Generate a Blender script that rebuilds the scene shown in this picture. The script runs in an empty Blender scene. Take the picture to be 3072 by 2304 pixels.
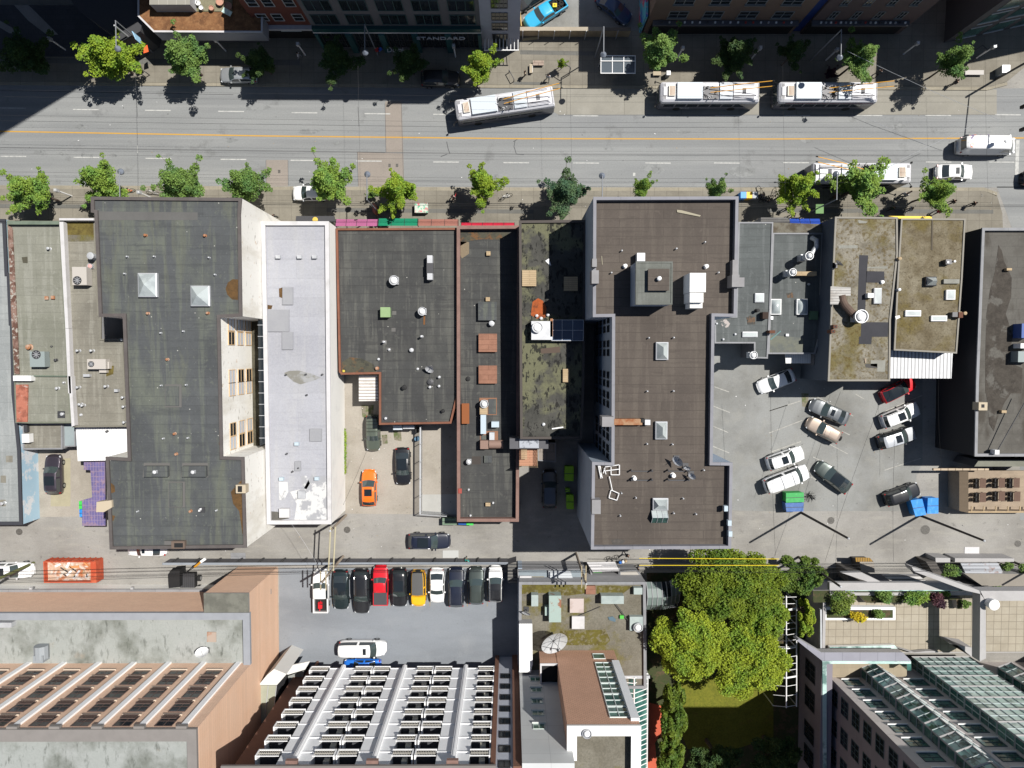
import bpy, bmesh, math, random
from mathutils import Vector, Matrix, Euler
R = math.radians
random.seed(7)
scene = bpy.context.scene
COL = scene.collection
# ------------------------------------------------------------------ camera
H = 89.0; F = 2130.0
cam_d = bpy.data.cameras.new('Camera'); cam = bpy.data.objects.new('Camera', cam_d); COL.objects.link(cam)
cam.location = (0, 0, H); cam.rotation_euler = (-math.atan(92/F), -math.atan(8/F), 0)
cam_d.sensor_width = 36; cam_d.lens = F*36/3072; cam_d.clip_start = 1; cam_d.clip_end = 3000
scene.camera = cam
# ------------------------------------------------------------------ light
SUN_EL = 59.5; SUN_AZ = math.degrees(math.atan2(.86, .51))
w = bpy.data.worlds.new('World'); scene.world = w; w.use_nodes = True
nt = w.node_tree; bg = nt.nodes['Background']
sky = nt.nodes.new('ShaderNodeTexSky'); sky.sky_type = 'NISHITA'; sky.sun_disc = False
sky.sun_elevation = R(SUN_EL); sky.sun_rotation = R(SUN_AZ); sky.altitude = 0; sky.air_density = 1.0; sky.dust_density = .6
nt.links.new(sky.outputs[0], bg.inputs[0]); bg.inputs[1].default_value = 0.05
sd = bpy.data.lights.new('Sun', 'SUN'); sd.energy = 5.0; sd.angle = R(.5); sd.color = (1, .965, .9)
so = bpy.data.objects.new('Sun', sd); COL.objects.link(so); so.location = (40, 30, 150)
ce = math.cos(R(SUN_EL))
so.rotation_euler = Vector((.86*ce, .51*ce, math.sin(R(SUN_EL)))).to_track_quat('Z', 'Y').to_euler()
scene.view_settings.view_transform = 'Standard'; scene.view_settings.look = 'None'
scene.view_settings.exposure = 0.32; scene.view_settings.gamma = 1
scene.cycles.max_bounces = 5; scene.cycles.diffuse_bounces = 2; scene.cycles.glossy_bounces = 2
scene.cycles.transparent_max_bounces = 8; scene.cycles.caustics_reflective = False; scene.cycles.caustics_refractive = False
CR = cam.rotation_euler.to_matrix()
TX = {'A': 0, 'B': 760, 'C': 1520, 'D': 2272}; TY = {'0': 0, '1': 580, '2': 1150, '3': 1704}; TK = 800/2212
def W(px, py, z=0.0):                      # survey pixel -> world metres at height z
    d = CR @ Vector(((px-1536)/F, (1152-py)/F, -1)); t = (z-H)/d.z
    return (d.x*t, d.y*t)
def zat(px, py, Y=None, X=None):           # height where the ray through a survey pixel meets a wall plane
    d = CR @ Vector(((px-1536)/F, (1152-py)/F, -1)); return H+d.z*(Y/d.y if X is None else X/d.x)
def zT_(t, x, y, Y): return zat(TX[t[0]]+x*TK, TY[t[1]]+y*TK, Y)
def xat(px, py, Y): d = CR @ Vector(((px-1536)/F, (1152-py)/F, -1)); return d.x*Y/d.y
def T(t, x, y, z=0.0):
    return W(TX[t[0]]+x*TK, TY[t[1]]+y*TK, z)
def pts(s, z=0.0):
    out = []; t = None
    for k in s.split():
        if ',' in k:
            x, y = k.split(','); out.append(T(t, float(x), float(y), z))
        else: t = k
    return out
# ------------------------------------------------------------------ materials
MATS = {}
def srgb(c):
    return tuple(((v/255)/12.92 if v/255 <= .04045 else ((v/255+.055)/1.055)**2.4) for v in c)
def mat(name, col, rough=.85, layers=(), metal=0, spec=.4, brick=None, bump=0, alpha=1, trans=0, emit=0, island=0, coat=0, specks=None, grain=0.0, wave=None, coord='Object'):
    """layers: (col2, scale, lo, hi, amount, stretch)"""
    if name in MATS: return MATS[name]
    m = bpy.data.materials.new(name); m.use_nodes = True; n = m.node_tree.nodes; l = m.node_tree.links
    p = n['Principled BSDF']; MATS[name] = m
    p.inputs['Roughness'].default_value = rough; p.inputs['Metallic'].default_value = metal
    p.inputs['Specular IOR Level'].default_value = spec
    if coat: p.inputs['Coat Weight'].default_value = coat; p.inputs['Coat Roughness'].default_value = .05
    p.inputs['Base Color'].default_value = (*col, 1)
    if alpha < 1: p.inputs['Alpha'].default_value = alpha
    if trans: p.inputs['Transmission Weight'].default_value = trans
    if emit: p.inputs['Emission Color'].default_value = (*col, 1); p.inputs['Emission Strength'].default_value = emit
    if not (layers or brick or island or specks or grain or wave): 
        m.diffuse_color = (*col, 1); return m
    tc = n.new('ShaderNodeTexCoord'); co = tc.outputs[coord]
    cur = None
    def mix(fac, b, blend='MIX', amt=None):
        nonlocal cur
        mx = n.new('ShaderNodeMix'); mx.data_type = 'RGBA'; mx.blend_type = blend
        if cur is None: mx.inputs[6].default_value = (*col, 1)
        else: l.new(cur, mx.inputs[6])
        if isinstance(b, tuple): mx.inputs[7].default_value = (*b, 1)
        else: l.new(b, mx.inputs[7])
        if amt is not None:
            mu = n.new('ShaderNodeMath'); mu.operation = 'MULTIPLY'; l.new(fac, mu.inputs[0]); mu.inputs[1].default_value = amt; fac = mu.outputs[0]
        if isinstance(fac, float): mx.inputs[0].default_value = fac
        else: l.new(fac, mx.inputs[0])
        cur = mx.outputs[2]
    def ramp(src, lo, hi):
        mr = n.new('ShaderNodeMapRange'); mr.inputs[1].default_value = lo; mr.inputs[2].default_value = hi
        l.new(src, mr.inputs[0]); return mr.outputs[0]
    for i, ly in enumerate(layers):
        c2, sc, lo, hi, amt = ly[:5]; st = ly[5] if len(ly) > 5 else (1, 1, 1)
        mp = n.new('ShaderNodeMapping'); mp.inputs['Scale'].default_value = st; mp.inputs['Location'].default_value = (i*13.7+len(name), i*7.1, 3.3*i)
        l.new(co, mp.inputs[0])
        no = n.new('ShaderNodeTexNoise'); no.inputs['Scale'].default_value = sc; no.inputs['Distortion'].default_value = ly[6] if len(ly) > 6 else 0; no.inputs['Detail'].default_value = 7; no.inputs['Roughness'].default_value = .62
        l.new(mp.outputs[0], no.inputs[0]); mix(ramp(no.outputs[0], lo, hi), c2, amt=amt)
    if brick:
        bw, bh, ms, c2, amt = brick[:5]; rot = brick[5] if len(brick) > 5 else (0, 0, 0)
        mp = n.new('ShaderNodeMapping'); mp.inputs['Rotation'].default_value = rot; l.new(co, mp.inputs[0])
        b = n.new('ShaderNodeTexBrick'); l.new(mp.outputs[0], b.inputs[0]); b.inputs['Scale'].default_value = 1
        b.inputs['Brick Width'].default_value = bw; b.inputs['Row Height'].default_value = bh; b.inputs['Mortar Size'].default_value = ms
        b.inputs['Mortar Smooth'].default_value = .2
        b.offset = brick[6] if len(brick) > 6 else .5
        mix(b.outputs['Fac'], c2, amt=amt)
        bv = n.new('ShaderNodeMapRange'); bv.inputs[3].default_value = .95; bv.inputs[4].default_value = 1.04
        b.inputs['Color1'].default_value = (0, 0, 0, 1); b.inputs['Color2'].default_value = (1, 1, 1, 1); b.inputs['Mortar'].default_value = (.5, .5, .5, 1)
        l.new(b.outputs['Color'], bv.inputs[0])
        hs = n.new('ShaderNodeHueSaturation'); l.new(cur, hs.inputs['Color']); l.new(bv.outputs[0], hs.inputs['Value']); cur = hs.outputs[0]
    if wave:
        per, c2, amt, ax = wave
        wv = n.new('ShaderNodeTexWave'); wv.bands_direction = ax; wv.inputs['Scale'].default_value = .314/per; wv.inputs['Distortion'].default_value = 0
        l.new(co, wv.inputs[0]); mix(ramp(wv.outputs['Fac'], .55, .9), c2, amt=amt)
    if specks:
        c2, sc, r, amt = specks
        v = n.new('ShaderNodeTexVoronoi'); v.inputs['Scale'].default_value = sc; l.new(co, v.inputs[0])
        no = n.new('ShaderNodeTexWhiteNoise'); no.noise_dimensions = '3D'; l.new(v.outputs['Position'], no.inputs[0])
        a = ramp(v.outputs['Distance'], r, r*.6)
        g = n.new('ShaderNodeMath'); g.operation = 'GREATER_THAN'; l.new(no.outputs[0], g.inputs[0]); g.inputs[1].default_value = .72
        mu = n.new('ShaderNodeMath'); mu.operation = 'MULTIPLY'; l.new(a, mu.inputs[0]); l.new(g.outputs[0], mu.inputs[1]); mix(mu.outputs[0], c2, amt=amt)
    if grain:
        no = n.new('ShaderNodeTexNoise'); no.inputs['Scale'].default_value = 5.5; no.inputs['Detail'].default_value = 4; no.inputs['Roughness'].default_value = .8; l.new(co, no.inputs[0])
        mr = n.new('ShaderNodeMapRange'); l.new(no.outputs[0], mr.inputs[0]); mr.inputs[1].default_value = .25; mr.inputs[2].default_value = .75
        mr.inputs[3].default_value = 1-grain; mr.inputs[4].default_value = 1+grain
        hs = n.new('ShaderNodeHueSaturation'); l.new(mr.outputs[0], hs.inputs['Value'])
        if cur is None: hs.inputs['Color'].default_value = (*col, 1)
        else: l.new(cur, hs.inputs['Color'])
        cur = hs.outputs[0]
    if island:
        g = n.new('ShaderNodeNewGeometry'); mr = n.new('ShaderNodeMapRange'); l.new(g.outputs['Random Per Island'], mr.inputs[0])
        mr.inputs[3].default_value = 1-island; mr.inputs[4].default_value = 1+island
        hs = n.new('ShaderNodeHueSaturation'); l.new(mr.outputs[0], hs.inputs['Value'])
        if cur is None: hs.inputs['Color'].default_value = (*col, 1)
        else: l.new(cur, hs.inputs['Color'])
        cur = hs.outputs[0]
    if cur is not None: l.new(cur, p.inputs['Base Color'])
    if bump:
        no = n.new('ShaderNodeTexNoise'); no.inputs['Scale'].default_value = 3; no.inputs['Detail'].default_value = 8; l.new(co, no.inputs[0])
        bp = n.new('ShaderNodeBump'); bp.inputs['Strength'].default_value = bump; bp.inputs['Distance'].default_value = .1; l.new(no.outputs[0], bp.inputs['Height']); l.new(bp.outputs[0], p.inputs['Normal'])
    return m
def S(r, g, b): return srgb((r, g, b))
# ------------------------------------------------------------------ mesh builder
class MB:
    def __init__(s): s.v = []; s.f = []; s.fm = []; s.mats = []; s.smooth = False
    def mi(s, m):
        if m not in s.mats: s.mats.append(m)
        return s.mats.index(m)
    def face(s, P, m):
        b = len(s.v); s.v += [tuple(p) for p in P]; s.f.append(list(range(b, b+len(P)))); s.fm.append(s.mi(m)); return s
    def prism(s, P, z0, z1, m, top=None, bottom=True, cap=True):
        P = ccw(P); n = len(P); b = len(s.v)
        s.v += [(x, y, z0) for x, y in P]+[(x, y, z1) for x, y in P]
        k = s.mi(m)
        for i in range(n):
            j = (i+1) % n; s.f.append([b+i, b+j, b+n+j, b+n+i]); s.fm.append(k)
        if cap: s.f.append([b+n+i for i in range(n)]); s.fm.append(s.mi(top or m))
        if bottom: s.f.append([b+i for i in reversed(range(n))]); s.fm.append(k)
        return s
    def box(s, c, d, m, rz=0, top=None):
        cx, cy, cz = c; x, y, z = d[0]/2, d[1]/2, d[2]/2; co, si = math.cos(rz), math.sin(rz)
        P = [(cx+a*co-b*si, cy+a*si+b*co) for a, b in ((-x, -y), (x, -y), (x, y), (-x, y))]
        return s.prism(P, cz-z, cz+z, m, top)
    def bx(s, x0, x1, y0, y1, z0, z1, m, top=None):
        return s.prism([(x0, y0), (x1, y0), (x1, y1), (x0, y1)], z0, z1, m, top)
    def bar(s, p, q, wd, z0, z1, m, top=None):
        d = Vector((q[0]-p[0], q[1]-p[1])); n = Vector((-d.y, d.x)).normalized()*wd/2
        return s.prism([(p[0]+n.x, p[1]+n.y), (p[0]-n.x, p[1]-n.y), (q[0]-n.x, q[1]-n.y), (q[0]+n.x, q[1]+n.y)], z0, z1, m, top)
    def tube(s, P, r, m, n=6, r1=None):
        P = [Vector(p) for p in P]; b = len(s.v); k = s.mi(m); N = len(P)
        for i, p in enumerate(P):
            d = (P[min(i+1, N-1)]-P[max(i-1, 0)]).normalized()
            a = d.cross(Vector((0, 0, 1)) if abs(d.z) < .95 else Vector((1, 0, 0))).normalized(); c = d.cross(a)
            rr = r if r1 is None else r+(r1-r)*i/(N-1)
            for j in range(n):
                t = 2*math.pi*j/n; s.v.append(tuple(p+(a*math.cos(t)+c*math.sin(t))*rr))
        for i in range(N-1):
            for j in range(n):
                j2 = (j+1) % n; s.f.append([b+i*n+j, b+i*n+j2, b+(i+1)*n+j2, b+(i+1)*n+j]); s.fm.append(k)
        s.f.append([b+j for j in reversed(range(n))]); s.fm.append(k); s.f.append([b+(N-1)*n+j for j in range(n)]); s.fm.append(k)
        return s
    def lathe(s, x, y, prof, m, n=14):          # prof: (r,z)
        b = len(s.v); k = s.mi(m)
        for r, z in prof:
            for j in range(n):
                t = 2*math.pi*j/n; s.v.append((x+r*math.cos(t), y+r*math.sin(t), z))
        N = len(prof)
        for i in range(N-1):
            for j in range(n):
                j2 = (j+1) % n; s.f.append([b+i*n+j, b+i*n+j2, b+(i+1)*n+j2, b+(i+1)*n+j]); s.fm.append(k)
        s.f.append([b+(N-1)*n+j for j in range(n)]); s.fm.append(k)
        s.f.append([b+j for j in reversed(range(n))]); s.fm.append(k)
        return s
    def build(s, name, parent=None, world=True, smooth=False, label=None):
        me = bpy.data.meshes.new(name); off = Vector((0, 0, 0))
        if parent is not None and world:
            q = parent
            while q is not None: off += q.location; q = q.parent
        me.from_pydata([(v[0]-off.x, v[1]-off.y, v[2]-off.z) for v in s.v], [], s.f)
        for m in s.mats: me.materials.append(m)
        me.polygons.foreach_set('material_index', s.fm)
        if smooth or s.smooth: me.polygons.foreach_set('use_smooth', [True]*len(s.f))
        me.update()
        o = bpy.data.objects.new(name, me); COL.objects.link(o)
        if parent is not None: o.parent = parent
        if label: o['label'] = label
        return o
def area(P): return sum(P[i][0]*P[(i+1) % len(P)][1]-P[(i+1) % len(P)][0]*P[i][1] for i in range(len(P)))/2
def ccw(P): return list(P) if area(P) > 0 else list(reversed(P))
def inset(P, d):
    P = ccw(P); n = len(P); out = []
    for i in range(n):
        a = Vector(P[i-1]); b = Vector(P[i]); c = Vector(P[(i+1) % n])
        e1 = (b-a).normalized(); e2 = (c-b).normalized(); n1 = Vector((-e1.y, e1.x)); n2 = Vector((-e2.y, e2.x))
        k = n1+n2; k = k/max(.25, k.dot(n1)) if k.length > 1e-6 else n1
        out.append((b.x+k.x*d, b.y+k.y*d))
    return out
def centre(P): return (sum(p[0] for p in P)/len(P), sum(p[1] for p in P)/len(P))
def rect(x0, x1, y0, y1): return [(x0, y0), (x1, y0), (x1, y1), (x0, y1)]
def thing(name, label, cat, loc=(0, 0, 0), rz=0, group=None):
    o = bpy.data.objects.new(name, None); COL.objects.link(o); o.location = loc; o.rotation_euler = (0, 0, rz); o.empty_display_size = .3
    o['label'] = label; o['category'] = cat
    if group: o['group'] = group
    return o
def tag(o, label, cat, group=None):
    o['label'] = label; o['category'] = cat
    if group: o['group'] = group
    return o
def struct(o): o['kind'] = 'structure'; return o
def sheet(name, P, z, m, zfun=None):
    mb = MB(); mb.face([(x, y, z) for x, y in ccw(P)], m); return struct(mb.build(name))
def rebase(o, loc):                         # move a mesh's origin to loc without moving the mesh
    o.data.transform(Matrix.Translation(-Vector(loc))); o.location = loc; return o
def dup(root, loc, rz=None, label=None, name=None):
    r = root.copy(); COL.objects.link(r); r.location = loc
    if rz is not None: r.rotation_euler = (0, 0, rz)
    if label: r['label'] = label
    for ch in root.children:
        c = ch.copy(); COL.objects.link(c); c.parent = r
        for g in ch.children:
            d = g.copy(); COL.objects.link(d); d.parent = c
    return r
KX = 1.62
def A(r, g, b, k=1.0): return tuple(min(.86, v/KX*k) for v in srgb((r, g, b)))
# ------------------------------------------------------------------ ground materials
mGround = mat('alley_asphalt', A(178, 175, 170), .9, [(A(140, 136, 130), .12, .4, .65, .7), (A(190, 186, 176), .35, .5, .75, .6, (1, 4, 1)), (A(112, 108, 104), 1.4, .62, .74, .6)], grain=.14, bump=.1)
mRoad = mat('road_asphalt', A(163, 165, 165), .85, [(A(145, 147, 149), .05, .4, .62, .7, (.5, 3, 1)), (A(176, 177, 176), .3, .5, .7, .5, (.2, 2, 1)), (A(140, 142, 143), .5, .5, .62, .55, (.02, 1.1, 1)), (A(180, 181, 180), .8, .54, .66, .4, (.015, 1.3, 1)), (A(128, 130, 130), 2.2, .64, .74, .7), (A(132, 133, 133), .33, .6, .68, .6), (A(120, 122, 124), .8, .68, .74, .35, (.15, 3, 1))], grain=.12)
mBay = mat('bus_bay_concrete', A(171, 167, 156), .85, [(A(150, 147, 138), .2, .45, .65, .6), (A(184, 180, 170), .6, .5, .7, .5)], brick=(7.1, 2.45, .035, A(120, 116, 106), .6, (0, 0, 0), 0), grain=.09)
mPatch = mat('patch_concrete', A(172, 162, 153), .9, [(A(158, 150, 142), .4, .4, .7, .6)], grain=.12)
mWalk = mat('pavement_concrete', A(158, 152, 139), .9, [(A(128, 122, 110), .25, .4, .65, .7), (A(164, 158, 144), .7, .5, .7, .4), (A(98, 94, 86), 2.5, .64, .76, .5)], brick=(1.5, 1.5, .03, A(110, 104, 94), .5, (0, 0, 0), 0), grain=.1)
mWalkBand = mat('pavement_band', A(128, 127, 122), .9, [(A(110, 110, 106), .4, .4, .7, .6)], brick=(1.5, 1.0, .03, A(95, 93, 88), .5), grain=.1)
mKerb = mat('kerb_concrete', A(178, 170, 152), .9, [(A(150, 143, 128), .7, .4, .7, .6)], brick=(3.0, 9, .03, A(120, 112, 100), .6, (0, 0, 0), 0), grain=.1)
mWhite = mat('road_paint_white', A(222, 222, 218), .8, [(A(178, 179, 178), 2.5, .45, .65, .8)])
mWornWhite = mat('worn_paint_white', A(205, 203, 196), .8, [(A(160, 158, 152), 2, .4, .65, .8)])
mYellow = mat('road_paint_yellow', A(226, 176, 84), .8, [(A(210, 160, 80), 2, .5, .75, .6)])
mLotC = mat('lot_concrete', A(192, 184, 173), .9, [(A(160, 152, 138), .15, .4, .65, .7), (A(200, 193, 180), .5, .5, .7, .6), (A(130, 124, 112), 1.8, .62, .75, .6)], grain=.14)
mLotB = mat('lot_blue_asphalt', A(154, 160, 168), .8, [(A(128, 133, 140), .12, .4, .65, .7, (.4, 1.5, 1)), (A(165, 169, 174), .4, .52, .72, .5), (A(112, 115, 120), 1.6, .64, .76, .5)], grain=.1)
mLotR = mat('lot_grey_asphalt', A(168, 169, 167), .9, [(A(130, 129, 124), .15, .4, .62, .7), (A(170, 168, 160), .5, .5, .72, .5), (A(100, 100, 96), 1.8, .64, .74, .55)], grain=.12)
mGrass = mat('lawn_grass', A(122, 124, 36), .95, [(A(140, 138, 46), .8, .4, .65, .7), (A(92, 102, 26), 4, .45, .65, .6), (A(128, 108, 50), .5, .6, .7, .5)], grain=.3)
mWeed = mat('weedy_ground', (.10, .12, .05), .95, [(A(150, 142, 125), 1.5, .42, .55, 1)], grain=.3)
mRedPath = mat('red_path', A(225, 110, 80), .85, [(A(205, 95, 70), .6, .4, .7, .6)], grain=.08)
mSoil = mat('planting_soil', (.045, .05, .02), .95, [((.10, .065, .04), .8, .52, .6, .8), ((.03, .05, .012), 3, .5, .6, .7)], grain=.3)
mSteel = mat('manhole_steel', A(95, 92, 88), .6, [(A(130, 126, 120), 6, .4, .6, .6)])
mDarkPave = mat('dark_plaza_paving', A(90, 92, 98), .9, [(A(75, 78, 84), .3, .4, .6, .7)], brick=(.6, .6, .02, A(60, 62, 66), .6), grain=.1)
mPaleBand = mat('pale_plaza_band', A(170, 168, 165), .9, [(A(150, 148, 145), .3, .4, .6, .7)], grain=.1)
# ------------------------------------------------------------------ ground
o = sheet('ground', rect(-500, 500, -500, 500), 0.0, mGround)
yN = lambda px: W(px, 250+21*px/3072)[1]
def px_poly(L, z=0): return [W(x, y, z) for x, y in L]
sheet('road', px_poly([(-900, 246), (1450, 262), (1700, 266), (2950, 266), (3400, 262), (3400, 563), (1500, 561), (-900, 552)]), .004, mRoad)
sheet('road_cross_street', px_poly([(2990, 560), (3600, 560), (3600, 1560), (3060, 1560), (3060, 760), (3020, 640)]), .004, mRoad)
sheet('bus_bay', px_poly([(1590, 267), (2990, 268), (2990, 344), (1675, 344), (1600, 300)]), .008, mBay)
sheet('road_patch', px_poly([(1155, 304), (1205, 304), (1210, 458), (1158, 458)]), .008, mPatch)
sheet('road_patch', px_poly([(1072, 456), (1210, 460), (1213, 561), (1075, 561)]), .012, mPatch)
sheet('road_patch', px_poly([(798, 480), (864, 480), (864, 558), (799, 558)]), .012, mPatch)
# pavements: raised 0.12 with pale kerb
def pave(name, L, m, z1=.12):
    mb = MB(); mb.prism(px_poly(L), -.3, z1, m, bottom=False); return struct(mb.build(name))
KN = [(-900, 240), (1500, 255), (2985, 262), (3060, 215), (3300, 150)]
pave('pavement_north', [(-900, 240), (1500, 255), (2970, 262), (3020, 245), (3100, 180), (3500, 60), (3500, -900), (-900, -900)], mWalk)
def strip(name, L, wpx, z0, z1, m):            # band along a pixel polyline, wpx wide towards +y of the picture
    P = [W(x, y) for x, y in L]+[W(x, y+wpx) for x, y in reversed(L)]
    mb = MB(); mb.prism(P, z0, z1, m, bottom=False); return struct(mb.build(name))
strip('kerb', [(-900, 240.5), (1500, 255.5), (2960, 262.5), (3020, 247)], 9, -.3, .118, mKerb)
pave('pavement_south', [(-900, 563), (1500, 573), (2950, 573), (2990, 590), (3005, 640), (3010, 760), (3010, 1500), (2980, 1500), (2980, 760), (-900, 700)], mWalk)
strip('kerb', [(-900, 553), (1500, 563), (2950, 563), (2990, 578)], 10, -.3, .118, mKerb)
def dash(P, wd, z, m, mb):
    p, q = Vector(P[0]), Vector(P[1]); d = (q-p).normalized(); n = Vector((-d.y, d.x))*wd/2
    mb.face([(*(p+n), z), (*(p-n), z), (*(q-n), z), (*(q+n), z)], m)
mb = MB()
Ly = [(-60, 393), (0, 394), (800, 408), (1560, 416), (2300, 417), (3072, 414), (3200, 413)]
for i in range(len(Ly)-1): dash([W(*Ly[i]), W(*Ly[i+1])], .16, .016, mYellow, mb)
struct(mb.build('centre_line'))
mb = MB()
for x, y in [(0, 324), (219, 328.5), (435, 331), (655, 334), (875, 338), (1094, 341), (1300, 343), (1718, 347), (1935, 348), (2145, 347), (2353, 346), (2570, 346), (2776, 346), (2985, 344)]:
    dash([W(x, y), W(x+77, y+.8)], .13, .02, mWhite, mb)
for x, y in [(2, 469), (221, 472), (437, 475), (662, 478), (872, 481), (1068, 483), (1300, 486), (1510, 488), (1720, 489), (1935, 489), (2142, 489), (2350, 488), (2777, 486), (2966, 486)]:
    dash([W(x, y), W(x+77, y+.5)], .13, .02, mWhite, mb)
dash([W(3053, 420), W(3049, 545)], .45, .02, mWhite, mb)
dash([W(409, 273), W(410, 295)], .08, .02, mWhite, mb); dash([W(412, 436), W(413, 460)], .08, .02, mWhite, mb)
struct(mb.build('lane_dashes'))
# manholes, drains, repairs on the road and alley
def disc(name, p, r, z, m, n=24):
    mb = MB(); mb.face([(p[0]+r*math.cos(t*2*math.pi/n), p[1]+r*math.sin(t*2*math.pi/n), z) for t in range(n)], m); return struct(mb.build(name))
for k, (t, x, y, r) in enumerate([('A2', 160, 1232, .42), ('B2', 778, 1215, .42), ('D2', 610, 1138, .45), ('D2', 1392, 1215, .6), ('D2', 2160, 1330, .42)]):
    disc('manhole_cover', T(t, x, y), r, .012+.001*k, mSteel)
for t, x, y, a, b in [('B0', 215, 1423, .3, .4), ('B0', 1130, 1372, .3, .4), ('B0', 1192, 1372, .3, .4), ('C0', 1057, 1447, .3, .4)]:
    X, Y = T(t, x, y); mb = MB(); mb.face([(X-a/2, Y-b/2, .017), (X+a/2, Y-b/2, .017), (X+a/2, Y+b/2, .017), (X-a/2, Y+b/2, .017)], mSteel if x != 1057 else mWhite); struct(mb.build('drain_cover'))
rnd0 = random.Random(21)
for k, (x, y, r) in enumerate([(118, 458, .7), (190, 462, .5), (262, 465, .6), (335, 466, .5), (498, 466, .6), (770, 322, 1.0), (690, 420, .7), (1010, 430, .5), (1500, 530, .9), (1960, 505, 1.3), (2230, 515, 1.2), (2050, 395, .6), (2420, 420, .7), (2700, 380, .8), (560, 520, .8), (1830, 445, .6), (2960, 430, .7), (930, 395, .8), (240, 380, .6)]):
    X, Y = W(x, y); n = 11; mb = MB(); mb.face([(X+r*rnd0.uniform(.5, 1.1)*math.cos(i*6.283/n)*1.7, Y+r*rnd0.uniform(.4, .9)*math.sin(i*6.283/n)*.7, .0095+.0002*k) for i in range(n)], mat('oil_stain_asphalt', A(147, 149, 149), .8, [(A(163, 165, 165), .9, .44, .54, 1), (A(118, 120, 121), 1.8, .56, .66, .8)], grain=.12)); struct(mb.build('road_stain'))
mb = MB()
for a, b in [((1340, 425), (1344, 445)), ((1344, 445), (1350, 462)), ((1322, 470), (1342, 462)), ((1545, 423), (1542, 440)), ((1542, 440), (1549, 462)), ((1549, 462), (1572, 463)), ((1540, 425), (1552, 418))]:
    dash([W(*a), W(*b)], .09, .014, mat('tar_seal', A(95, 96, 98), .6), mb)
tc_ = mat('tar_seal', A(95, 96, 98), .6)
for yy in (1, 2): pass
for a, b in [((0, 442), (1560, 462)), ((1560, 462), (2300, 463)), ((2300, 463), (2830, 466)), ((0, 272), (700, 284)), ((1155, 310), (1158, 458)), ((1204, 310), (1211, 560)), ((1072, 456), (1075, 558)), ((798, 480), (799, 556)), ((864, 480), (865, 556)), ((1072, 456), (1155, 458)), ((1675, 345.5), (2990, 344.5)), ((409, 285), (413, 350)), ((1074, 320), (1077, 380))]:
    dash([W(*a), W(*b)], .045, .0225, tc_, mb)
struct(mb.build('tar_seams'))
# lots, yards and lawns
sheet('parking_lot_gravel', pts('B1 700,1500 1100,1500 B2 1690,330 1690,1090 760,1080 740,300 730,-60'), .006, mLotC)
sheet('yard_slab', pts('B2 1395,922 1692,920 1692,1085 1400,1088'), .012, mat('pale_slab', A(206, 205, 200), .85, [(A(185, 184, 180), .6, .4, .7, .6)]))
sheet('weeds', pts('B2 895,180 1000,180 990,290 905,280'), .0135, mWeed); sheet('weeds', pts('B2 1160,395 1225,390 1230,480 1170,470'), .0135, mWeed)
sheet('weeds', pts('D2 365,80 425,85 420,200 372,190'), .0135, mWeed); sheet('weeds', pts('B2 1065,430 1110,425 1115,500 1075,505'), .0137, mWeed)
sheet('yard_concrete', pts('A2 300,560 870,550 870,1100 320,1110'), .006, mLotC)
sheet('yard_slab', pts('A2 430,630 585,620 585,1020 420,1020'), .012, mat('cream_slab', A(196, 188, 160), .9, [(A(178, 170, 145), .8, .4, .7, .6)], grain=.08))
sheet('parking_lot_grey', pts('C1 1700,1180 C1 2212,1180 D1 2212,1300 D2 1370,-100 1370,660 1320,760 1310,1060 0,1060 -620,1040'), .006, mLotR)
sheet('parking_lot_blue', pts('B3 215,0 2200,0 2200,900 1950,860 215,860'), .006, mLotB)
sheet('plaza_paving', px_poly([(-300, -200), (620, -200), (440, 95), (430, 170), (-300, 170)], .12), .126, mDarkPave)
for L in ([(-60, 20), (0, 62), (66, 100), (28, 100), (-20, 70), (-60, 45)], [(22, -40), (96, 25), (175, 104), (140, 104), (85, 62), (10, -20)]): sheet('plaza_band', px_poly(L, .12), .131, mPaleBand)
for L in ([(0, 172), (900, 180), (900, 196), (0, 188)], [(1560, 150), (1790, 155), (1790, 167), (1560, 163)], [(0, 612), (640, 616), (640, 628), (0, 624)], [(980, 624), (1600, 629), (1600, 641), (980, 636)], [(2300, 625), (2980, 629), (2980, 641), (2300, 637)], [(1540, 245), (1640, 247), (1640, 255), (1540, 253)]):
    sheet('pavement_band', px_poly(L, .12), .128, mWalkBand)
sheet('garden_soil', pts('C3 1160,40 2212,40 D3 480,0 480,700 340,1659 C3 1165,1800 1165,100'), .02, mSoil)
sheet('lawn', pts('C3 1380,960 1560,900 2212,930 2212,1400 1900,1500 1500,1500 1420,1300'), .03, mGrass)
sheet('garden_path', pts('C3 1165,1110 1310,1150 1330,1280 1230,1450 1250,1659 1260,1800 1165,1800'), .035, mRedPath)
# parking bay lines
mb = MB()
for s in ('C2 1722,28 1845,72', 'C2 1712,188 1850,242', 'C2 1710,355 1838,408', 'C2 1710,522 1846,577', 'C2 2180,228 2330,180', 'D2 98,230 360,145', 'D2 95,413 372,307', 'D2 105,572 360,483', 'D2 108,740 300,662', 'D2 495,112 795,272', 'D2 700,395 765,428', 'D2 560,485 748,585', 'D2 462,610 620,690', 'D2 440,775 700,905', 'D2 815,90 885,130', 'D2 1062,230 1365,100', 'D2 1060,378 1220,320', 'D2 1055,720 1355,622', 'D2 1060,893 1310,820', 'D1 0,1580 1,1581'):
    P = pts(s); dash(P, .11, .02, mWornWhite, mb)
struct(mb.build('parking_bay_lines'))
mb = MB()
for x in (655, 830, 985, 1140, 1310, 1465, 1620, 1775, 1940): dash([T('B3', x, 20), T('B3', x, 318)], .07, .02, mat('worn_paint_yellow', A(188, 160, 110), .8, [(A(150, 152, 155), 1.5, .45, .6, .9)]), mb)
struct(mb.build('parking_bay_lines'))
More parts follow.
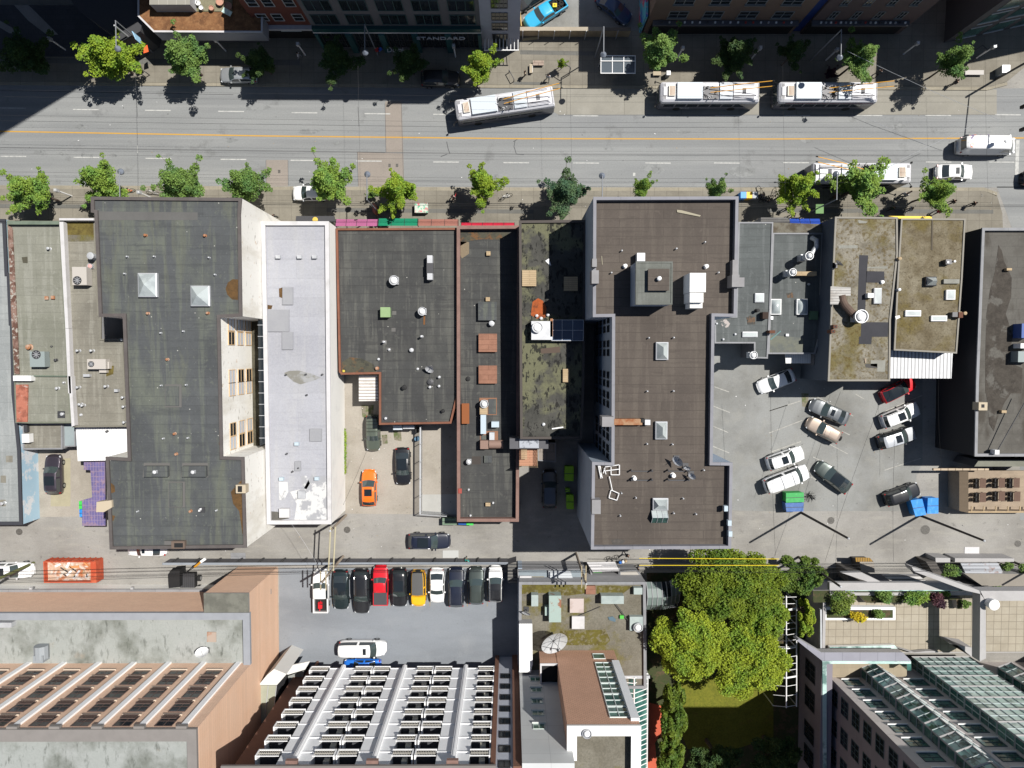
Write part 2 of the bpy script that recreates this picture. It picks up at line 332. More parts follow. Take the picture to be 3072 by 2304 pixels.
# ------------------------------------------------------------------ building materials
def roofm(name, c, dark, light, seam=(8, 1.0), moss=None, speck=True, sa=.5, amt=.55):
    L = [(A(*dark), .13, .42, .62, .75), (A(*light), .3, .5, .72, amt, (1, .35, 1)), (A(*dark), 2.2, .6, .75, .4), (A(*light), .55, .53, .60, .5, (2.4, .16, 1)), (A(*dark), .6, .56, .62, .5, (.3, 2.6, 1)), (A(*light), 1.7, .60, .66, .4)]
    if name == 'roof_dark_membrane': L += [(A(118, 121, 106), .3, .55, .64, .55, (1.5, .2, 1), 1.2), (A(150, 152, 148), 3.5, .64, .70, .6)]
    if moss: L += [(A(*moss[0]), moss[1], moss[2], moss[3], 1), (A(*moss[0]), 3.0, .56, .64, .6)]
    dk = tuple(v*.6 for v in A(*c))
    return mat(name, A(*c), .9, L, brick=(seam[0], seam[1], .03, dk, sa), specks=(A(215, 213, 205), 1.15, .085, .85) if speck else None, grain=.13, bump=.15)
rDark = roofm('roof_dark_membrane', (98, 101, 103), (82, 85, 87), (124, 129, 116), amt=.9, sa=.5)
rDark2 = roofm('roof_black_felt', (86, 87, 86), (70, 70, 71), (116, 116, 110), sa=.8, speck=True)
rBrown = roofm('roof_brown_felt', (104, 95, 88), (90, 82, 76), (118, 109, 100), seam=(9, .9), speck=False, sa=.75)
rGreen = roofm('roof_grey_green', (160, 160, 148), (138, 139, 126), (178, 178, 168), seam=(6, 1.0), speck=False)
rGrey = roofm('roof_grey_felt', (158, 154, 142), (132, 128, 118), (176, 173, 162), seam=(6, 1.0), speck=False)
rEdge = roofm('roof_pale_blue_grey', (172, 177, 178), (158, 163, 164), (188, 192, 192), seam=(12, 2.0), speck=False, sa=.5)
rPale = roofm('roof_pale_membrane', (196, 197, 205), (182, 183, 192), (200, 200, 204), seam=(30, 2.2), speck=False, sa=.25)
rTeal = roofm('roof_slate_felt', (108, 113, 113), (92, 96, 96), (128, 132, 132), seam=(8, .95))
rMoss = mat('roof_gravel_moss', A(160, 154, 140), .95, [(A(118, 111, 96), .5, .4, .6, .8), (A(172, 166, 152), .35, .5, .7, .8), (A(118, 106, 52), .16, .5, .6, .8), (A(105, 88, 45), 2.6, .52, .6, .7), (A(85, 78, 66), 3.2, .58, .68, .5)], grain=.34, bump=.3)
rMoss2 = mat('roof_gravel_brown', A(142, 132, 110), .95, [(A(104, 92, 68), .5, .4, .6, .8), (A(160, 152, 132), .3, .52, .68, .8), (A(116, 102, 50), .17, .48, .58, .8), (A(84, 72, 50), 3.4, .55, .65, .6)], grain=.36, bump=.3)
rMoss3 = mat('roof_gravel_grey', A(140, 135, 122), .95, [(A(118, 112, 98), .5, .4, .6, .7), (A(120, 112, 52), .22, .52, .62, .95), (A(150, 98, 84), .5, .66, .72, .7)], grain=.3, bump=.3)
rConc = mat('roof_stained_concrete', A(182, 186, 182), .9, [(A(118, 122, 112), .22, .46, .62, .85, (1, .8, 1)), (A(196, 198, 196), .18, .5, .7, .7), (A(92, 96, 88), 1.3, .56, .7, .7, (1.6, .5, 1)), (A(178, 160, 138), .3, .62, .7, .4)], grain=.1, bump=.1)
rWeather = mat('roof_lichen_black', A(92, 91, 86), .95, [(A(70, 70, 66), .4, .4, .6, .8), (A(122, 122, 96), .13, .5, .56, 1), (A(40, 40, 38), 2.3, .54, .58, .9, (1, .45, 1)), (A(90, 80, 70), .8, .66, .72, .4)], grain=.2, bump=.3)
rStain = mat('roof_tar_patchy', A(112, 109, 103), .9, [(A(92, 88, 82), .25, .45, .6, .7), (A(78, 72, 64), .12, .52, .58, .8, (1.6, .5, 1)), (A(128, 124, 118), .6, .55, .7, .5)], brick=(6, 1.2, .03, A(80, 78, 74), .4), grain=.13)
cBrown = mat('coping_brown_metal', A(112, 98, 92), .6, [(A(130, 118, 112), .8, .45, .65, .5)], grain=.06)
cWhite = mat('coping_white', A(238, 236, 238), .6, [(A(205, 203, 200), .8, .5, .7, .5)])
cGrey = mat('coping_grey', A(165, 166, 170), .7, [(A(140, 141, 145), .8, .45, .65, .5)], brick=(3, 30, .03, A(110, 110, 112), .5))
cRust = mat('coping_rust_brick', A(150, 98, 76), .8, [(A(120, 80, 64), .8, .45, .65, .6)], grain=.1)
cPink = mat('coping_dusty_pink', A(158, 126, 116), .8, [(A(130, 100, 92), .8, .45, .65, .6)], grain=.1)
cGreen = mat('coping_green_stone', A(132, 146, 130), .8, [(A(110, 124, 110), .8, .45, .65, .6)], grain=.08)
wWhite = mat('wall_cream_stucco', (.80, .78, .73), .85, [((.58, .54, .46), .3, .52, .66, .7, (1, 1, .3)), ((.22, .19, .15), .8, .60, .68, .7, (1, 1, 2.2)), ((.55, .38, .24), 1.2, .64, .70, .6)])
wWhite2 = mat('wall_white_paint', (.80, .79, .76), .8, [((.62, .61, .60), .3, .52, .7, .5)])
wGreyB = mat('wall_blue_grey', (.34, .40, .48), .8, [((.28, .33, .40), .3, .45, .65, .6), ((.12, .14, .16), .9, .68, .76, .6)])
wBrick = mat('wall_orange_brick', (.82, .57, .42), .85, [((.72, .48, .35), .5, .4, .7, .5)], brick=(.5, .13, .012, (.40, .25, .17), .8, (R(90), 0, 0)), grain=.06)
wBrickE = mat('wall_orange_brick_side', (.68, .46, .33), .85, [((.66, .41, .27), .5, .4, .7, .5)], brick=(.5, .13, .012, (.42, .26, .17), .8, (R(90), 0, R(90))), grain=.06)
wBrown = mat('wall_brown_brick', (.19, .09, .06), .85, [((.14, .07, .05), .5, .4, .7, .5)], brick=(.5, .13, .012, (.12, .07, .05), .8, (R(90), 0, 0)), grain=.06)
wTan = mat('wall_tan_brick', (.56, .33, .23), .85, [((.49, .29, .20), .5, .4, .7, .5)], brick=(.42, .2, .016, (.26, .15, .10), .9, (R(90), 0, 0)), grain=.06)
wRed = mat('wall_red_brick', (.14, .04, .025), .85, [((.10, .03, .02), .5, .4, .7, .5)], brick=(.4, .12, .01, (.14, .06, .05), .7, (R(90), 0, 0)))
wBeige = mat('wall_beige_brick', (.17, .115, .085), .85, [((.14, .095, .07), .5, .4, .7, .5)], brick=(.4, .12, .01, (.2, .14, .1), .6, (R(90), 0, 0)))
wGrey = mat('wall_grey_render', (.34, .34, .35), .85, [((.27, .27, .28), .4, .4, .7, .6)], grain=.05)
wSlate = mat('wall_slate_dark', (.07, .085, .11), .8, [((.05, .06, .08), .4, .4, .7, .6)])
wBlk = mat('wall_near_black', (.025, .025, .028), .85)
wDark = mat('wall_dark_render', (.10, .10, .11), .85, [((.07, .07, .08), .4, .4, .7, .6)])
wConc = mat('wall_concrete_panels', (.52, .53, .53), .85, [((.44, .45, .45), .4, .4, .7, .5)], brick=(3.2, 2.56, .03, (.36, .36, .37), .7, (R(90), 0, 0), 0))
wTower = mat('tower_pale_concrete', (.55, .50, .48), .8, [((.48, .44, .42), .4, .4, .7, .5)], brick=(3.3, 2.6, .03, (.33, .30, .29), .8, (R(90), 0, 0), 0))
wTowerW = mat('tower_pale_concrete_side', (.22, .20, .23), .8, [((.18, .165, .19), .4, .4, .7, .5)], brick=(3.3, 2.6, .03, (.28, .26, .27), .8, (R(90), 0, R(90)), 0))  # same concrete, with the shade of west faces put into its colour
gDark = mat('glass_dark', (.015, .02, .025), .08, spec=.6)
gTeal = mat('glass_teal', (.03, .10, .09), .12, [((.10, .22, .19), .35, .45, .6, .8), ((.01, .03, .03), .7, .5, .62, .8)], spec=.8, coat=.4)
gPale = mat('glass_pale', (.42, .60, .56), .15, [((.62, .74, .71), .25, .45, .6, .8), ((.05, .12, .11), .5, .5, .62, .8)], spec=.8, coat=.4)
gSky = mat('skylight_dome', (.42, .46, .46), .2, [((.28, .31, .32), .7, .45, .6, .7)], spec=.6, coat=.5)
mMetal = mat('galvanised_metal', (.50, .51, .53), .5, [((.38, .39, .41), 1.2, .45, .65, .6)], metal=.3)
mMetalD = mat('dark_metal', (.07, .07, .075), .5, metal=.4)
mBlack = mat('flat_black', (.012, .012, .013), .7)
mWhiteP = mat('white_metal', (.76, .76, .76), .5)
mRust = mat('rusty_sheet', (.30, .13, .06), .9, [((.45, .32, .24), 1.2, .45, .6, .8)], grain=.15)
mTanP = mat('tan_plywood', (.42, .32, .20), .9, [((.34, .25, .15), 1, .4, .6, .6)], brick=(2.2, .22, .03, (.24, .18, .11), .7))
mWood = mat('timber_boards', (.34, .27, .20), .9, [((.25, .20, .15), .8, .4, .6, .6)], brick=(9, .16, .02, (.15, .11, .08), .7), grain=.1)
mGreenP = mat('green_painted_metal', (.24, .34, .17), .7, [((.20, .30, .14), 1, .4, .6, .6)])
mCorr = mat('corrugated_white', (.80, .80, .80), .6, [((.68, .68, .68), .6, .5, .7, .4)], wave=(.28, (.55, .55, .56), .55, 'X'))
mCorrG = mat('corrugated_zinc', (.62, .63, .65), .5, [((.48, .49, .51), 2, .45, .65, .6)], wave=(.42, (.20, .20, .21), .9, 'X'))
mCorrY = mat('corrugated_pale_cross', (.66, .63, .60), .6, [((.45, .42, .40), 2, .5, .65, .6)], wave=(.38, (.25, .22, .2), .9, 'Y'))
mPurple = mat('purple_tiles', (.13, .11, .26), .7, [((.09, .08, .18), .8, .4, .6, .6), ((.26, .17, .20), 1.6, .52, .62, .7)], brick=(.34, .6, .03, (.26, .20, .28), .8, (0, 0, 0), 0), grain=.1)
mBluePaint = mat('wall_sky_blue', (.36, .52, .64), .8, [((.62, .64, .67), .35, .52, .56, .95)])
# ------------------------------------------------------------------ helpers for buildings
def bld(name, label, cat, outline, z, wall, roof, cop, cw=.3, ch=.4, z0=0, group=None, root=None, pieces=('wall', 'roof', 'parapet'), P=None):
    P = ccw(P or pts(outline, z)); c = centre(P)
    root = root or thing(name, label, cat, (c[0], c[1], z0), group=group)
    mb = MB(); mb.prism(P, z0-.2, z-.12, wall, bottom=False, cap=False); mb.build(pieces[0], root)
    Pi = inset(P, cw); Po = inset(P, -.04); n = len(P)
    mb = MB(); mb.face([(x, y, z-ch) for x, y in Pi], roof); mb.build(pieces[1], root)
    mb = MB()
    for i in range(n):
        j = (i+1) % n
        mb.face([(*Po[i], z), (*Po[j], z), (*Pi[j], z), (*Pi[i], z)], cop)
        mb.face([(*Po[i], z-.18), (*Po[j], z-.18), (*Po[j], z), (*Po[i], z)], cop)
        mb.face([(*Pi[j], z-ch-.05), (*Pi[i], z-ch-.05), (*Pi[i], z), (*Pi[j], z)], cop)
        mb.face([(*Po[j], z-.18), (*Po[i], z-.18), (*P[i], z-.18), (*P[j], z-.18)], cop)
    mb.build(pieces[2], root)
    return root
def hwpx(t, x, y, x2, y2, z):                # pixel box -> centre and size at height z
    a = T(t, x, y, z); b = T(t, x2, y2, z); return (a[0]+b[0])/2, (a[1]+b[1])/2, abs(b[0]-a[0]), abs(b[1]-a[1])
def unit(root, name, t, x, y, x2, y2, zr, h, m, top=None, sub=None):
    X, Y, dx, dy = hwpx(t, x, y, x2, y2, zr+h); mb = MB(); mb.box((X, Y, zr+h/2), (dx, dy, h), m, top=top)
    return mb.build(name, root)
def hatch(root, name, t, x, y, x2, y2, zr, h, m, lid=None):
    o = unit(root, name, t, x, y, x2, y2, zr, h-.06, m); X, Y, dx, dy = hwpx(t, x, y, x2, y2, zr+h)
    mb = MB(); mb.box((X, Y, zr+h-.03), (dx+.1, dy+.1, .06), lid or m); mb.build('lid', o); return o
def skylight(root, t, x, y, x2, y2, zr, h=.5, style='dome', fm=None):
    X, Y, dx, dy = hwpx(t, x, y, x2, y2, zr+h*.6); fm = fm or mMetal
    mb = MB(); P = rect(X-dx/2, X+dx/2, Y-dy/2, Y+dy/2); I = inset(P, .1)
    mb.prism(P, zr, zr+h*.5, fm, cap=False)
    for i in range(4):
        j = (i+1) % 4; mb.face([(*P[i], zr+h*.5), (*P[j], zr+h*.5), (*I[j], zr+h*.56), (*I[i], zr+h*.56)], fm)
    o = mb.build('skylight', root)
    mb = MB(); z0 = zr+h*.55
    if style == 'flat': mb.face([(*p, z0) for p in I], gSky)
    elif style == 'pyramid':
        for i in range(4): mb.face([(*I[i], z0), (*I[(i+1) % 4], z0), (X, Y, zr+h+.35)], gSky)
    elif style == 'hip':
        if dx > dy: a, b = (X-dx*.2, Y), (X+dx*.2, Y)
        else: a, b = (X, Y-dy*.2), (X, Y+dy*.2)
        i = I; zt = zr+h+.3
        if dx > dy: mb.face([(*i[0], z0), (*i[1], z0), (*b, zt), (*a, zt)], gSky).face([(*i[2], z0), (*i[3], z0), (*a, zt), (*b, zt)], gSky).face([(*i[1], z0), (*i[2], z0), (*b, zt)], gSky).face([(*i[3], z0), (*i[0], z0), (*a, zt)], gSky)
        else: mb.face([(*i[0], z0), (*i[1], z0), (*a, zt)], gSky).face([(*i[1], z0), (*i[2], z0), (*b, zt), (*a, zt)], gSky).face([(*i[2], z0), (*i[3], z0), (*b, zt)], gSky).face([(*i[3], z0), (*i[0], z0), (*a, zt), (*b, zt)], gSky)
    else:
        N = 6; g = []
        x0, x1, y0, y1 = I[0][0], I[1][0], I[0][1], I[2][1]
        for a in range(N+1):
            for b in range(N+1):
                u, v = a/N, b/N; g.append((x0+(x1-x0)*u, y0+(y1-y0)*v, z0+h*.6*(math.sin(math.pi*u)*math.sin(math.pi*v))**.5))
        base = len(mb.v); mb.v += g
        for a in range(N):
            for b in range(N): q = base+a*(N+1)+b; mb.f.append([q, q+N+1, q+N+2, q+1]); mb.fm.append(mb.mi(gSky))
        mb.smooth = True
    mb.build('pane', o)
    return o
def vent(root, t, x, y, zr, h=.6, r=.14, m=None, capm=None, name='vent_pipe'):
    X, Y = T(t, x, y, zr+h); m = m or mMetal; mb = MB()
    r *= .8; mb.lathe(X, Y, [(r*1.5, zr), (r, zr+.06), (r, zr+h-.12), (r*1.25, zr+h-.12), (r*1.25, zr+h-.03), (r*.6, zr+h)], m, 10)
    return mb.build(name, root, smooth=False)
def fan(root, t, x, y, zr, h=1.0, r=.42, m=None):
    X, Y = T(t, x, y, zr+h); m = m or mWhiteP; mb = MB()
    mb.box((X, Y, zr+h*.2), (r*1.7, r*1.7, h*.4), mMetal)
    mb.lathe(X, Y, [(r*.7, zr+h*.4), (r*.75, zr+h*.6), (r*1.05, zr+h*.62), (r*1.1, zr+h*.95), (r*.98, zr+h*.95), (r*.95, zr+h*.8), (r*.1, zr+h*.8)], mMetal, 18)
    o = mb.build('exhaust_fan', root, smooth=False)
    mb = MB(); mb.lathe(X, Y, [(r*.72, zr+h*.8), (r*.72, zr+h*.95), (r*.5, zr+h*1.02), (r*.1, zr+h*1.06)], m, 16); mb.build('fan_cap', o); return o
def hvac(root, t, x, y, x2, y2, zr, h=.9, m=None, fanpos=(.35, .6)):
    m = m or mMetal; o = unit(root, 'air_conditioner', t, x, y, x2, y2, zr+.12, h, m)
    X, Y, dx, dy = hwpx(t, x, y, x2, y2, zr+.12+h); r = min(dx, dy)*.3
    fx, fy = X-dx/2+dx*fanpos[0], Y+dy/2-dy*fanpos[1]; mb = MB(); mb.lathe(fx, fy, [(r, zr+h+.1), (r, zr+h+.17), (r*.85, zr+h+.17), (r*.85, zr+h+.125), (.02, zr+h+.125)], mMetalD, 16)
    for k in range(4): mb.box((fx, fy, zr+h+.16), (r*1.8, .05, .02), mMetal, rz=k*math.pi/4)
    mb.build('fan_grille', o); return o
def dish(root, t, x, y, zr, r=.45, yaw=180, tilt=55, h=.8, m=None):
    X, Y = T(t, x, y, zr+h); m = m or mMetal; mb = MB(); N = 12; base = 0
    Rm = Matrix.Rotation(R(yaw), 3, 'Z') @ Matrix.Rotation(R(tilt), 3, 'Y')
    pr = [(0, 0), (r*.4, .03*r*4), (r*.75, .10*r*3), (r, .2*r*2.2)]
    mb.v.append(tuple(Vector((X, Y, zr+h)))); 
    for rr, zz in pr[1:]:
        for j in range(N):
            a = 2*math.pi*j/N; mb.v.append(tuple(Vector((X, Y, zr+h))+Rm @ Vector((rr*math.cos(a), rr*math.sin(a), zz))))
    k = mb.mi(m)
    for j in range(N):
        mb.f.append([0, 1+j, 1+(j+1) % N]); mb.fm.append(k)
        for q in range(2): mb.f.append([1+q*N+j, 1+(q+1)*N+j, 1+(q+1)*N+(j+1) % N, 1+q*N+(j+1) % N]); mb.fm.append(k)
    mb.tube([(X, Y, zr), (X, Y, zr+h)], .04, mMetalD); mb.tube([(X, Y, zr+h), tuple(Vector((X, Y, zr+h))+Rm @ Vector((0, 0, r*.9)))], .025, mMetalD)
    mb.box((X, Y, zr+.05), (.6, .6, .1), mMetalD)
    return mb.build('satellite_dish', root, smooth=False)
def patch(root, s, z, m, name='roof_patch', d=.012):
    mb = MB(); P = ccw(pts(s, z)); mb.prism(P, z-.02, z+d, m, bottom=False); return mb.build(name, root)
def wall_win(root, side, a0, a1, z0, z1, plane, fr, gl, nx=1, nz=1, d=.07, name='window', sill=None):
    """a framed window lying on a wall plane. side 'N','S','E','W' = the way the wall faces; a = x (N,S) or y (E,W)."""
    s = {'N': 1, 'S': -1, 'E': 1, 'W': -1}[side]; mb = MB(); t = .07
    def bx(m, a, b, c, e, q0, q1):
        lo, hi = sorted((plane+s*q0, plane+s*q1))
        if side in 'NS': m.bx(a, b, lo, hi, c, e, cur)
        else: m.bx(lo, hi, a, b, c, e, cur)
    cur = fr
    bx(mb, a0, a1, z0, z0+t, -.05, d); bx(mb, a0, a1, z1-t, z1, -.05, d); bx(mb, a0, a0+t, z0+t, z1-t, -.05, d); bx(mb, a1-t, a1, z0+t, z1-t, -.05, d)
    for i in range(1, nx): c = a0+(a1-a0)*i/nx; bx(mb, c-t/2, c+t/2, z0+t, z1-t, -.05, d-.01)
    for i in range(1, nz): c = z0+(z1-z0)*i/nz; bx(mb, a0+t, a1-t, c-t/2, c+t/2, -.05, d-.015)
    if sill: cur = sill; bx(mb, a0-.08, a1+.08, z0-.12, z0-.005, -.05, d+.12)
    o = mb.build(name, root); mb = MB(); cur = gl; bx(mb, a0+t, a1-t, z0+t, z1-t, -.05, .02); mb.build('pane', o); return o
# ================================================================== middle block
G = 'low flat-roofed buildings between the street and the alley'
# M1 far left
b = bld('shop_building', 'pale grey flat roof with dark edging at the left border of the photo', 'building', 'A1 -900,215 40,215 60,660 78,660 95,1070 105,1070 118,1659 A2 165,560 182,1172 -900,1175', 3.3, mBluePaint, rEdge, mat('coping_charcoal', A(70, 72, 80), .7), .35, .15, group=G)
vent(b, 'A2', 8, 1000, 3.15, .6, .2); patch(b, 'A2 50,600 105,600 105,655 50,655', 3.15, rGrey); patch(b, 'A2 -10,965 48,965 48,1020 -10,1020', 3.15, rGrey)
patch(b, 'A2 5,765 50,765 50,825 5,825', 3.15, rGrey)
# M2 green-grey roof
b = bld('shop_building', 'narrow shop with pale green flat roof and rust-stained strip along one side', 'building', 'A1 60,228 495,232 575,1659 A2 590,328 235,330 130,325 118,-60', 4.5, wGrey, rGreen, mat('coping_green_grey', A(138, 142, 126), .85, [(A(120, 124, 110), .8, .45, .65, .6)], grain=.1), .14, .1, group=G)
zr = 4.4; unit(b, 'front_parapet', 'A1', 62, 230, 492, 258, zr, .6, cGreen)
patch(b, 'A1 72,262 108,290 150,1130 165,1500 128,1500 100,1000', zr, mat('lichen_strip', A(160, 130, 118), .95, [(A(110, 78, 66), .9, .45, .55, .9), (A(205, 200, 190), 2.5, .54, .6, .9)], grain=.25), d=.16)
patch(b, 'A2 138,10 238,10 232,320 145,320', zr, mat('faded_red_strip', A(205, 130, 108), .95, [(A(150, 90, 74), .9, .5, .6, .8), (A(220, 200, 190), 1.6, .58, .64, .8)], grain=.1), d=.16)
unit(b, 'white_parapet_cap', 'A1', 108, 1512, 258, 1556, 4.25, .9, mWhiteP)
patch(b, 'A1 245,1508 565,1512 565,1520 245,1518', zr, cGreen, d=.3)
patch(b, 'A1 350,785 485,785 485,950 350,950', zr, rGreen, d=.03); hatch(b, 'roof_box', 'A1', 372, 857, 396, 878, zr, .3, mRust); hatch(b, 'roof_box', 'A1', 424, 853, 449, 874, zr, .3, mRust)
vent(b, 'A1', 392, 455, zr, .5, .17); hvac(b, 'A1', 245, 1312, 372, 1440, zr, .9, mat('green_grey_metal', (.24, .28, .28), .6), (.45, .2)); unit(b, 'duct_box', 'A1', 330, 1365, 385, 1430, zr, .7, mat('green_grey_metal', (.24, .28, .28), .6))
vent(b, 'A1', 228, 1275, zr, .5, .3, mRust, name='roof_cowl'); vent(b, 'A1', 453, 1383, zr, .4, .16, mMetalD); vent(b, 'A1', 422, 1270, zr, .2, .1, mMetalD); vent(b, 'A2', 463, 42, zr, .5, .17); vent(b, 'A1', 522, 1570, zr, .3, .12)
patch(b, 'A2 478,230 540,230 540,288 478,288', zr, mMetalD, d=.04); vent(b, 'A2', 508, 256, zr, .3, .2); patch(b, 'A1 180,530 228,525 230,580 190,578', zr, mat('tar_spot', A(95, 92, 78), .9, grain=.2), d=.008)
# M3 grey roof with white parapet
b = bld('shop_building', 'narrow shop with weathered grey roof, mossy front corner and white side parapet', 'building', 'A1 490,205 785,205 815,1010 835,1025 A1 835,1210 1015,1210 1035,1659 A2 1045,358 600,362 575,-60', 5.0, wGrey, rGrey, mat('coping_grey_felt', A(146, 142, 130), .85, grain=.12), .14, .12, group=G)
zr = 4.88
mb = MB()
for s in ('A1 492,236 525,236 568,1120 542,1120', 'A1 542,1122 570,1122 590,1659 566,1659', 'A2 566,-60 592,-60 618,350 594,360'): mb.prism(pts(s, 5.6), 4.8, 5.6, cWhite)
mb.build('side_parapet', b); unit(b, 'front_parapet', 'A1', 490, 206, 776, 224, zr, .8, cWhite)
patch(b, 'A1 536,238 775,238 778,345 560,345', zr, mat('moss_ochre', A(125, 112, 58), .95, [(A(95, 82, 42), 1.2, .45, .6, .8)], grain=.3)); patch(b, 'A1 556,345 778,345 780,400 560,400', zr, rMoss3)
vent(b, 'A1', 747, 517, zr, 1.3, .42, mMetal, name='chimney_cowl'); fan(b, 'A1', 742, 603, zr, .5, .3, mat('pink_cap', (.7, .35, .33), .7))
hvac(b, 'A1', 597, 610, 720, 760, zr, 1.1, mat('beige_metal', (.44, .41, .38), .6), (.35, .75)); unit(b, 'grille_box', 'A1', 682, 668, 714, 752, zr, .9, mMetalD)
hvac(b, 'A1', 722, 1375, 878, 1458, zr, .9, mat('beige_metal', (.44, .41, .38), .6), (.22, .5)); unit(b, 'duct_box', 'A1', 822, 1455, 882, 1488, zr, .5, mat('beige_metal', (.44, .41, .38), .6)); unit(b, 'duct_box', 'A1', 872, 1398, 905, 1455, zr, .6, mat('beige_metal', (.44, .41, .38), .6))
patch(b, 'A1 890,1430 945,1430 940,1500 880,1520', zr, mat('moss_ochre', A(125, 112, 58), .95)); patch(b, 'A1 598,445 560,450 560,440 600,430', zr, rGrey)
for t, x, y in (('A1', 632, 1305), ('A1', 747, 1305), ('A1', 1005, 1213), ('A1', 865, 1602), ('A1', 632, 1610), ('A2', 1008, 118), ('A2', 1015, 195), ('A2', 1020, 325), ('A2', 650, 175), ('A2', 672, 185), ('A2', 665, 262)): vent(b, t, x, y, zr, .7 if y != 262 else .2, .15)
unit(b, 'vent_hood', 'A1', 688, 1500, 742, 1522, zr, .45, mMetal); unit(b, 'vent_hood', 'A1', 945, 1625, 975, 1648, zr, .5, mMetal); patch(b, 'A1 965,1535 1030,1535 1032,1580 968,1580', zr, rGrey, d=.05)
# behind: sheds
b = thing('lean_to_roof', 'white corrugated metal roof behind the grey-roofed shop', 'lean-to', (*centre(pts('A2 628,365 1048,365 1050,645 640,645', 3.6)), 0))
mb = MB(); mb.prism(pts('A2 628,366 1050,368 1052,620 875,640 645,645', 3.6), 3.4, 3.6, mCorr); mb.build('roof_sheet', b); mb = MB(); mb.prism(inset(pts('A2 628,366 1050,368 1050,620 875,640 645,645', 3.6), .25), 0, 3.38, wGrey); mb.build('wall', b)
vent(b, 'A2', 880, 400, 3.6, .3, .14, mMetalD)
b = bld('shed', 'small grey-roofed shed between the dark suv and the narrow shops', 'shed', 'A2 190,332 515,332 515,545 192,548', 3.0, wGrey, rGrey, cGrey, .15, .06)
unit(b, 'cooling_unit', 'A2', 180, 420, 242, 492, 3.0, .8, mWhiteP); unit(b, 'chimney', 'A2', 195, 335, 225, 405, 2.9, .5, mMetalD)
b = bld('shed', 'pale blue lean-to roof beside the white corrugated roof', 'shed', 'A2 525,332 622,335 622,522 528,525', 2.6, mBluePaint, mat('pale_blue_sheet', A(172, 185, 188), .8, [(A(150, 165, 170), .5, .4, .7, .6)]), cGrey, .1, .05)
b = thing('tiled_canopy', 'long purple and blue tiled canopy beside the tall dark-roofed building', 'canopy', (*T('A2', 790, 900), 0))
mb = MB(); mb.prism(pts('A2 665,645 868,645 872,1182 682,1182 680,970 765,945 750,720 695,718 695,650', 2.6), 2.45, 2.6, mPurple); mb.build('roof_sheet', b)
mb = MB()
for x, y in ((690, 1170), (690, 985), (765, 930), (755, 740), (690, 700)): X, Y = T('A2', x, y, 2.6); mb.tube([(X+.1, Y, 0), (X+.1, Y, 2.45)], .06, mMetalD)
mb.build('post', b)
# M4 big dark roof
P4 = pts('A1 755,30 2002,40 1992,175 2005,1018 1822,1030 A2 1845,610 2022,615 2042,1362 912,1376 878,612 1062,622 A1 1020,1020 822,1022 785,160 756,155', 13.4)
b = bld('apartment_building', 'tall dark-roofed building with two glass skylights and a cream side wall', 'building', None, 13.4, wWhite, rDark, mat('coping_dull_taupe', A(104, 97, 95), .7, [(A(122, 116, 114), .8, .45, .65, .5)], grain=.08), .3, .22, P=P4, group='tall flat-roofed buildings on the alley')
zr = 13.18
patch(b, 'A1 820,150 1640,158 1640,222 822,222', zr, mat('roof_felt_strip', A(118, 117, 115), .9, [(A(104, 103, 102), .5, .4, .7, .6)], grain=.06))
skylight(b, 'A1', 1138, 660, 1300, 860, zr, .8, 'pyramid'); skylight(b, 'A1', 1576, 765, 1736, 936, zr, .8, 'pyramid')
mOchre = mat('ochre_leaf_litter', A(118, 88, 52), .95, [(A(90, 70, 45), 1.5, .4, .6, .7)], grain=.25)
patch(b, 'A1 1975,715 1975,885 1925,880 1885,840 1872,790 1890,740 1930,712', zr, mOchre)
for t, s in (('A2', '1838,400 1848,608 1840,608 1815,500'), ('A2', '2020,690 2030,1310 2010,1240 1985,1060 1935,1000 1915,900 1950,860 2005,800'), ('A2', '892,800 950,850 955,900 905,920'), ('A2', '905,1085 955,1100 940,1140 910,1150')): patch(b, t+' '+s, zr, mOchre)
for x, y in ((1198, 345), (1693, 348), (1218, 995), (1716, 993), (1380, 1378)): vent(b, 'A1', x, y, zr, .35, .14, mRust, name='rusty_vent')
for x, y in ((1440, 420), (1453, 590), (1572, 1065)): vent(b, 'A2', x, y, zr, .35, .14, mRust, name='rusty_vent')
for t, x, y in (('A1', 1046, 523), ('A1', 1271, 522), ('A1', 1727, 531), ('A1', 1025, 665), ('A1', 1777, 673), ('A1', 1325, 1158), ('A1', 1513, 1144), ('A1', 1328, 1595), ('A1', 1536, 1590), ('A2', 1346, 460), ('A2', 1550, 455), ('A2', 1132, 1066), ('A2', 1788, 1058)): vent(b, t, x, y, zr, .35, .09)
for s in ('A2 1370,8 1508,8 1508,200 1370,200', 'A2 1400,815 1536,815 1536,1028 1400,1028'): patch(b, s, zr, mat('roof_frame_strip', A(120, 118, 116), .9), d=.05)
for s in ('A2 1376,22 1486,22 1486,186 1376,186', 'A2 1407,824 1516,824 1516,1022 1407,1022'): patch(b, s, zr+.04, rDark, d=.10)
for x in (1190, 1508):
    patch(b, f'A2 {x+5},660 {x+220},660 {x+220},780 {x-5},780', zr, mat('roof_frame_strip', A(120, 118, 116), .9), d=.04)
    unit(b, 'roof_platform', 'A2', x, 688, x+200, 776, zr+.03, .5, rDark); fan(b, 'A2', x+88, 738, zr+.5, .5, .2)
unit(b, 'chimney', 'A2', 1955, 843, 2038, 912, zr-.1, .9, mat('chimney_cream', (.45, .38, .28), .9)); patch(b, 'A2 1972,852 2008,852 2008,902 1972,902', zr+.8, mBlack, 'flue')
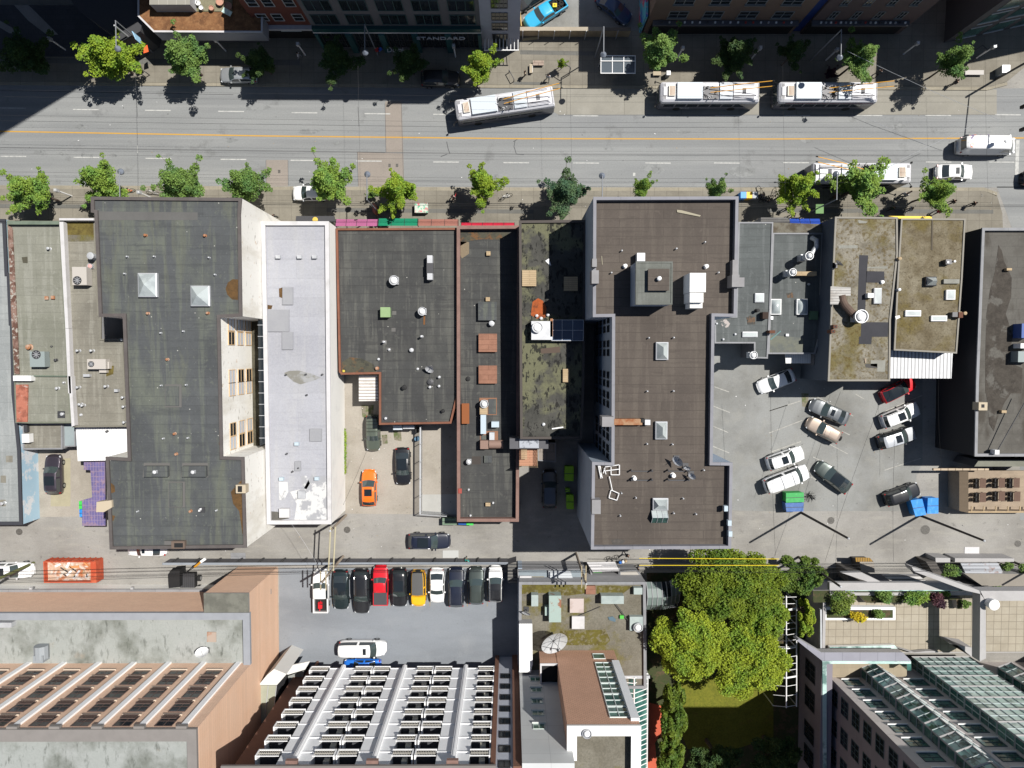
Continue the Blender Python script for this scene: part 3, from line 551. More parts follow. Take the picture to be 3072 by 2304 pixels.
unit(b, 'roof_hatch', 'A2', 1420, 1310, 1532, 1372, zr, .45, mat('hatch_brown', A(130, 112, 100), .9)); patch(b, 'A2 1445,1325 1518,1325 1518,1362 1445,1362', zr+.44, mBlack, 'hatch_opening'); unit(b, 'duct_box', 'A2', 1362, 1308, 1422, 1340, zr, .3, mat('roof_frame_strip', A(120, 118, 116), .9))
dish(b, 'A2', 1665, 1055, zr, .24, 120, 50, .4, mWhiteP)
mb = MB(); P = pts('A2 800,985 925,970 928,1030 862,1068 798,1068', 13.5); mb.prism(P, 12.6, 13.5, mat('chimney_cream', (.45, .38, .28), .9)); mb.build('chimney', b)
# light well walls with windows (east side of the big dark roof)
Xw = P4[4][0] if False else None
xw = T('A2', 1838, 300, 13.4)[0]; yt = T('A1', 1822, 1030, 13.4)[1]; yb = T('A2', 1845, 610, 13.4)[1]
mTimber = mat('window_frame_tan', (.62, .43, .24), .8, [((.5, .33, .18), 2, .4, .7, .6)])
for r_, (yy0, yy1) in enumerate(((.93, 2.3), (2.75, 4.1))): pass
ys = [T('A1', 1910, 1090, 9)[1], T('A1', 1910, 1205, 9)[1], T('A1', 1910, 1515, 9)[1], T('A1', 1910, 1620, 9)[1], T('A2', 1920, 370, 9)[1], T('A2', 1920, 480, 9)[1]]
for k, y in enumerate(ys):
    for z0 in (10.6, 8.0, 5.5): wall_win(b, 'E', y-.75, y+.75, z0-1.1, z0+.7, xw+.02, mTimber, gDark if (k*2+int(z0)) % 3 == 0 else mat('blind_pale', (.5, .52, .55), .6), 1, 2, d=.06)
mb = MB(); P = pts('A1 1800,1000 2200,1000 A2 2160,700 1800,700', 4.2); mb.prism(P, 0, 4.2, wDark, top=mat('well_floor', A(105, 100, 84), .95, [(A(70, 66, 55), 1, .4, .6, .8)], grain=.2)); mb.build('light_well_floor', b)
o = b
mb = MB(); P = pts('A1 2140,1045 2182,1055 A2 2198,500 2155,520', 7.1); mb.prism(P, 6.95, 7.1, gDark); mb.build('glazed_strip', b)
mb = MB()
for k in range(11):
    y = P[0][1]+(P[2][1]-P[0][1])*(k+.5)/11; mb.bx(P[0][0]-.05, P[1][0]+.05, y-.03, y+.03, 7.1, 7.14, mMetal)
mb.build('glazing_bar', b)
# M5 pale membrane roof
P5 = pts('B1 66,234 622,234 625,232 B2 645,1165 112,1168 95,-100 B1 78,700', 7.2)
P5 = pts('B1 66,234 624,234 B2 645,1166 114,1168', 7.2)
b = bld('warehouse_building', 'long narrow building with pale lilac-grey membrane roof and white parapet', 'building', None, 7.2, wWhite2, rPale, cWhite, .42, .35, P=P5, group=G)
zr = 6.85
for x in (202, 380, 505): unit(b, 'roof_box', 'B1', x-19, 513, x+19, 540, zr, .4, mMetal)
mP2 = mat('roof_pale_patch', A(178, 179, 184), .9, [(A(168, 169, 176), .6, .4, .7, .6)], grain=.05)
for s in ('B1 245,780 332,780 332,925 245,925', 'B1 78,965 300,965 300,1148 106,1148', 'B1 242,1150 332,1150 332,1296 242,1296', 'B2 470,375 570,375 570,480 470,480', 'B2 347,645 397,645 397,725 347,725'): patch(b, s, zr, mP2, d=.18)
for x, y in ((357, 503), (230, 795), (524, 792)): unit(b, 'roof_box', 'B2', x-18, y-14, x+18, y+14, zr, .4, mat('pale_blue_metal', (.42, .5, .56), .6))
unit(b, 'roof_box', 'B2', 368, 895, 430, 958, zr, .3, mMetal); unit(b, 'roof_box', 'B2', 213, 1040, 298, 1115, zr, .6, cWhite)
for t, x, y in (('B1', 432, 1502), ('B1', 265, 1506), ('B1', 568, 1504), ('B2', 438, 98), ('B2', 370, 705), ('B2', 320, 735), ('B2', 272, 587)): vent(b, t, x, y, zr, .3, .1, mMetalD)
mb = MB(); P = pts('B1 255,1490 300,1472 380,1470 480,1495 560,1530 480,1560 390,1585 330,1560', zr); mb.prism(P, zr-.02, zr+.014, mat('worn_concrete_patch', A(150, 148, 140), .9, [(A(185, 186, 188), .8, .48, .6, .9), (A(105, 102, 95), .9, .6, .7, .7)]), bottom=False); mb.build('roof_patch', b)
mWB = mat('bright_white_coating', A(238, 238, 238), .7, [(A(186, 187, 192), .45, .52, .56, 1), (A(186, 187, 192), 1.8, .60, .64, .8)])
patch(b, 'B2 212,815 285,818 290,900 255,970 215,965', zr, mWB); patch(b, 'B2 395,770 440,765 470,830 440,880 405,860', zr, mWB); patch(b, 'B2 305,900 420,870 480,760 610,775 620,1130 340,1132 360,1000', zr, mWB); patch(b, 'B2 130,1060 200,1065 300,1120 210,1135 133,1138', zr, rStain)
patch(b, 'B1 212,790 243,780 243,870 215,860', zr, mOchre); patch(b, 'B1 115,925 160,930 150,960 112,962', zr, mOchre)
xe = P5[1][0]
# M6 dark roof with coloured awnings
b = bld('restaurant_building', 'wide black-roofed building behind the pink, green and brown awnings', 'building', 'B1 685,292 1692,288 1700,1659 B2 1640,332 1045,342 B1 1045,1496 730,1502 712,1480', 4.2, wDark, rDark2, cRust, .2, .3, group=G)
zr = 3.9
fan(b, 'B1', 1165, 720, zr, 1.1, .52); fan(b, 'B1', 1400, 978, zr, 1.2, .46)
hatch(b, 'roof_cabinet', 'B1', 1057, 948, 1132, 1024, zr, 1.0, mGreenP)
o = unit(b, 'air_duct', 'B1', 1441, 514, 1486, 716, zr, 1.1, mMetal); mb = MB(); x, y, dx, dy = hwpx('B1', 1441, 578, 1489, 662, zr+1.1); mb.box((x, y, zr+1.0), (dx+.1, dy, .3), mMetalD); mb.build('grille_box', o)
for x, y, h in ((1080, 1232, .9), (1124, 1296, .4), (1308, 1300, .5), (1393, 1186, 1.0), (1036, 1376, .3), (1362, 1457, .2), (1540, 1525, .6), (1538, 1600, .4), (1462, 1608, .5)): vent(b, 'B1', x, y, zr, h, .14 if x != 1308 else .22, name='vent_pipe')
vent(b, 'B1', 1022, 1452, zr, .5, .18, mRust); vent(b, 'B1', 1465, 1565, zr, .3, .34, mMetalD, name='roof_cowl'); vent(b, 'B1', 1247, 1612, zr, .6, .27, mBlack, name='roof_cowl'); vent(b, 'B2', 1570, 232, zr, .5, .2, mBlack, name='roof_cowl'); vent(b, 'B2', 1095, 292, zr, .4, .15)
patch(b, 'B2 1070,265 1118,265 1118,315 1070,315', zr, mMetalD, d=.02); dish(b, 'B1', 1466, 1450, zr, .55, 250, 45, .8)
for s in ('B1 1065,1218 1108,1218 1108,1254 1065,1254', 'B1 1103,1280 1144,1280 1144,1314 1103,1314', 'B1 1146,1116 1180,1116 1180,1147 1146,1147', 'B1 1152,976 1186,976 1186,1008 1152,1008'): patch(b, s, zr, mat('roof_frame_strip', A(120, 118, 116), .9))
patch(b, 'B1 735,1400 800,1360 900,1370 1000,1420 1020,1485 735,1490', zr, mat('rusty_lichen', A(92, 90, 76), .95, [(A(135, 95, 60), .6, .52, .6, .8), (A(72, 72, 66), 1.5, .5, .6, .9)], grain=.25))
patch(b, 'B1 1412,1005 1426,1005 1424,1090 1410,1088', zr, mat('rust_streak', A(140, 95, 55), .9)); patch(b, 'B1 740,1465 760,1465 760,1482 742,1484', zr, mat('lemon_cloth', A(235, 215, 90), .8), d=.05)
def awning(label, s, z, m, stripe=None, group='shop awnings over the pavement', drop=.5, d0=.9):
    P = pts(s, z); x0, x1 = min(p[0] for p in P), max(p[0] for p in P); y0, y1 = min(p[1] for p in P), max(p[1] for p in P)
    t = thing('awning', label, 'awning', ((x0+x1)/2, y0, 0), group=group); mb = MB()
    mb.face([(x0, y0, z+.25), (x1, y0, z+.25), (x1, y1, z-.2), (x0, y1, z-.2)], m); mb.face([(x0, y1, z-.2), (x1, y1, z-.2), (x1, y1+.02, z-.2-drop), (x0, y1+.02, z-.2-drop)], m)
    mb.face([(x0, y0, z+.25), (x0, y1, z-.2), (x0, y1, z-.2-drop), (x0, y0, z-.2-drop)], m); mb.face([(x1, y0, z+.25), (x1, y1, z-.2), (x1, y1, z-.2-drop), (x1, y0, z-.2-drop)], m)
    mb.build('canvas', t); mb = MB(); n = max(3, int((x1-x0)/1.2))
    for i in range(n+1): x = x0+.03+(x1-x0-.06)*i/n; mb.tube([(x, y0, z+.27), (x, y1, z-.18)], .025, mMetalD if not stripe else stripe)
    mb.build('frame', t); return t
cv = lambda n, c, d: mat(n, c, .75, [(d, .5, .45, .7, .6), (d, 2.5, .55, .65, .4)])
awning('dusty pink awning, the leftmost of the row in front of the black roof', 'B1 682,212 1032,275', 3.7, cv('canvas_pink', A(200, 112, 160), A(180, 100, 140)))
awning('bright green awning between the pink and brown ones', 'B1 1036,205 1364,272', 3.8, cv('canvas_green', A(10, 150, 110), A(10, 125, 92)))
awning('plain brown awning beside the green one', 'B1 1365,212 1700,272', 3.75, cv('canvas_brown', A(182, 122, 108), A(165, 110, 98)))
awning('scarlet awning in front of the narrow brick-edged shop', 'B1 1722,240 2168,270', 3.7, cv('canvas_red', A(235, 50, 80), A(205, 35, 60)))
# yard behind: wooden slatted shelter
b = thing('patio_roof', 'pale ribbed patio roof tucked into the corner of the black-roofed building', 'patio roof', (*T('B2', 950, 60), 0))
mb = MB(); mb.prism(pts('B1 875,1512 1030,1512 1034,1659 B2 1036,146 875,148', 2.8), 2.7, 2.8, mCorrY); mb.build('roof_sheet', b); mb = MB()
for x, y in ((880, 140), (1030, 140), (880, -40)): X, Y = T('B2', x, y, 2.7); mb.tube([(X, Y, 0), (X, Y, 2.7)], .06, mMetalD)
mb.build('post', b)
# M7 narrow with brick parapet
P7 = pts('B1 1690,272 2215,268 B2 2200,1146 1692,1146', 4.7)
b = bld('shop_building', 'narrow black-roofed shop with rust-brown brick parapet and a row of brown roof hatches', 'building', None, 4.7, wDark, rDark2, cPink, .34, .9, P=P7, group=G)
zr = 3.8
patch(b, 'B1 1705,325 2120,325 2100,360 2050,385 1900,380 1790,395 1710,440', zr, mat('rusty_lichen', A(92, 90, 76), .95)); patch(b, 'B1 1712,400 1790,405 1790,500 1730,540 1712,500', zr, mat('sand_spill', A(150, 135, 112), .95, grain=.2))
mHat = mat('terracotta_hatch', A(176, 128, 106), .85, [(A(140, 98, 80), .8, .45, .7, .7)], brick=(4, .6, .03, A(120, 80, 62), .6), grain=.08)
hatch(b, 'roof_hatch', 'B1', 1868, 903, 2015, 1050, zr, .6, rDark); hatch(b, 'roof_hatch', 'B1', 1872, 1168, 2018, 1312, zr, .6, mHat); hatch(b, 'roof_hatch', 'B1', 1872, 1432, 2018, 1574, zr, .6, mHat)
for x, y in ((1950, 498), (1945, 878)): unit(b, 'roof_box', 'B1', x-17, y-17, x+17, y+17, zr, .4, mTanP)
vent(b, 'B1', 1975, 1077, zr, .7, .3, mMetal, name='roof_cowl'); hatch(b, 'roof_hatch', 'B2', 1732, 170, 1788, 332, zr, .7, mat('orange_brown_box', A(165, 98, 55), .8))
fan(b, 'B2', 1915, 172, zr, 1.4, .45); unit(b, 'plenum_box', 'B2', 1878, 200, 1942, 258, zr, 1.0, mTanP); patch(b, 'B2 1875,120 2020,120 2020,262 1875,262', zr, mat('roof_frame_tan', A(165, 120, 95), .9), d=.05); patch(b, 'B2 1950,130 2014,130 2014,255 1950,255', zr+.05, rDark, d=.05)
unit(b, 'air_duct', 'B2', 1885, 262, 1930, 420, zr, 1.2, mat('pale_blue_metal', (.42, .5, .56), .6)); unit(b, 'duct_box', 'B2', 1975, 318, 2038, 365, zr, 1.0, mat('pale_blue_metal', (.42, .5, .56), .6)); unit(b, 'duct_box', 'B2', 1958, 408, 2000, 470, zr, .9, mMetal)
patch(b, 'B2 1880,395 2030,395 2030,545 1880,545', zr, mat('roof_frame_tan', A(165, 120, 95), .9), d=.05); patch(b, 'B2 1890,430 1975,430 1975,520 1890,520', zr+.05, rDark, d=.04)
mb = MB(); X, Y, dx, dy = hwpx('B2', 1955, 475, 2072, 545, zr+1.3); mb.lathe(0, 0, [(0, 0)], mMetal, 3) if False else None
mb.tube([(X-dx/2, Y, zr+.8), (X+dx/2, Y, zr+.8)], dy/2, mat('beige_duct', A(165, 135, 122), .7), 16); mb.build('air_duct', b, smooth=False); unit(b, 'duct_box', 'B2', 1882, 475, 1950, 545, zr, 1.1, mat('beige_duct', A(165, 135, 122), .7))
fan(b, 'B2', 1788, 652, zr, .9, .3); patch(b, 'B2 1812,606 1888,606 1888,672 1812,672', zr, mat('roof_brown_mat', A(82, 76, 72), .9)); hatch(b, 'roof_hatch', 'B2', 1918, 604, 1976, 656, zr, .3, mTanP, rDark); unit(b, 'roof_box', 'B2', 1926, 992, 1966, 1020, zr, .4, mTanP)
for x, y in ((1785, 885), (1988, 995), (1800, 1100)): vent(b, 'B2', x, y, zr, .3, .12)
vent(b, 'B1', 1780, 1540, zr, .2, .25, mBlack, name='roof_cowl')
patch(b, 'B2 1700,872 1730,872 1730,912 1700,912', 4.72, mat('red_rag', A(185, 90, 80), .8), d=.1)
# M8 lichen roof
b = bld('shop_building', 'black lichen-covered roof in the shadow of the tall brown-roofed building', 'building', 'C1 105,228 660,222 640,1659 C2 625,458 115,462', 8.2, wDark, rWeather, mat('coping_dark_stone', A(95, 88, 84), .8), .25, .25, group=G)
zr = 7.95
hatch(b, 'roof_hatch', 'C1', 132, 640, 242, 766, zr, .4, mTanP); hatch(b, 'roof_hatch', 'C1', 478, 695, 586, 806, zr, .4, mTanP); hatch(b, 'roof_hatch', 'C1', 470, 1460, 516, 1563, zr, .4, mTanP)
patch(b, 'C1 215,900 260,870 300,890 330,950 320,1030 250,1040 200,1010', zr, mat('rust_powder', A(190, 98, 50), .95, [(A(120, 70, 45), 1.2, .5, .62, .8)], grain=.2))
patch(b, 'C1 280,1290 440,1270 445,1320 285,1330', zr, mat('roof_felt_brown', A(105, 90, 80), .9)); patch(b, 'C1 320,560 350,540 368,600 350,590', zr, mat('white_sheet', (.7, .7, .72), .8), d=.03)
unit(b, 'plenum_box', 'C1', 205, 1060, 380, 1215, zr, 1.3, mMetal); fan(b, 'C1', 256, 1112, zr+1.0, .8, .55)
o = unit(b, 'conservatory_roof', 'C1', 372, 1050, 636, 1222, zr, .9, mat('blue_glass_roof', (.045, .07, .12), .25), top=None)
mb = MB(); X, Y, dx, dy = hwpx('C1', 372, 1050, 636, 1222, zr+.9)
for k in range(4): mb.box((X-dx/2+dx*k/3, Y, zr+.91), (.05, dy, .05), mMetal)
for k in range(3): mb.box((X, Y-dy/2+dy*k/2, zr+.915), (dx, .05, .05), mMetal)
mb.build('glazing_bar', o); patch(b, 'C1 360,1040 382,1040 382,1190 360,1190', zr+1.0, mRust, d=.3)
for t, x, y in (('C1', 343, 1008), ('C1', 286, 1036), ('C1', 250, 1015), ('C2', 307, 342)): vent(b, t, x, y, zr, .3, .17)
patch(b, 'C2 375,372 468,358 470,368 376,382', zr, mWhiteP, d=.06)
# yard behind: balcony and pale shed
b = thing('wooden_balcony', 'small balcony with timber decking and slatted rails behind the lichen-covered roof', 'balcony', (*T('C2', 180, 610), 0))
mb = MB(); P = pts('C2 105,540 255,540 255,685 105,685', 6.0); mb.prism(P, 5.85, 6.0, mat('deck_terracotta', A(215, 160, 130), .85, brick=(3, .2, .02, A(120, 85, 65), .7))); mb.build('deck', b)
x0, x1, y0, y1 = min(p[0] for p in P), max(p[0] for p in P), min(p[1] for p in P), max(p[1] for p in P); mb = MB()
for k in range(14): mb.box((x1-.02, y0+(y1-y0)*k/13, 6.5), (.05, .06, 1.0), mTanP)
for k in range(14): mb.box((x0+.55, y0+.9+(y1-y0-1)*k/13, 6.5), (.7, .05, .05), mTanP)
for k in range(16): mb.box((x0+(x1-x0)*k/15, y0+.02, 6.5), (.05, .05, 1.0), mTanP)
mb.build('railing', b); mb = MB()
for x, y in ((x0+.1, y0+.1), (x1-.1, y0+.1)): mb.box((x, y, 2.9), (.15, .15, 5.8), mTanP)
mb.build('post', b)
b = bld('shed', 'pale metal-roofed shed under the wooden balcony', 'shed', 'C2 258,495 408,495 405,650 262,640', 3.2, wDark, mat('pale_sheet_roof', A(170, 160, 150), .8, brick=(1.6, 1, .04, A(120, 112, 105), .7)), cGrey, .08, .04)
b = thing('roof_canopy', 'peeling white flat canopy at the back of the lichen-covered roof', 'canopy', (*T('C2', 185, 498), 0)); mb = MB(); mb.prism(pts('C2 104,462 267,462 267,537 106,535', 7.2), 7.05, 7.2, mat('peeling_white', A(200, 205, 215), .8, [(A(110, 115, 125), 2, .55, .62, .8)])); mb.build('roof_sheet', b); mb = MB(); X, Y = T('C2', 185, 500, 7); mb.box((X, Y, 3.52), (4.5, 1.2, 7.04), wDark); mb.build('wall', b)
# M9 tall brown roof
P9 = pts('C1 722,32 1922,28 1905,1022 1722,1018 C2 1706,658 1872,660 1860,1370 702,1376 712,655 C2 872,660 C1 878,1022 718,1024', 16.0)
b = bld('apartment_building', 'tallest brown-roofed building with a walled lift room and a white roof box', 'building', None, 16.0, wGreyB, rBrown, mat('coping_lilac_grey', A(160, 160, 168), .7, [(A(140, 140, 148), .8, .45, .65, .5)], brick=(3, 30, .03, A(110, 110, 112), .5)), .28, .7, P=P9, group='tall flat-roofed buildings on the alley')
zr = 15.3
mLift = roofm('roof_lift_felt', (125, 128, 122), (112, 115, 110), (142, 145, 140), seam=(5, 1.2))
X, Y, dx, dy = hwpx('C1', 1075, 568, 1372, 920, 18.6); o = bld('lift_room', '', '', None, 18.6, wGreyB, mLift, mLift, .12, .06, z0=zr, root=thing('lift_room', '', ''), P=rect(X-dx/2, X+dx/2, Y-dy/2, Y+dy/2))
del o['label'], o['category']; o.name = 'lift_room'; o.parent = b; o.location = Vector((-b.location.x, -b.location.y, 0)); 
hatch(b, 'roof_hatch', 'C1', 1178, 630, 1345, 802, 18.54, .5, rBrown, rBrown); vent(b, 'C1', 1268, 705, 19.0, .5, .22); unit(b, 'duct_box', 'C1', 1082, 494, 1148, 562, zr, 1.0, mMetal)
mWR = mat('roof_box_white', (.72, .71, .69), .7, [((.5, .48, .44), .8, .55, .68, .6)])
unit(b, 'machine_room', 'C1', 1520, 660, 1652, 820, zr, 2.6, mWR); unit(b, 'machine_room_annex', 'C1', 1520, 822, 1632, 905, zr, 2.45, mWR); unit(b, 'machine_room_annex', 'C1', 1520, 907, 1624, 952, zr, 1.9, mWR)
skylight(b, 'C1', 1240, 1234, 1342, 1382, zr, .8, 'hip'); skylight(b, 'C2', 1236, 318, 1334, 466, zr, .8, 'hip'); skylight(b, 'C2', 1214, 955, 1342, 1056, zr, .8, 'hip')
X, Y, dx, dy = hwpx('C2', 1210, 1062, 1340, 1168, zr+.7); mb = MB(); mb.face([(X-dx/2, Y-dy/2, zr+.1), (X+dx/2, Y-dy/2, zr+.1), (X+dx/2, Y, zr+.75), (X-dx/2, Y, zr+.75)], gTeal).face([(X+dx/2, Y+dy/2, zr+.1), (X-dx/2, Y+dy/2, zr+.1), (X-dx/2, Y, zr+.75), (X+dx/2, Y, zr+.75)], gSky).face([(X-dx/2, Y+dy/2, zr+.1), (X-dx/2, Y-dy/2, zr+.1), (X-dx/2, Y, zr+.75)], gTeal).face([(X+dx/2, Y-dy/2, zr+.1), (X+dx/2, Y+dy/2, zr+.1), (X+dx/2, Y, zr+.75)], gTeal)
mb.build('ridge_skylight', b); mb = MB()
for k in range(4): x = X-dx/2+dx*k/3; mb.tube([(x, Y-dy/2, zr+.12), (x, Y, zr+.78), (x, Y+dy/2, zr+.12)], .03, mMetal)
mb.build('glazing_bar', b)
for s in ((1725+330, 0),): pass
mCh = mat('parapet_chimney_grey', A(172, 170, 172), .8, [(A(150, 148, 150), .8, .4, .7, .6)])
for t, x, y, x2, y2, h in (('C1', 710, 542, 748, 610, .6), ('C1', 706, 638, 764, 748, .9), ('C1', 1870, 675, 1930, 776, .9), ('C1', 1928, 698, 1972, 776, .5), ('C1', 1875, 552, 1918, 675, .2), ('C2', 708, 968, 780, 1084, .7), ('C2', 792, 278, 890, 360, 1.3)): unit(b, 'chimney', t, x, y, x2, y2, zr, h+.7, mCh)
unit(b, 'rusty_duct', 'C2', 892, 296, 1125, 346, zr, .8, mat('rusty_duct_metal', A(190, 150, 115), .8, [(A(165, 95, 50), .9, .45, .6, .9)], grain=.1)); unit(b, 'duct_box', 'C2', 1148, 303, 1192, 346, zr, .8, mMetal); unit(b, 'duct_box', 'C2', 1118, 294, 1147, 325, zr, .9, mBlack)
for x, y in ((987, 600), (1663, 603)): vent(b, 'C1', x, y, zr, .5, .2, mWhiteP, name='roof_cowl')
for t, x, y in (('C1', 958, 473), ('C1', 1412, 456), ('C1', 1650, 402), ('C1', 872, 656), ('C1', 1762, 655), ('C1', 1183, 1198), ('C1', 1390, 1196), ('C1', 1170, 1642), ('C1', 1388, 1640), ('C2', 1168, 504), ('C2', 1380, 508), ('C2', 1640, 722), ('C2', 955, 914), ('C2', 1075, 952), ('C2', 1468, 958), ('C2', 945, 1102), ('C2', 1575, 1088), ('C2', 1390, 1080)): vent(b, t, x, y, zr, .45, .08)
patch(b, 'C1 1410,138 1450,142 1608,184 1600,195 1412,158', zr, mat('lumber_plank', A(190, 182, 160), .9), d=.1); patch(b, 'C1 785,520 790,520 795,592 790,592', zr, mat('lumber_plank', A(190, 182, 160), .9), d=.06)
for x, y in ((1038, 728), (1345, 728)):
    patch(b, f'C2 {x},{y-4} {x+170},{y-4} {x+170},{y+3} {x},{y+3}', zr, mMetalD, d=.12); patch(b, f'C2 {x},{y+70} {x+170},{y+70} {x+170},{y+79} {x},{y+79}', zr, mMetalD, d=.12)
    for dx_, dy_ in ((0, 0), (170, 0), (0, 75), (170, 75)): vent(b, 'C2', x+dx_, y+dy_, zr, .7, .1, mMetalD)
vent(b, 'C2', 1065, 792, zr, .7, .2, mWhiteP, name='roof_cowl'); vent(b, 'C2', 1388, 768, zr, .6, .22, mWhiteP, name='roof_cowl')
dish(b, 'C2', 1430, 635, zr, .62, 215, 55, 1.2); dish(b, 'C2', 1500, 695, zr, .35, 250, 50, .9); dish(b, 'C2', 1545, 762, zr, .42, 220, 50, .9)
mb = MB()
for L in ('755,672 778,785', '765,672 790,782', '772,680 782,770', '798,742 812,696', '806,700 820,750', '812,690 928,672', '820,722 930,708', '862,690 862,755', '932,672 932,755', '862,755 932,755', '848,768 872,880', '862,880 930,910', '862,880 845,945', '845,945 910,965', '930,905 910,965'):
    a, c = L.split(); p = T('C2', *map(float, a.split(',')), zr); q = T('C2', *map(float, c.split(',')), zr); mb.tube([(*p, zr+.3), (*q, zr+.3)], .05, mWhiteP)
mb.build('antenna_frame', b)
for x, y in ((1820, 1040), (1850, 1160), (1856, 1250)): unit(b, 'downpipe_box', 'C2', x-14, y-22, x+16, y+22, zr+.5, .5, mat('pale_blue_metal', (.42, .5, .56), .6))
patch(b, 'C2 865,1300 930,1290 985,1305 960,1330 880,1335', zr, mat('puddle_stain', A(78, 74, 70), .6, [(A(104, 95, 88), 1.2, .5, .6, .9)]))
xw9 = T('C1', 875, 1300, 16)[0]
for y0 in (('C1', 1090), ('C1', 1285), ('C1', 1540), ('C2', 130), ('C2', 395), ('C2', 560)):
    y = T(y0[0], 830, y0[1], 12)[1]
    for z0 in (13.0, 10.0, 6.8, 3.6): wall_win(b, 'W', y-.85, y-.1, z0-.6, z0+.9, xw9, mat('frame_black', (.03, .03, .03), .6), gDark, 1, 2); wall_win(b, 'W', y+.1, y+.85, z0-.6, z0+.9, xw9, mat('frame_black', (.03, .03, .03), .6), gDark, 1, 2)
# M10/M11
b = bld('shop_building', 'slate-grey roofed shop beside the tall brown-roofed building, stepping around its rear', 'building', 'C1 1925,240 D1 130,240 D1 110,900 85,1368 C1 2055,1365 2055,1242 1728,1242 1728,1024 1905,1022', 5.0, wDark, rTeal, cGrey, .14, .12, group=G)
zr = 4.88
skylight(b, 'C1', 2062, 828, 2137, 904, zr, .5, 'flat'); skylight(b, 'C1', 1958, 1148, 2082, 1193, zr, .4, 'flat'); unit(b, 'chimney', 'C1', 2125, 985, 2172, 1040, zr, .9, mat('chimney_dark', A(70, 55, 48), .9)); vent(b, 'C1', 2088, 970, zr, .8, .2, mBlack)
patch(b, 'C1 1775,1060 1820,1040 1852,1080 1840,1110 1790,1112', zr, mat('white_droppings', A(205, 195, 190), .9, [(A(108, 113, 113), 2, .5, .55, 1)])); patch(b, 'C1 1990,1030 2020,1015 2060,1030 2060,1085 2000,1088', zr, mat('dry_leaves', A(120, 98, 80), .95, [(A(85, 85, 82), 2.5, .48, .55, 1)], grain=.3), d=.05)
for x, y in ((1745, 1080), (1800, 1210), (1900, 1168)): vent(b, 'C1', x, y, zr, .3, .12)
unit(b, 'chimney', 'D1', 102, 1136, 148, 1160, zr, 1.0, mat('chimney_brick_red', A(120, 80, 62), .9)); fan(b, 'C1', 2052, 1342, zr-.5, 1.6, .42)
b = bld('shop_building', 'grey-roofed shop with two round chimney cowls and two domed rooflights', 'building', 'D1 131,330 545,330 530,800 515,1200 480,1330 92,1330 112,800', 4.6, wDark, rTeal, cGrey, .14, .15, group=G)
zr = 4.45
skylight(b, 'D1', 112, 876, 200, 1006, zr, .7, 'dome', mWhiteP); skylight(b, 'D1', 330, 876, 418, 1006, zr, .7, 'dome', mWhiteP)
fan(b, 'D1', 438, 516, zr, 2.8, .44); fan(b, 'D1', 300, 652, zr, 2.4, .4); unit(b, 'air_duct', 'D1', 325, 648, 492, 682, zr, .9, mTanP)
mb = MB(); p0 = T('D1', 440, 516, zr+.8); p1 = T('D1', 490, 440, zr+.8); p2 = T('D1', 490, 390, zr+.8); mb.tube([(*p0, zr+.8), (*p1, zr+.8), (*p2, zr+.8), (p2[0]-.3, p2[1]+.4, zr+.2)], .28, mMetal, 10); mb.build('air_duct', b)
hatch(b, 'roof_hatch', 'D1', 440, 980, 500, 1044, zr, .5, mat('hatch_green', A(100, 130, 100), .8)); vent(b, 'D1', 432, 752, zr, .2, .12); patch(b, 'D1 240,830 290,820 300,865 250,868', zr, mat('dry_leaves', A(120, 98, 80), .95)); patch(b, 'D1 105,1210 190,1140 196,1146 112,1218', zr, mat('teal_hose', A(110, 150, 150), .7), d=.05)
patch(b, 'D1 100,1175 380,1200 375,1320 100,1320', zr, mat('roof_lichen_grey', A(128, 130, 118), .9, [(A(110, 114, 112), .8, .45, .6, .8)], grain=.15))
for t, x0_, y0_, x1_, y1_ in (('D1', 110, 1020, 132, 1048), ('D1', 238, 1165, 262, 1185)): unit(b, 'roof_box', t, x0_, y0_, x1_, y1_, zr, .25, mMetal)
mb = MB(); mb.prism(pts('D1 232,1335 480,1328 478,1410 236,1410', 3.0), 2.9, 3.0, mCorr); mb.build('rear_canopy', b); mb = MB(); mb.prism(pts('D1 30,200 268,200 268,240 130,240 130,310 28,310', 4.3), .12, 4.3, wGrey, top=mat('canopy_dull_zinc', A(118, 116, 114), .8, [(A(140, 138, 135), .9, .5, .65, .6)])); mb.build('front_canopy', b)
mb = MB(); mb.prism(pts('D1 130,242 535,255 535,326 131,326', 4.4), .12, 4.4, wGrey, top=mat('front_parapet_top', A(130, 125, 112), .9, [(A(95, 85, 70), 1, .45, .6, .9)], grain=.2)); mb.build('front_parapet', b)
mb = MB(); mb.prism(pts('D1 480,1130 600,1130 590,1430 470,1425', 4.0), 0, 4.0, wDark, top=mat('slate_tiles', A(120, 122, 122), .8, brick=(.5, .4, .02, A(80, 82, 84), .6))); mb.build('rear_annex', b)
awning('bright blue awning between the slate-grey roofs and the mossy roof', 'D1 268,208 525,270', 3.9, cv('canvas_blue', A(32, 84, 200), A(24, 66, 165)))
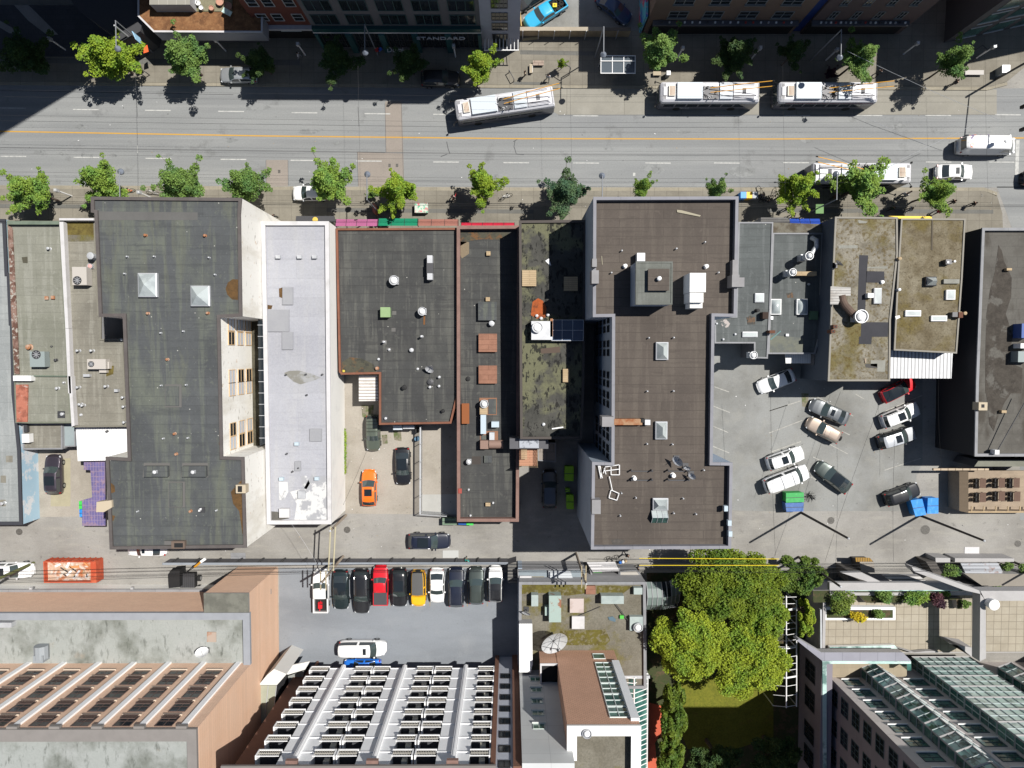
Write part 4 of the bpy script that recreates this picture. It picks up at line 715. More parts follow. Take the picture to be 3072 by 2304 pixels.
# M12, M13
b = bld('shop_building', 'mossy gravel roof crossed by strips of black felt and a curved brown duct', 'building', 'D1 648,196 1162,200 1165,500 1105,1050 1100,1555 588,1556', 7.8, wSlate, rMoss, mat('coping_pale_thin', A(165, 160, 150), .8), .16, .1, group=G)
zr = 7.7
mFelt = mat('new_black_felt', A(72, 72, 78), .9, [(A(62, 62, 68), .5, .4, .6, .6)], grain=.07)
for s in ('D1 845,512 920,515 905,700 895,975 830,972 838,740', 'D1 905,645 1052,648 1055,742 900,740', 'D1 862,1068 1088,1070 1082,1190 950,1190 945,1252 840,1250 845,1190 858,1185'): patch(b, s, zr, mFelt)
for s in ('D1 672,432 832,430 832,455 675,458', 'D1 908,610 1080,605 1080,625 908,620', 'D1 940,1385 1060,1385 1060,1480 995,1478 992,1440 940,1430', 'D1 835,220 915,235 900,248 840,248'): patch(b, s, zr, mat('pale_felt', A(170, 170, 162), .9, [(A(150, 148, 138), .8, .4, .6, .7)], grain=.1))
skylight(b, 'D1', 972, 785, 1032, 915, zr, .6, 'flat'); unit(b, 'cooling_unit', 'D1', 918, 828, 965, 865, zr, .7, mWhiteP); fan(b, 'D1', 870, 1020, zr, 1.6, .7)
mDuct = mat('brown_duct', A(118, 98, 86), .8, [(A(98, 80, 70), .8, .4, .6, .6)])
mb = MB(); q = [T('D1', x, y, zr+.8) for x, y in ((700, 845), (708, 890), (730, 930), (770, 975), (820, 1020), (860, 1022))]; mb.tube([(*p, zr+.75) for p in q], .42, mDuct, 12); mb.build('curved_duct', b)
mb = MB(); mb.prism(pts('D1 608,772 775,780 775,850 700,848 670,922 605,922', zr+.9), zr+.8, zr+.9, mat('dull_corrugated', A(205, 202, 198), .6, [(A(160, 150, 140), 1, .5, .6, .7)], wave=(.3, A(130, 128, 126), .7, 'Y'))); mb.build('duct_cover', b)
for x, y in ((648, 1105), (630, 1145)): unit(b, 'chimney', 'D1', x-16, y-14, x+16, y+14, zr-.3, 1.1, mat('chimney_brick_red', A(120, 80, 62), .9)); patch(b, f'D1 {x-7},{y-7} {x+7},{y-7} {x+7},{y+7} {x-7},{y+7}', zr+.8, mBlack, 'flue')
dish(b, 'D1', 670, 590, zr, .5, 60, 55, .9, mMetalD); vent(b, 'D1', 1043, 735, zr, .3, .2, mWhiteP); patch(b, 'D1 885,1370 900,1370 900,1405 890,1408', zr, mWood, d=.1); patch(b, 'D1 890,1415 995,1412 995,1450 900,1445', zr, mat('tar_splash', A(88, 86, 84), .8, [(A(140, 135, 120), 1.5, .52, .6, .9)]))
mb = MB(); mb.prism(pts('D1 1155,205 1195,210 1140,1300 1105,1300 1112,700', 6.6), 0, 6.6, wGrey, top=mat('gutter_dark', A(70, 68, 62), .9)); mb.build('side_gutter', b)
b = bld('shop_building', 'mossy brown gravel roof with four small rooflights and a dark glass cupola', 'building', 'D1 1196,210 1726,212 1700,700 1654,1326 1136,1300 1165,700', 7.9, wSlate, rMoss2, mat('coping_pale_thin', A(165, 160, 150), .8), .14, .1, group=G)
zr = 7.8
skylight(b, 'D1', 1572, 800, 1645, 882, zr, .6, 'flat', mWhiteP); skylight(b, 'D1', 1232, 970, 1360, 1020, zr, .5, 'flat', mWhiteP); skylight(b, 'D1', 1446, 1014, 1576, 1060, zr, .5, 'flat', mWhiteP); skylight(b, 'D1', 1404, 690, 1490, 768, zr, .9, 'hip', mMetalD)
unit(b, 'rooflight_base', 'D1', 1548, 712, 1676, 748, zr, .3, mat('pale_felt', A(170, 170, 162), .9)); patch(b, 'D1 1548,640 1682,648 1680,712 1546,710', zr, mFelt if False else rMoss2, d=.03)
patch(b, 'D1 1445,215 1457,215 1452,470 1440,470', zr, mat('expansion_joint', A(105, 96, 82), .9), d=.05); hvac(b, 'D1', 1565, 548, 1612, 588, zr, .6, mMetalD); vent(b, 'D1', 1641, 563, zr, .7, .14, mWhiteP); vent(b, 'D1', 1183, 798, zr, .5, .18); vent(b, 'D1', 1187, 540, zr, .4, .2, mTanP)
patch(b, 'D1 1142,1020 1178,1012 1185,1030 1150,1046', zr+.1, mWhiteP, d=.04); unit(b, 'chimney', 'D1', 1672, 985, 1706, 1032, zr-.4, 1.2, mat('chimney_brick_red', A(120, 80, 62), .9)); unit(b, 'cooling_unit', 'D1', 1620, 985, 1662, 1025, zr, .7, mMetalD)
vent(b, 'D1', 1728, 994, zr-.4, .9, .2, mTanP)
b = thing('lean_to_roof', 'ribbed zinc roof at the back of the mossy brown gravel roof', 'lean-to', (*T('D1', 1360, 1420), 0))
mb = MB(); mb.prism(pts('D1 1108,1302 1622,1306 1610,1536 1096,1534', 5.6), 5.45, 5.6, mCorrG); mb.build('roof_sheet', b); mb = MB(); mb.prism(inset(pts('D1 1108,1302 1622,1306 1616,1440 1102,1440', 5.6), .2), 0, 5.43, wDark); mb.build('wall', b)
# M14 right
b = bld('warehouse_building', 'large dark grey roof with a broad tar stain at the right border of the photo', 'building', 'D1 1868,288 3200,288 D2 3200,605 1806,604 1818,0', 7.7, wBlk, rStain, cGrey, .28, .5, group=G)
zr = 7.2
patch(b, 'D1 2000,430 2030,480 2045,560 2110,700 2105,860 2060,1000 2120,1180 2080,1400 2200,1450 2190,1659 1890,1659 1890,1350 1900,1000 1930,800 1970,650', zr, mat('tar_stain', A(84, 78, 71), .9, [(A(66, 60, 54), 1.2, .45, .6, .8), (A(112, 109, 103), .5, .56, .62, .9)], grain=.3)); patch(b, 'D2 1890,0 2160,0 2050,160 1990,300 1960,395 1925,340', zr, mat('tar_stain', A(84, 78, 71), .9), d=.02)
unit(b, 'roof_box', 'D1', 2070, 620, 2112, 640, zr, .5, mTanP); unit(b, 'roof_box', 'D2', 2028, 224, 2068, 246, zr, .5, mTanP); unit(b, 'roof_box', 'D1', 2165, 1310, 2290, 1400, zr, 1.2, mat('green_grey_metal', (.24, .28, .28), .6)); unit(b, 'roof_box', 'D1', 2195, 1080, 2290, 1200, zr, 1.4, mat('deep_blue_box', (.05, .10, .30), .6)); unit(b, 'roof_box', 'D1', 2185, 1245, 2290, 1285, zr, 1.2, mWhiteP)
unit(b, 'chimney', 'D2', 1838, 158, 1908, 224, zr, 1.1, mat('chimney_cream', (.45, .38, .28), .9)); patch(b, 'D2 1858,174 1884,174 1884,202 1858,202', zr+1.1, mBlack, 'flue')
mb = MB(); mb.prism(pts('D2 1838,636 2400,636 2400,690 1800,690', 4.2), 0, 4.2, wDark, top=mat('rear_ledge', A(150, 150, 138), .9, [(A(130, 130, 118), .8, .4, .6, .6)])); mb.build('rear_ledge', b)
mb = MB(); P0 = T('D2', 1985, 570, 8.2); P1 = T('D2', 2240, 100, 8.6); mb.tube([(*P0, 8.2), (*P1, 8.8)], .06, mMetalD); mb.box((*P0, 7.9), (.5, .5, .8), mWhiteP); mb.build('cable_mast', b)
# ================================================================== south block
def XY(px, py, z): return W(px, py, z)
# S1 orange brick building with tower
X0, X1 = -110, XY(747, 1840, 10)[0]; Yn = XY(747, 1840, 10)[1]; Yt = XY(741, 1995, 10)[1]
b = thing('office_building', 'orange brick building with white fins and rows of dark windows climbing its tower', 'building', (-60, -34, 0))
mb = MB(); mb.prism(rect(X0, X1, Yt-8, Yn), 2.75, 9.6, wBrick, bottom=False, cap=False); o = mb.build('wall', b)
mb = MB(); mb.face([(X1+.012, Yt-40, 0), (X1+.012, Yn-.01, 0), (X1+.012, Yn-.01, 9.6), (X1+.012, Yt-40, 9.6)], wBrickE); mb.face([(X1+.012, Yt-40, 9.6), (X1+.012, Yt, 9.6), (X1+.012, Yt, 23.2), (X1+.012, Yt-40, 23.2)], wBrickE); mb.build('side_wall', b)
mb = MB(); mb.bx(X0, X1, Yn-.02, Yn+.02, 0, 2.6, wWhite2); mb.bx(X0, X1+.05, Yn-.3, Yn+.32, 2.6, 2.76, cGrey); mb.build('plinth', b)
zr = 9.5; P = rect(X0, X1, Yt, Yn); Pi = rect(X0, X1-.72, Yt+.02, Yn-.75)
mb = MB(); mb.face([(x, y, zr) for x, y in rect(X0, X1, Yt, Yn)], rConc); mb.build('roof', b)
mb = MB(); cP1 = mat('parapet_blue_grey', A(176, 180, 188), .8, [(A(160, 163, 170), .8, .4, .7, .6)]); mb.bx(X0, X1+.05, Yn-.75, Yn+.05, 9.55, 10, cP1); mb.bx(X1-.72, X1+.05, Yt, Yn-.75, 9.55, 10, cP1); mb.build('parapet', b)
for x in (250, 1090): 
    xx, yy = T('A3', x, 190, 2.8); mb = MB(); mb.box((xx, Yn+.4, 2.6), (.3, .3, .3), mMetal); mb.build('wall_lamp', b)
patch(b, 'A3 1722,528 1795,530 1795,612 1720,610', zr, mat('rust_stained_plate', A(200, 180, 165), .8, [(A(190, 130, 95), .9, .5, .62, .9)]), d=.12)
mb = MB(); x, y, dx, dy = hwpx('A3', 260, 650, 356, 785, zr+1.3); mb.tube([(x, y-dy/2+.2, zr+.55), (x, y+dy/2-.2, zr+.55)], .75, mat('grey_duct', (.26, .28, .30), .6), 10); mb.box((x, y-dy/2+.3, zr+.6), (dx*.9, .8, 1.2), mat('grey_duct', (.26, .28, .30), .6)); mb.build('air_duct', b)
unit(b, 'duct_box', 'A3', -60, 455, 95, 495, zr, .8, mMetal); dish(b, 'A3', 1678, 715, zr, .75, 90, 62, 1.2, mWhiteP)
# stair tower at the corner
x0, y0 = T('A3', 1697, 208, 9.9); x1, y1 = T('A3', 2062, 365, 9.9)
mb = MB(); yn = y0; mb.prism(rect(x0, X1-.02, yn-2.3, yn), 0, 9.85, wBrick, cap=False); mb.build('stair_wall', b)
mb = MB(); mb.prism(rect(x0-.04, X1+.03, y1, yn+.04), 9.85, 10.06, cGrey, top=mat('stair_roof', A(138, 138, 128), .9, [(A(112, 112, 104), .6, .42, .6, .8)], grain=.1)); mb.build('stair_roof', b)
mb = MB(); mb.face([(X1+.016, yn-2.3, 0), (X1+.016, yn, 0), (X1+.016, yn, 9.85), (X1+.016, yn-2.3, 9.85)], wBrickE); mb.build('stair_side_wall', b)
# tower
zt = zat(586, 2190, Yt)
mb = MB(); mb.prism(rect(X0, X1, Yt-60, Yt), 9.5, zt-.2, wBrick, bottom=False, cap=False); mb.build('tower_wall', b)
mb = MB(); cP2 = mat('parapet_taupe', A(160, 154, 150), .8, [(A(145, 140, 136), .8, .4, .7, .6)]); mb.bx(X0, X1+.05, Yt-1.1, Yt+.06, zt-.35, zt, cP2); mb.bx(X1-.85, X1+.05, Yt-60, Yt-1.1, zt-.35, zt, cP2); mb.build('tower_parapet', b)
mb = MB(); mb.face([(x, y, zt-.5) for x, y in rect(X0, X1-.8, Yt-60, Yt-1)], rConc); mb.build('tower_roof', b)
finx = [T('A3', x, 805, 9.6)[0] for x in (1980, 1690, 1400, 1115, 825, 535, 240)]; st = (finx[0]-finx[-1])/6
finx = [finx[0]-st*i for i in range(9)]
for x in finx:
    mb = MB(); mb.bx(x-.27, x+.27, Yt+.0, Yt+.2, 9.52, zt-.5, mat('fin_white', (.86, .86, .87), .8)); mb.bx(x-.5, x+.5, Yt-.1, Yt+.3, zt-.5, zt-.1, cP2); mb.build('fin', b)
mWF = mat('window_frame_brown', (.12, .08, .07), .6)
wrow = [(zT_('A3', 1000, a, Yt), zT_('A3', 1000, c, Yt)) for a, c in ((852, 885), (905, 972), (1000, 1080), (1108, 1195), (1228, 1315))]
for i in range(8):
    xc = (finx[i]+finx[i+1])/2
    for k, (za, zb) in enumerate(wrow):
        o = wall_win(b, 'N', xc-.84, xc+.84, za, zb, Yt, mWF, gDark, 2, 1 if k == 0 else 2, d=.05, sill=mat('sill_cream', (.55, .45, .36), .8))
        if k:
            mb = MB()
            for q in range(11): xx = xc-.72+1.44*q/10; mb.bx(xx-.02, xx+.02, Yt+.16, Yt+.2, za+.1, za+.75, mWF)
            mb.bx(xc-.74, xc+.74, Yt+.15, Yt+.2, za+.75, za+.8, mWF); mb.bx(xc-.74, xc+.74, Yt+.15, Yt+.2, za+.05, za+.1, mWF); mb.build('railing', o)
# S2 balcony tower
b = thing('apartment_tower', 'apartment tower with stacked white slatted balconies and brown brick side', 'building', (-14, -45, 0))
Yb = XY(1200, 1998.8, 3.5)[1]-.25; lv = [3.5+2.61*i for i in range(9)]; zt = lv[-1]
XL2 = xat(800, 2150, Yb-1.5); mbal = mat('balcony_white', (.84, .84, .85), .7, [((.72, .72, .73), 1.5, .5, .7, .35)]); mlat = mat('balcony_lattice', (.55, .52, .46), .7); mpan = mat('panel_pale_grey', (.78, .79, .81), .8, [((.70, .71, .73), .6, .45, .7, .5)])
mb = MB(); mb.prism(rect(XL2, -1.3, Yb-40, Yb-1.5), 0, zt, wBrown, bottom=False, cap=False); mb.bx(-24.5, -24.3, Yb-1.5, Yb-.6, 0, zt, wBrown); mb.bx(-1.78, -1.3, Yb-1.5, Yb+.1, 0, zt, wBrown); mb.build('wall', b)
mb = MB(); mb.bx(XL2, -1.25, Yb-40, Yb+.3, zt, zt+.25, mat('tower_edge_taupe', A(150, 142, 138), .8, [(A(135, 128, 124), .8, .4, .7, .6)])); mb.build('roof', b)
bals = [(-24.26, -21.98), (-18.83, -16.7), (-16.57, -14.56), (-11.29, -9.25), (-9.09, -7.01), (-3.81, -1.84)]; pans = [(-21.98, -18.83, -20.35), (-14.56, -11.29, -12.82), (-7.01, -3.81, -5.33)]
mb = MB(); mb.bx(-24.3, -1.78, Yb-1.45, Yb-1.35, 3.3, zt, gDark); mb.build('glazing', b)
for (xa, xb, xf) in pans:
    for i in range(8):
        mb = MB(); mb.bx(xa+.02, xb-.02, Yb-1.3, Yb-.05, lv[i]+.0, lv[i+1]-.03, mpan); mb.build('wall_panel', b)
    mb = MB(); mb.bx(xf-.24, xf+.24, Yb-.05, Yb+.3, 3.2, zt-.5, mbal); mb.bx(xf-.08, xf+.08, Yb+.3, Yb+.36, 3.2, zt-.6, mbal); mb.bx(xf-.55, xf+.55, Yb-.05, Yb+.6, zt-.5, zt-.1, cPink); mb.build('fin', b)
for i in range(8):
    z = lv[i]
    for xa, xb, xf in pans: mb = MB(); mb.bx(xa+.02, xb-.02, Yb-.2, Yb+.02, z-.07, z+.05, mbal); mb.build('slab_band', b)
    for k, (xa, xb) in enumerate(bals):
        left = k in (0, 2, 4); L = -1 if left else 1
        mb = MB(); mb.bx(xa, xb, Yb-1.3, Yb+.25, z-.1, z+.06, mbal)
        if k < 5 or True:
            sx = xa if left else xb-.12
            mb.bx(sx, sx+.12, Yb-1.3, Yb+.25, z+.06, z+1.05, mbal)
        o = mb.build('balcony', b)
        mb = MB(); mb.bx(xa+(.13 if left else .02), xb-(.02 if left else .13), Yb-1.28, Yb+.15, z+.06, z+.075, mat('balcony_floor_dark', (.05, .052, .06), .8)); mb.build('floor_finish', o)
        mb = MB(); n = 11
        for q in range(n+1): xx = xa+.15+(xb-xa-.3)*q/n; mb.bx(xx-.028, xx+.028, Yb+.17, Yb+.21, z+.08, z+1.0, mlat)
        mb.bx(xa, xb, Yb+.17, Yb+.23, z+1.0, z+1.06, mbal); mb.bx(xa+.1, xb-.1, Yb+.16, Yb+.22, z+.52, z+.58, mlat)
        mb.build('railing', o)
        mb = MB(); hx = (xa+xb)/2; mb.bx(hx-.03, hx+.03, Yb-1.35, Yb-1.28, z+.1, z+2.3, mMetalD); mb.bx(xa+.15, xb-.15, Yb-1.35, Yb-1.28, z+2.2, z+2.3, mMetalD)
        if k in (1, 3, 5) : mb.bx(hx-.1, hx+.45, Yb-1.0, Yb-.5, z+.06, z+.8, mat('balcony_chair_cream', (.6, .58, .5), .8))
        mb.build('door_frame', o)
mb = MB(); mb.prism(rect(-1.3, .35, Yb-30, Yb-.1), 0, zt+.1, mat('stair_wall_grey', (.42, .44, .50), .8, [((.36, .38, .43), .6, .45, .7, .5)]), bottom=False); mb.build('stair_wall', b)
for i in range(8): wall_win(b, 'N', -1.05, .1, lv[i]+1.4, lv[i]+2.6, Yb-.1, mBlack, gDark, 2, 1)
mb = MB(); mb.prism(rect(.35, 1.9, Yb-30, Yb+.15), 0, zt+.1, wBrown, bottom=False); mb.build('end_wall', b)
# S2 glazed white entrance structure
b = thing('entrance_pavilion', 'white angular canopy with a glazed lean-to at the corner of the blue parking lot', 'pavilion', (*T('B3', 230, 900), 0))
mW3 = mat('pavilion_white', (.62, .62, .60), .8, [((.5, .5, .5), .6, .45, .65, .5)])
PB = lambda L, z: [W(x, y, z) for x, y in L]
mb = MB(); mb.prism(PB([(776, 2055), (801, 2025), (822, 2007), (860, 2022), (831, 2055)], 6.9), 0, 6.9, mat('pavilion_wall', (.55, .55, .53), .8), top=mW3); mb.build('entrance_box', b)
mb = MB(); mb.prism(PB([(824, 2006), (930, 1984), (915, 2009), (864, 2024)], 4.5), 4.3, 4.5, mW3); mb.build('canopy', b)
mb = MB(); P = PB([(777, 2056), (831, 2056), (821, 2122), (800, 2160), (768, 2180), (764, 2150)], 6.7); mb.prism(P, 0, 6.7, mMetalD, top=mat('frosted_glazing', (.34, .35, .28), .3, [((.26, .28, .22), .5, .4, .7, .6)])); mb.build('glazing', b)
mb = MB()
for x in (778, 804, 829): mb.tube([(*W(x, 2057, 6.8), 6.75), (*W(x-10, 2150, 6.8), 6.75)], .05, mMetal)
mb.build('glazing_bar', b)
mb = MB(); mb.prism(PB([(864, 2028), (912, 2012), (908, 2045), (866, 2058)], 2.6), 0, 2.6, mBlack, top=mat('ramp_roof', (.25, .26, .25), .7)); mb.build('side_roof', b)
# S3 mixed building with brick tower
G3 = None
b = bld('office_building', 'mid-block building with gravel roof, tan brick tower and huge mesh satellite dish', 'building', 'C3 105,118 1152,118 1158,900 1158,1000 100,1000', 5.5, wGrey, rMoss3, cGrey, .3, .35)
zr = 5.15
mb = MB(); P = pts('C3 110,130 650,132 652,210 500,230 300,205 115,215', zr); mb.prism(P, zr-.02, zr+.012, mat('moss_lawn', A(116, 108, 48), .95, [(A(95, 85, 44), 1.2, .45, .6, .8), (A(140, 133, 110), 2.4, .52, .6, .8)], grain=.25), bottom=False); mb.build('moss_patch', b)
patch(b, 'C3 735,148 1045,150 960,215 740,212', zr, mat('moss_lawn', A(116, 108, 48), .95), name='moss_patch'); patch(b, 'C3 440,520 820,510 860,600 820,640 460,640', zr, mat('moss_lawn', A(116, 108, 48), .95), name='moss_patch')
patch(b, 'C3 655,142 735,142 735,212 655,212', zr, mHat, d=.3, name='paving_slab')
mLM = mat('weathered_blue_metal', A(195, 208, 205), .7, [(A(165, 180, 180), .8, .45, .65, .6)]); mLM2 = mat('rusty_painted_metal', A(185, 205, 198), .8, [(A(170, 110, 80), .55, .55, .6, .95)])
unit(b, 'air_conditioner', 'C3', 205, 225, 262, 318, zr, 1.1, mLM); unit(b, 'air_conditioner', 'C3', 352, 230, 452, 450, zr, 1.4, mLM2); unit(b, 'duct_box', 'C3', 318, 325, 352, 395, zr, .9, mLM2)
unit(b, 'air_conditioner', 'C3', 785, 232, 972, 298, zr, 1.2, mLM); unit(b, 'air_conditioner', 'C3', 1055, 165, 1126, 220, zr, .7, mLM); hatch(b, 'roof_hatch', 'C3', 528, 258, 636, 368, zr, .5, mat('roof_hatch_cream', A(225, 210, 205), .8, [(A(190, 170, 160), .9, .5, .65, .6)])); hatch(b, 'roof_hatch', 'C3', 545, 405, 642, 502, zr, .5, cWhite)
unit(b, 'plenum_box', 'C3', 1022, 405, 1130, 520, zr, .7, mLM); fan(b, 'C3', 1092, 498, zr, 1.2, .5); dish(b, 'C3', 165, 362, zr, .55, 250, 55, .9); unit(b, 'roof_box', 'C3', 940, 395, 972, 422, zr, .3, mat('bright_green_box', (.08, .45, .06), .6)); patch(b, 'C3 840,405 880,400 905,425 900,445 850,430', zr, mat('blue_tarp', A(105, 130, 145), .8), d=.1)
mb = MB(); mb.tube([(*T('C3', 905, 300, zr+.3), zr+.3), (*T('C3', 1010, 440, zr+.3), zr+.3)], .05, mMetalD); mb.tube([(*T('C3', 780, 320, zr+.2), zr+.2), (*T('C3', 600, 395, zr+.2), zr+.2)], .03, mMetalD); mb.build('conduit', b)
# big mesh dish
X, Y = T('C3', 388, 610, zr+2.6); mb = MB(); N = 24; Rm = Matrix.Rotation(R(305), 3, 'Z') @ Matrix.Rotation(R(32), 3, 'Y'); r = 1.62; C0_ = Vector((X, Y, zr+2.4)); rings = 6
for k in range(rings+1):
    rr = .12+(r-.12)*k/rings
    for j in range(N): a = 2*math.pi*j/N; mb.v.append(tuple(C0_+Rm @ Vector((rr*math.cos(a), rr*math.sin(a), .28*(rr/1.0)**2*.55))))
mk = mb.mi(mat('dish_mesh', (.52, .54, .56), .6, [((.42, .44, .46), 2, .4, .6, .6)], alpha=.82))
for k in range(rings):
    for j in range(N): mb.f.append([k*N+j, k*N+(j+1) % N, (k+1)*N+(j+1) % N, (k+1)*N+j]); mb.fm.append(mk)
o = mb.build('large_satellite_dish', b, smooth=True); mb = MB()
for j in range(8): a = 2*math.pi*j/8; mb.tube([tuple(C0_+Rm @ Vector((0, 0, .03))), tuple(C0_+Rm @ Vector((r*.55*math.cos(a), r*.55*math.sin(a), .13))), tuple(C0_+Rm @ Vector((r*math.cos(a), r*math.sin(a), .43)))], .018, mMetalD)
f = C0_+Rm @ Vector((0, 0, 1.3)); mb.tube([tuple(f), tuple(f+Rm @ Vector((0, 0, .25)))], .13, mMetalD, 8)
for j in range(3): a = 2*math.pi*j/3; mb.tube([tuple(f), tuple(C0_+Rm @ Vector((r*.9*math.cos(a), r*.9*math.sin(a), .36)))], .03, mMetalD)
mb.tube([(X, Y, zr), tuple(C0_)], .12, mMetalD, 8); mb.build('dish_support', o)
# white corrugated strip, concrete part, brick tower, roofs
mb = MB(); mb.prism(pts('C3 103,462 212,462 215,800 200,866 105,866', 6.6), 5.2, 6.6, wGrey, top=mCorr); mb.build('corrugated_roof', b)
Yc = -38.06; Ybk = -35.66; zt3 = 22.6
xl = XY(1558, 2020, 6)[0]; xr = T('C3', 505, 1310, zt3)[0]; xR = T('C3', 1112, 1310, zt3)[0]
mb = MB(); mb.prism(rect(xl, xr+.5, Yc-30, Yc), 0, 24.6, wConc, bottom=False); mb.build('concrete_wing', b)
for k in range(5): z = 7.65+2.62*k; wall_win(b, 'N', 2.4, 3.65, z-.5, z+.5, Yc, mat('frame_pale_green', (.45, .52, .48), .6), gTeal, 2, 1, sill=mat('sill_pale', (.6, .62, .6), .7))
mb = MB(); mb.prism(rect(xr, xR, Ybk-30, Ybk), 0, zt3-.1, wTan, bottom=False, cap=False); mb.build('brick_tower', b)
x2 = T('C3', 275, 700, 7.5)[0]; yk = T('C3', 275, 646, 6.2)[1]
mb = MB(); mb.prism(rect(x2, xr, Ybk-2.6, Ybk-.05), 0, 8.7, wTan, bottom=False, cap=False); mb.prism(rect(x2+.15, xr-.02, Ybk-2.5, Ybk-.25), 8.0, 8.3, mBlack); mb.bx(x2-.02, x2+.16, Ybk-2.62, Ybk, 8.7, 8.8, cWhite); mb.bx(x2+.16, xr, Ybk-.26, Ybk+.0, 8.7, 8.8, cWhite); mb.build('brick_lower_wing', b)
cTW = mat('parapet_offwhite', (.76, .75, .73), .7)
mb = MB(); mb.bx(xr-.05, xR+.05, Ybk-.95, Ybk+.05, zt3-.25, zt3+.0, cTW); mb.bx(xR-.9, xR+.05, Ybk-30, Ybk-.95, zt3-.25, zt3, cTW); mb.bx(xr-.05, xr+.9, Yc-.6, Ybk-.95, zt3-.25, zt3, cTW); mb.bx(T('C3', 415, 1480, zt3)[0], xr+.9, Yc-.95, Yc-.35, zt3+2.03-2.1, zt3+.02, cTW); mb.build('tower_parapet', b)
mb = MB(); mb.face([(x, y, zt3-.9) for x, y in [(xr+.4, Ybk-.9), (xr+.4, Ybk-30), (xR-.4, Ybk-30), (xR-.4, Ybk-.9)]], rMoss3); mb.build('tower_roof', b); fan(b, 'C3', 668, 1382, zt3-.9, 1.2, .42)
xg = [T('C3', 730, 745, 8.3)[0], T('C3', 862, 782, 9.5)[0]]
zg = lambda py: zT_('C3', 830, py, Ybk)
rowz = [785, 862, 958, 1048, 1152, 1245]; gx0, gx1 = T('C3', 728, 780, zg(780))[0], T('C3', 868, 780, zg(780))[0]
for k in range(5): wall_win(b, 'N', gx0, gx1, zg(rowz[k])+.05, zg(rowz[k+1])-.05, Ybk-.0, mat('mullion_pale', (.62, .68, .66), .6), gTeal, 2, 2, d=.1, name='window')
wall_win(b, 'N', gx0, gx0+1.4, zg(712), zg(755), Ybk, mat('mullion_pale', (.62, .68, .66), .6), gTeal, 1, 1)
mb = MB(); mb.bx(gx1+.02, gx1+.85, Ybk, Ybk+.3, zg(785), zt3-1.0, mpan); mb.build('fin', b)
# glazed lean-to
b = thing('greenhouse', 'long green-glass lean-to with white ribs running beside the tan brick tower', 'greenhouse', (*T('C3', 1065, 1250), 0))
P = pts('C3 965,905 1165,900', 5); ya = P[0][1]; xw0, xrd, xe0 = T('C3', 965, 930, 5)[0], T('C3', 1056, 950, 5.2)[0], T('C3', 1168, 950, 4)[0]; ye = ya-32
mb = MB(); mb.face([(xw0, ya, 5), (xw0, ye, 5), (xrd, ye, 5.3), (xrd, ya, 5.3)], gTeal).face([(xrd, ya, 5.3), (xrd, ye, 5.3), (xe0, ye, 4), (xe0, ya, 4)], gTeal).face([(xe0, ya, 0), (xe0, ya, 4), (xe0, ye, 4), (xe0, ye, 0)], gTeal).face([(xw0, ya, 0), (xe0, ya, 0), (xe0, ya, 4), (xrd, ya, 5.3), (xw0, ya, 5)], gTeal); mb.build('glazing', b)
mb = MB(); k = 0; y = ya
while y > ye: mb.tube([(xw0, y, 5.05), (xrd, y, 5.36), (xe0, y, 4.06), (xe0+.03, y, 0)], .06, mWhiteP, 4); y -= .62
mb.tube([(xrd, ya, 5.36), (xrd, ye, 5.36)], .09, mWhiteP, 4); mb.tube([(xe0, ya, 4.06), (xe0, ye, 4.06)], .09, mWhiteP, 4); mb.bx(xw0-.3, xe0+.05, ya-.1, ya+.25, 4.9, 5.2, mMetal); mb.build('frame', b)
# barrel greenhouse
b = thing('glazed_canopy', 'curved canopy of seven dark green glass panels east of the gravel roof', 'canopy', (*T('C3', 1290, 240), 0))
x0, y0 = T('C3', 1160, 122, 3.5); x1, y1 = T('C3', 1438, 345, 3.0); n = 7; mb = MB(); fr = MB()
prof = [(y0, 3.2), (y0-.6, 3.9), ((y0+y1)/2+.2, 4.3), (y1+.9, 3.9), (y1, 3.0)]
for i in range(n):
    a, c = x0+(x1-x0)*i/n, x0+(x1-x0)*(i+1)/n; dz0 = -max(0, i-3)**1.6*.16; dz1 = -max(0, i+1-3)**1.6*.16
    for j in range(4): mb.face([(a, prof[j][0], prof[j][1]+dz0), (c, prof[j][0], prof[j][1]+dz1), (c, prof[j+1][0], prof[j+1][1]+dz1), (a, prof[j+1][0], prof[j+1][1]+dz0)], mat('canopy_slate_glass', (.16, .20, .19), .3) if not (i in (3, 4) and j < 2) else gDark)
for i in range(n+1): a = x0+(x1-x0)*i/n; dz = -max(0, i-3)**1.6*.16; fr.tube([(a, y, z+dz+.05) for y, z in prof], .05, mMetal, 4)
mb.build('glazing', b); fr.build('frame', b); mb = MB(); mb.bx(x0+.1, x1-.2, y1+.2, y1+.3, 0, 2.9, wDark); mb.build('wall', b)
# alley-side sheds north of S3
b = bld('shed', 'low alley-side annex with blue-grey metal roof and white roof hatch', 'shed', 'C3 92,15 655,12 660,118 100,122', 3.6, wGrey, mat('annex_blue_metal', A(160, 172, 180), .8, [(A(140, 150, 158), .6, .4, .7, .6)]), cGrey, .1, .05)
unit(b, 'roof_hatch', 'C3', 108, 68, 206, 108, 3.55, .3, cWhite); patch(b, 'C3 208,70 310,70 310,108 208,108', 3.55, mat('rusty_lichen2', A(160, 150, 125), .9, [(A(190, 150, 120), .9, .5, .6, .8)]), d=.02); mb = MB(); mb.prism(pts('C3 345,22 530,25 552,98 348,95', 3.9), 3.7, 3.9, mat('awning_white_slats', A(225, 230, 235), .7, wave=(.3, A(180, 186, 192), .7, 'Y'))); mb.build('slatted_roof', b)
b = bld('bin_enclosure', 'walled bin enclosure with white lids and an open dark bay with green panels', 'enclosure', 'C3 690,12 935,2 940,105 715,108', 2.6, wGrey, mBlack, cGrey, .12, .9)
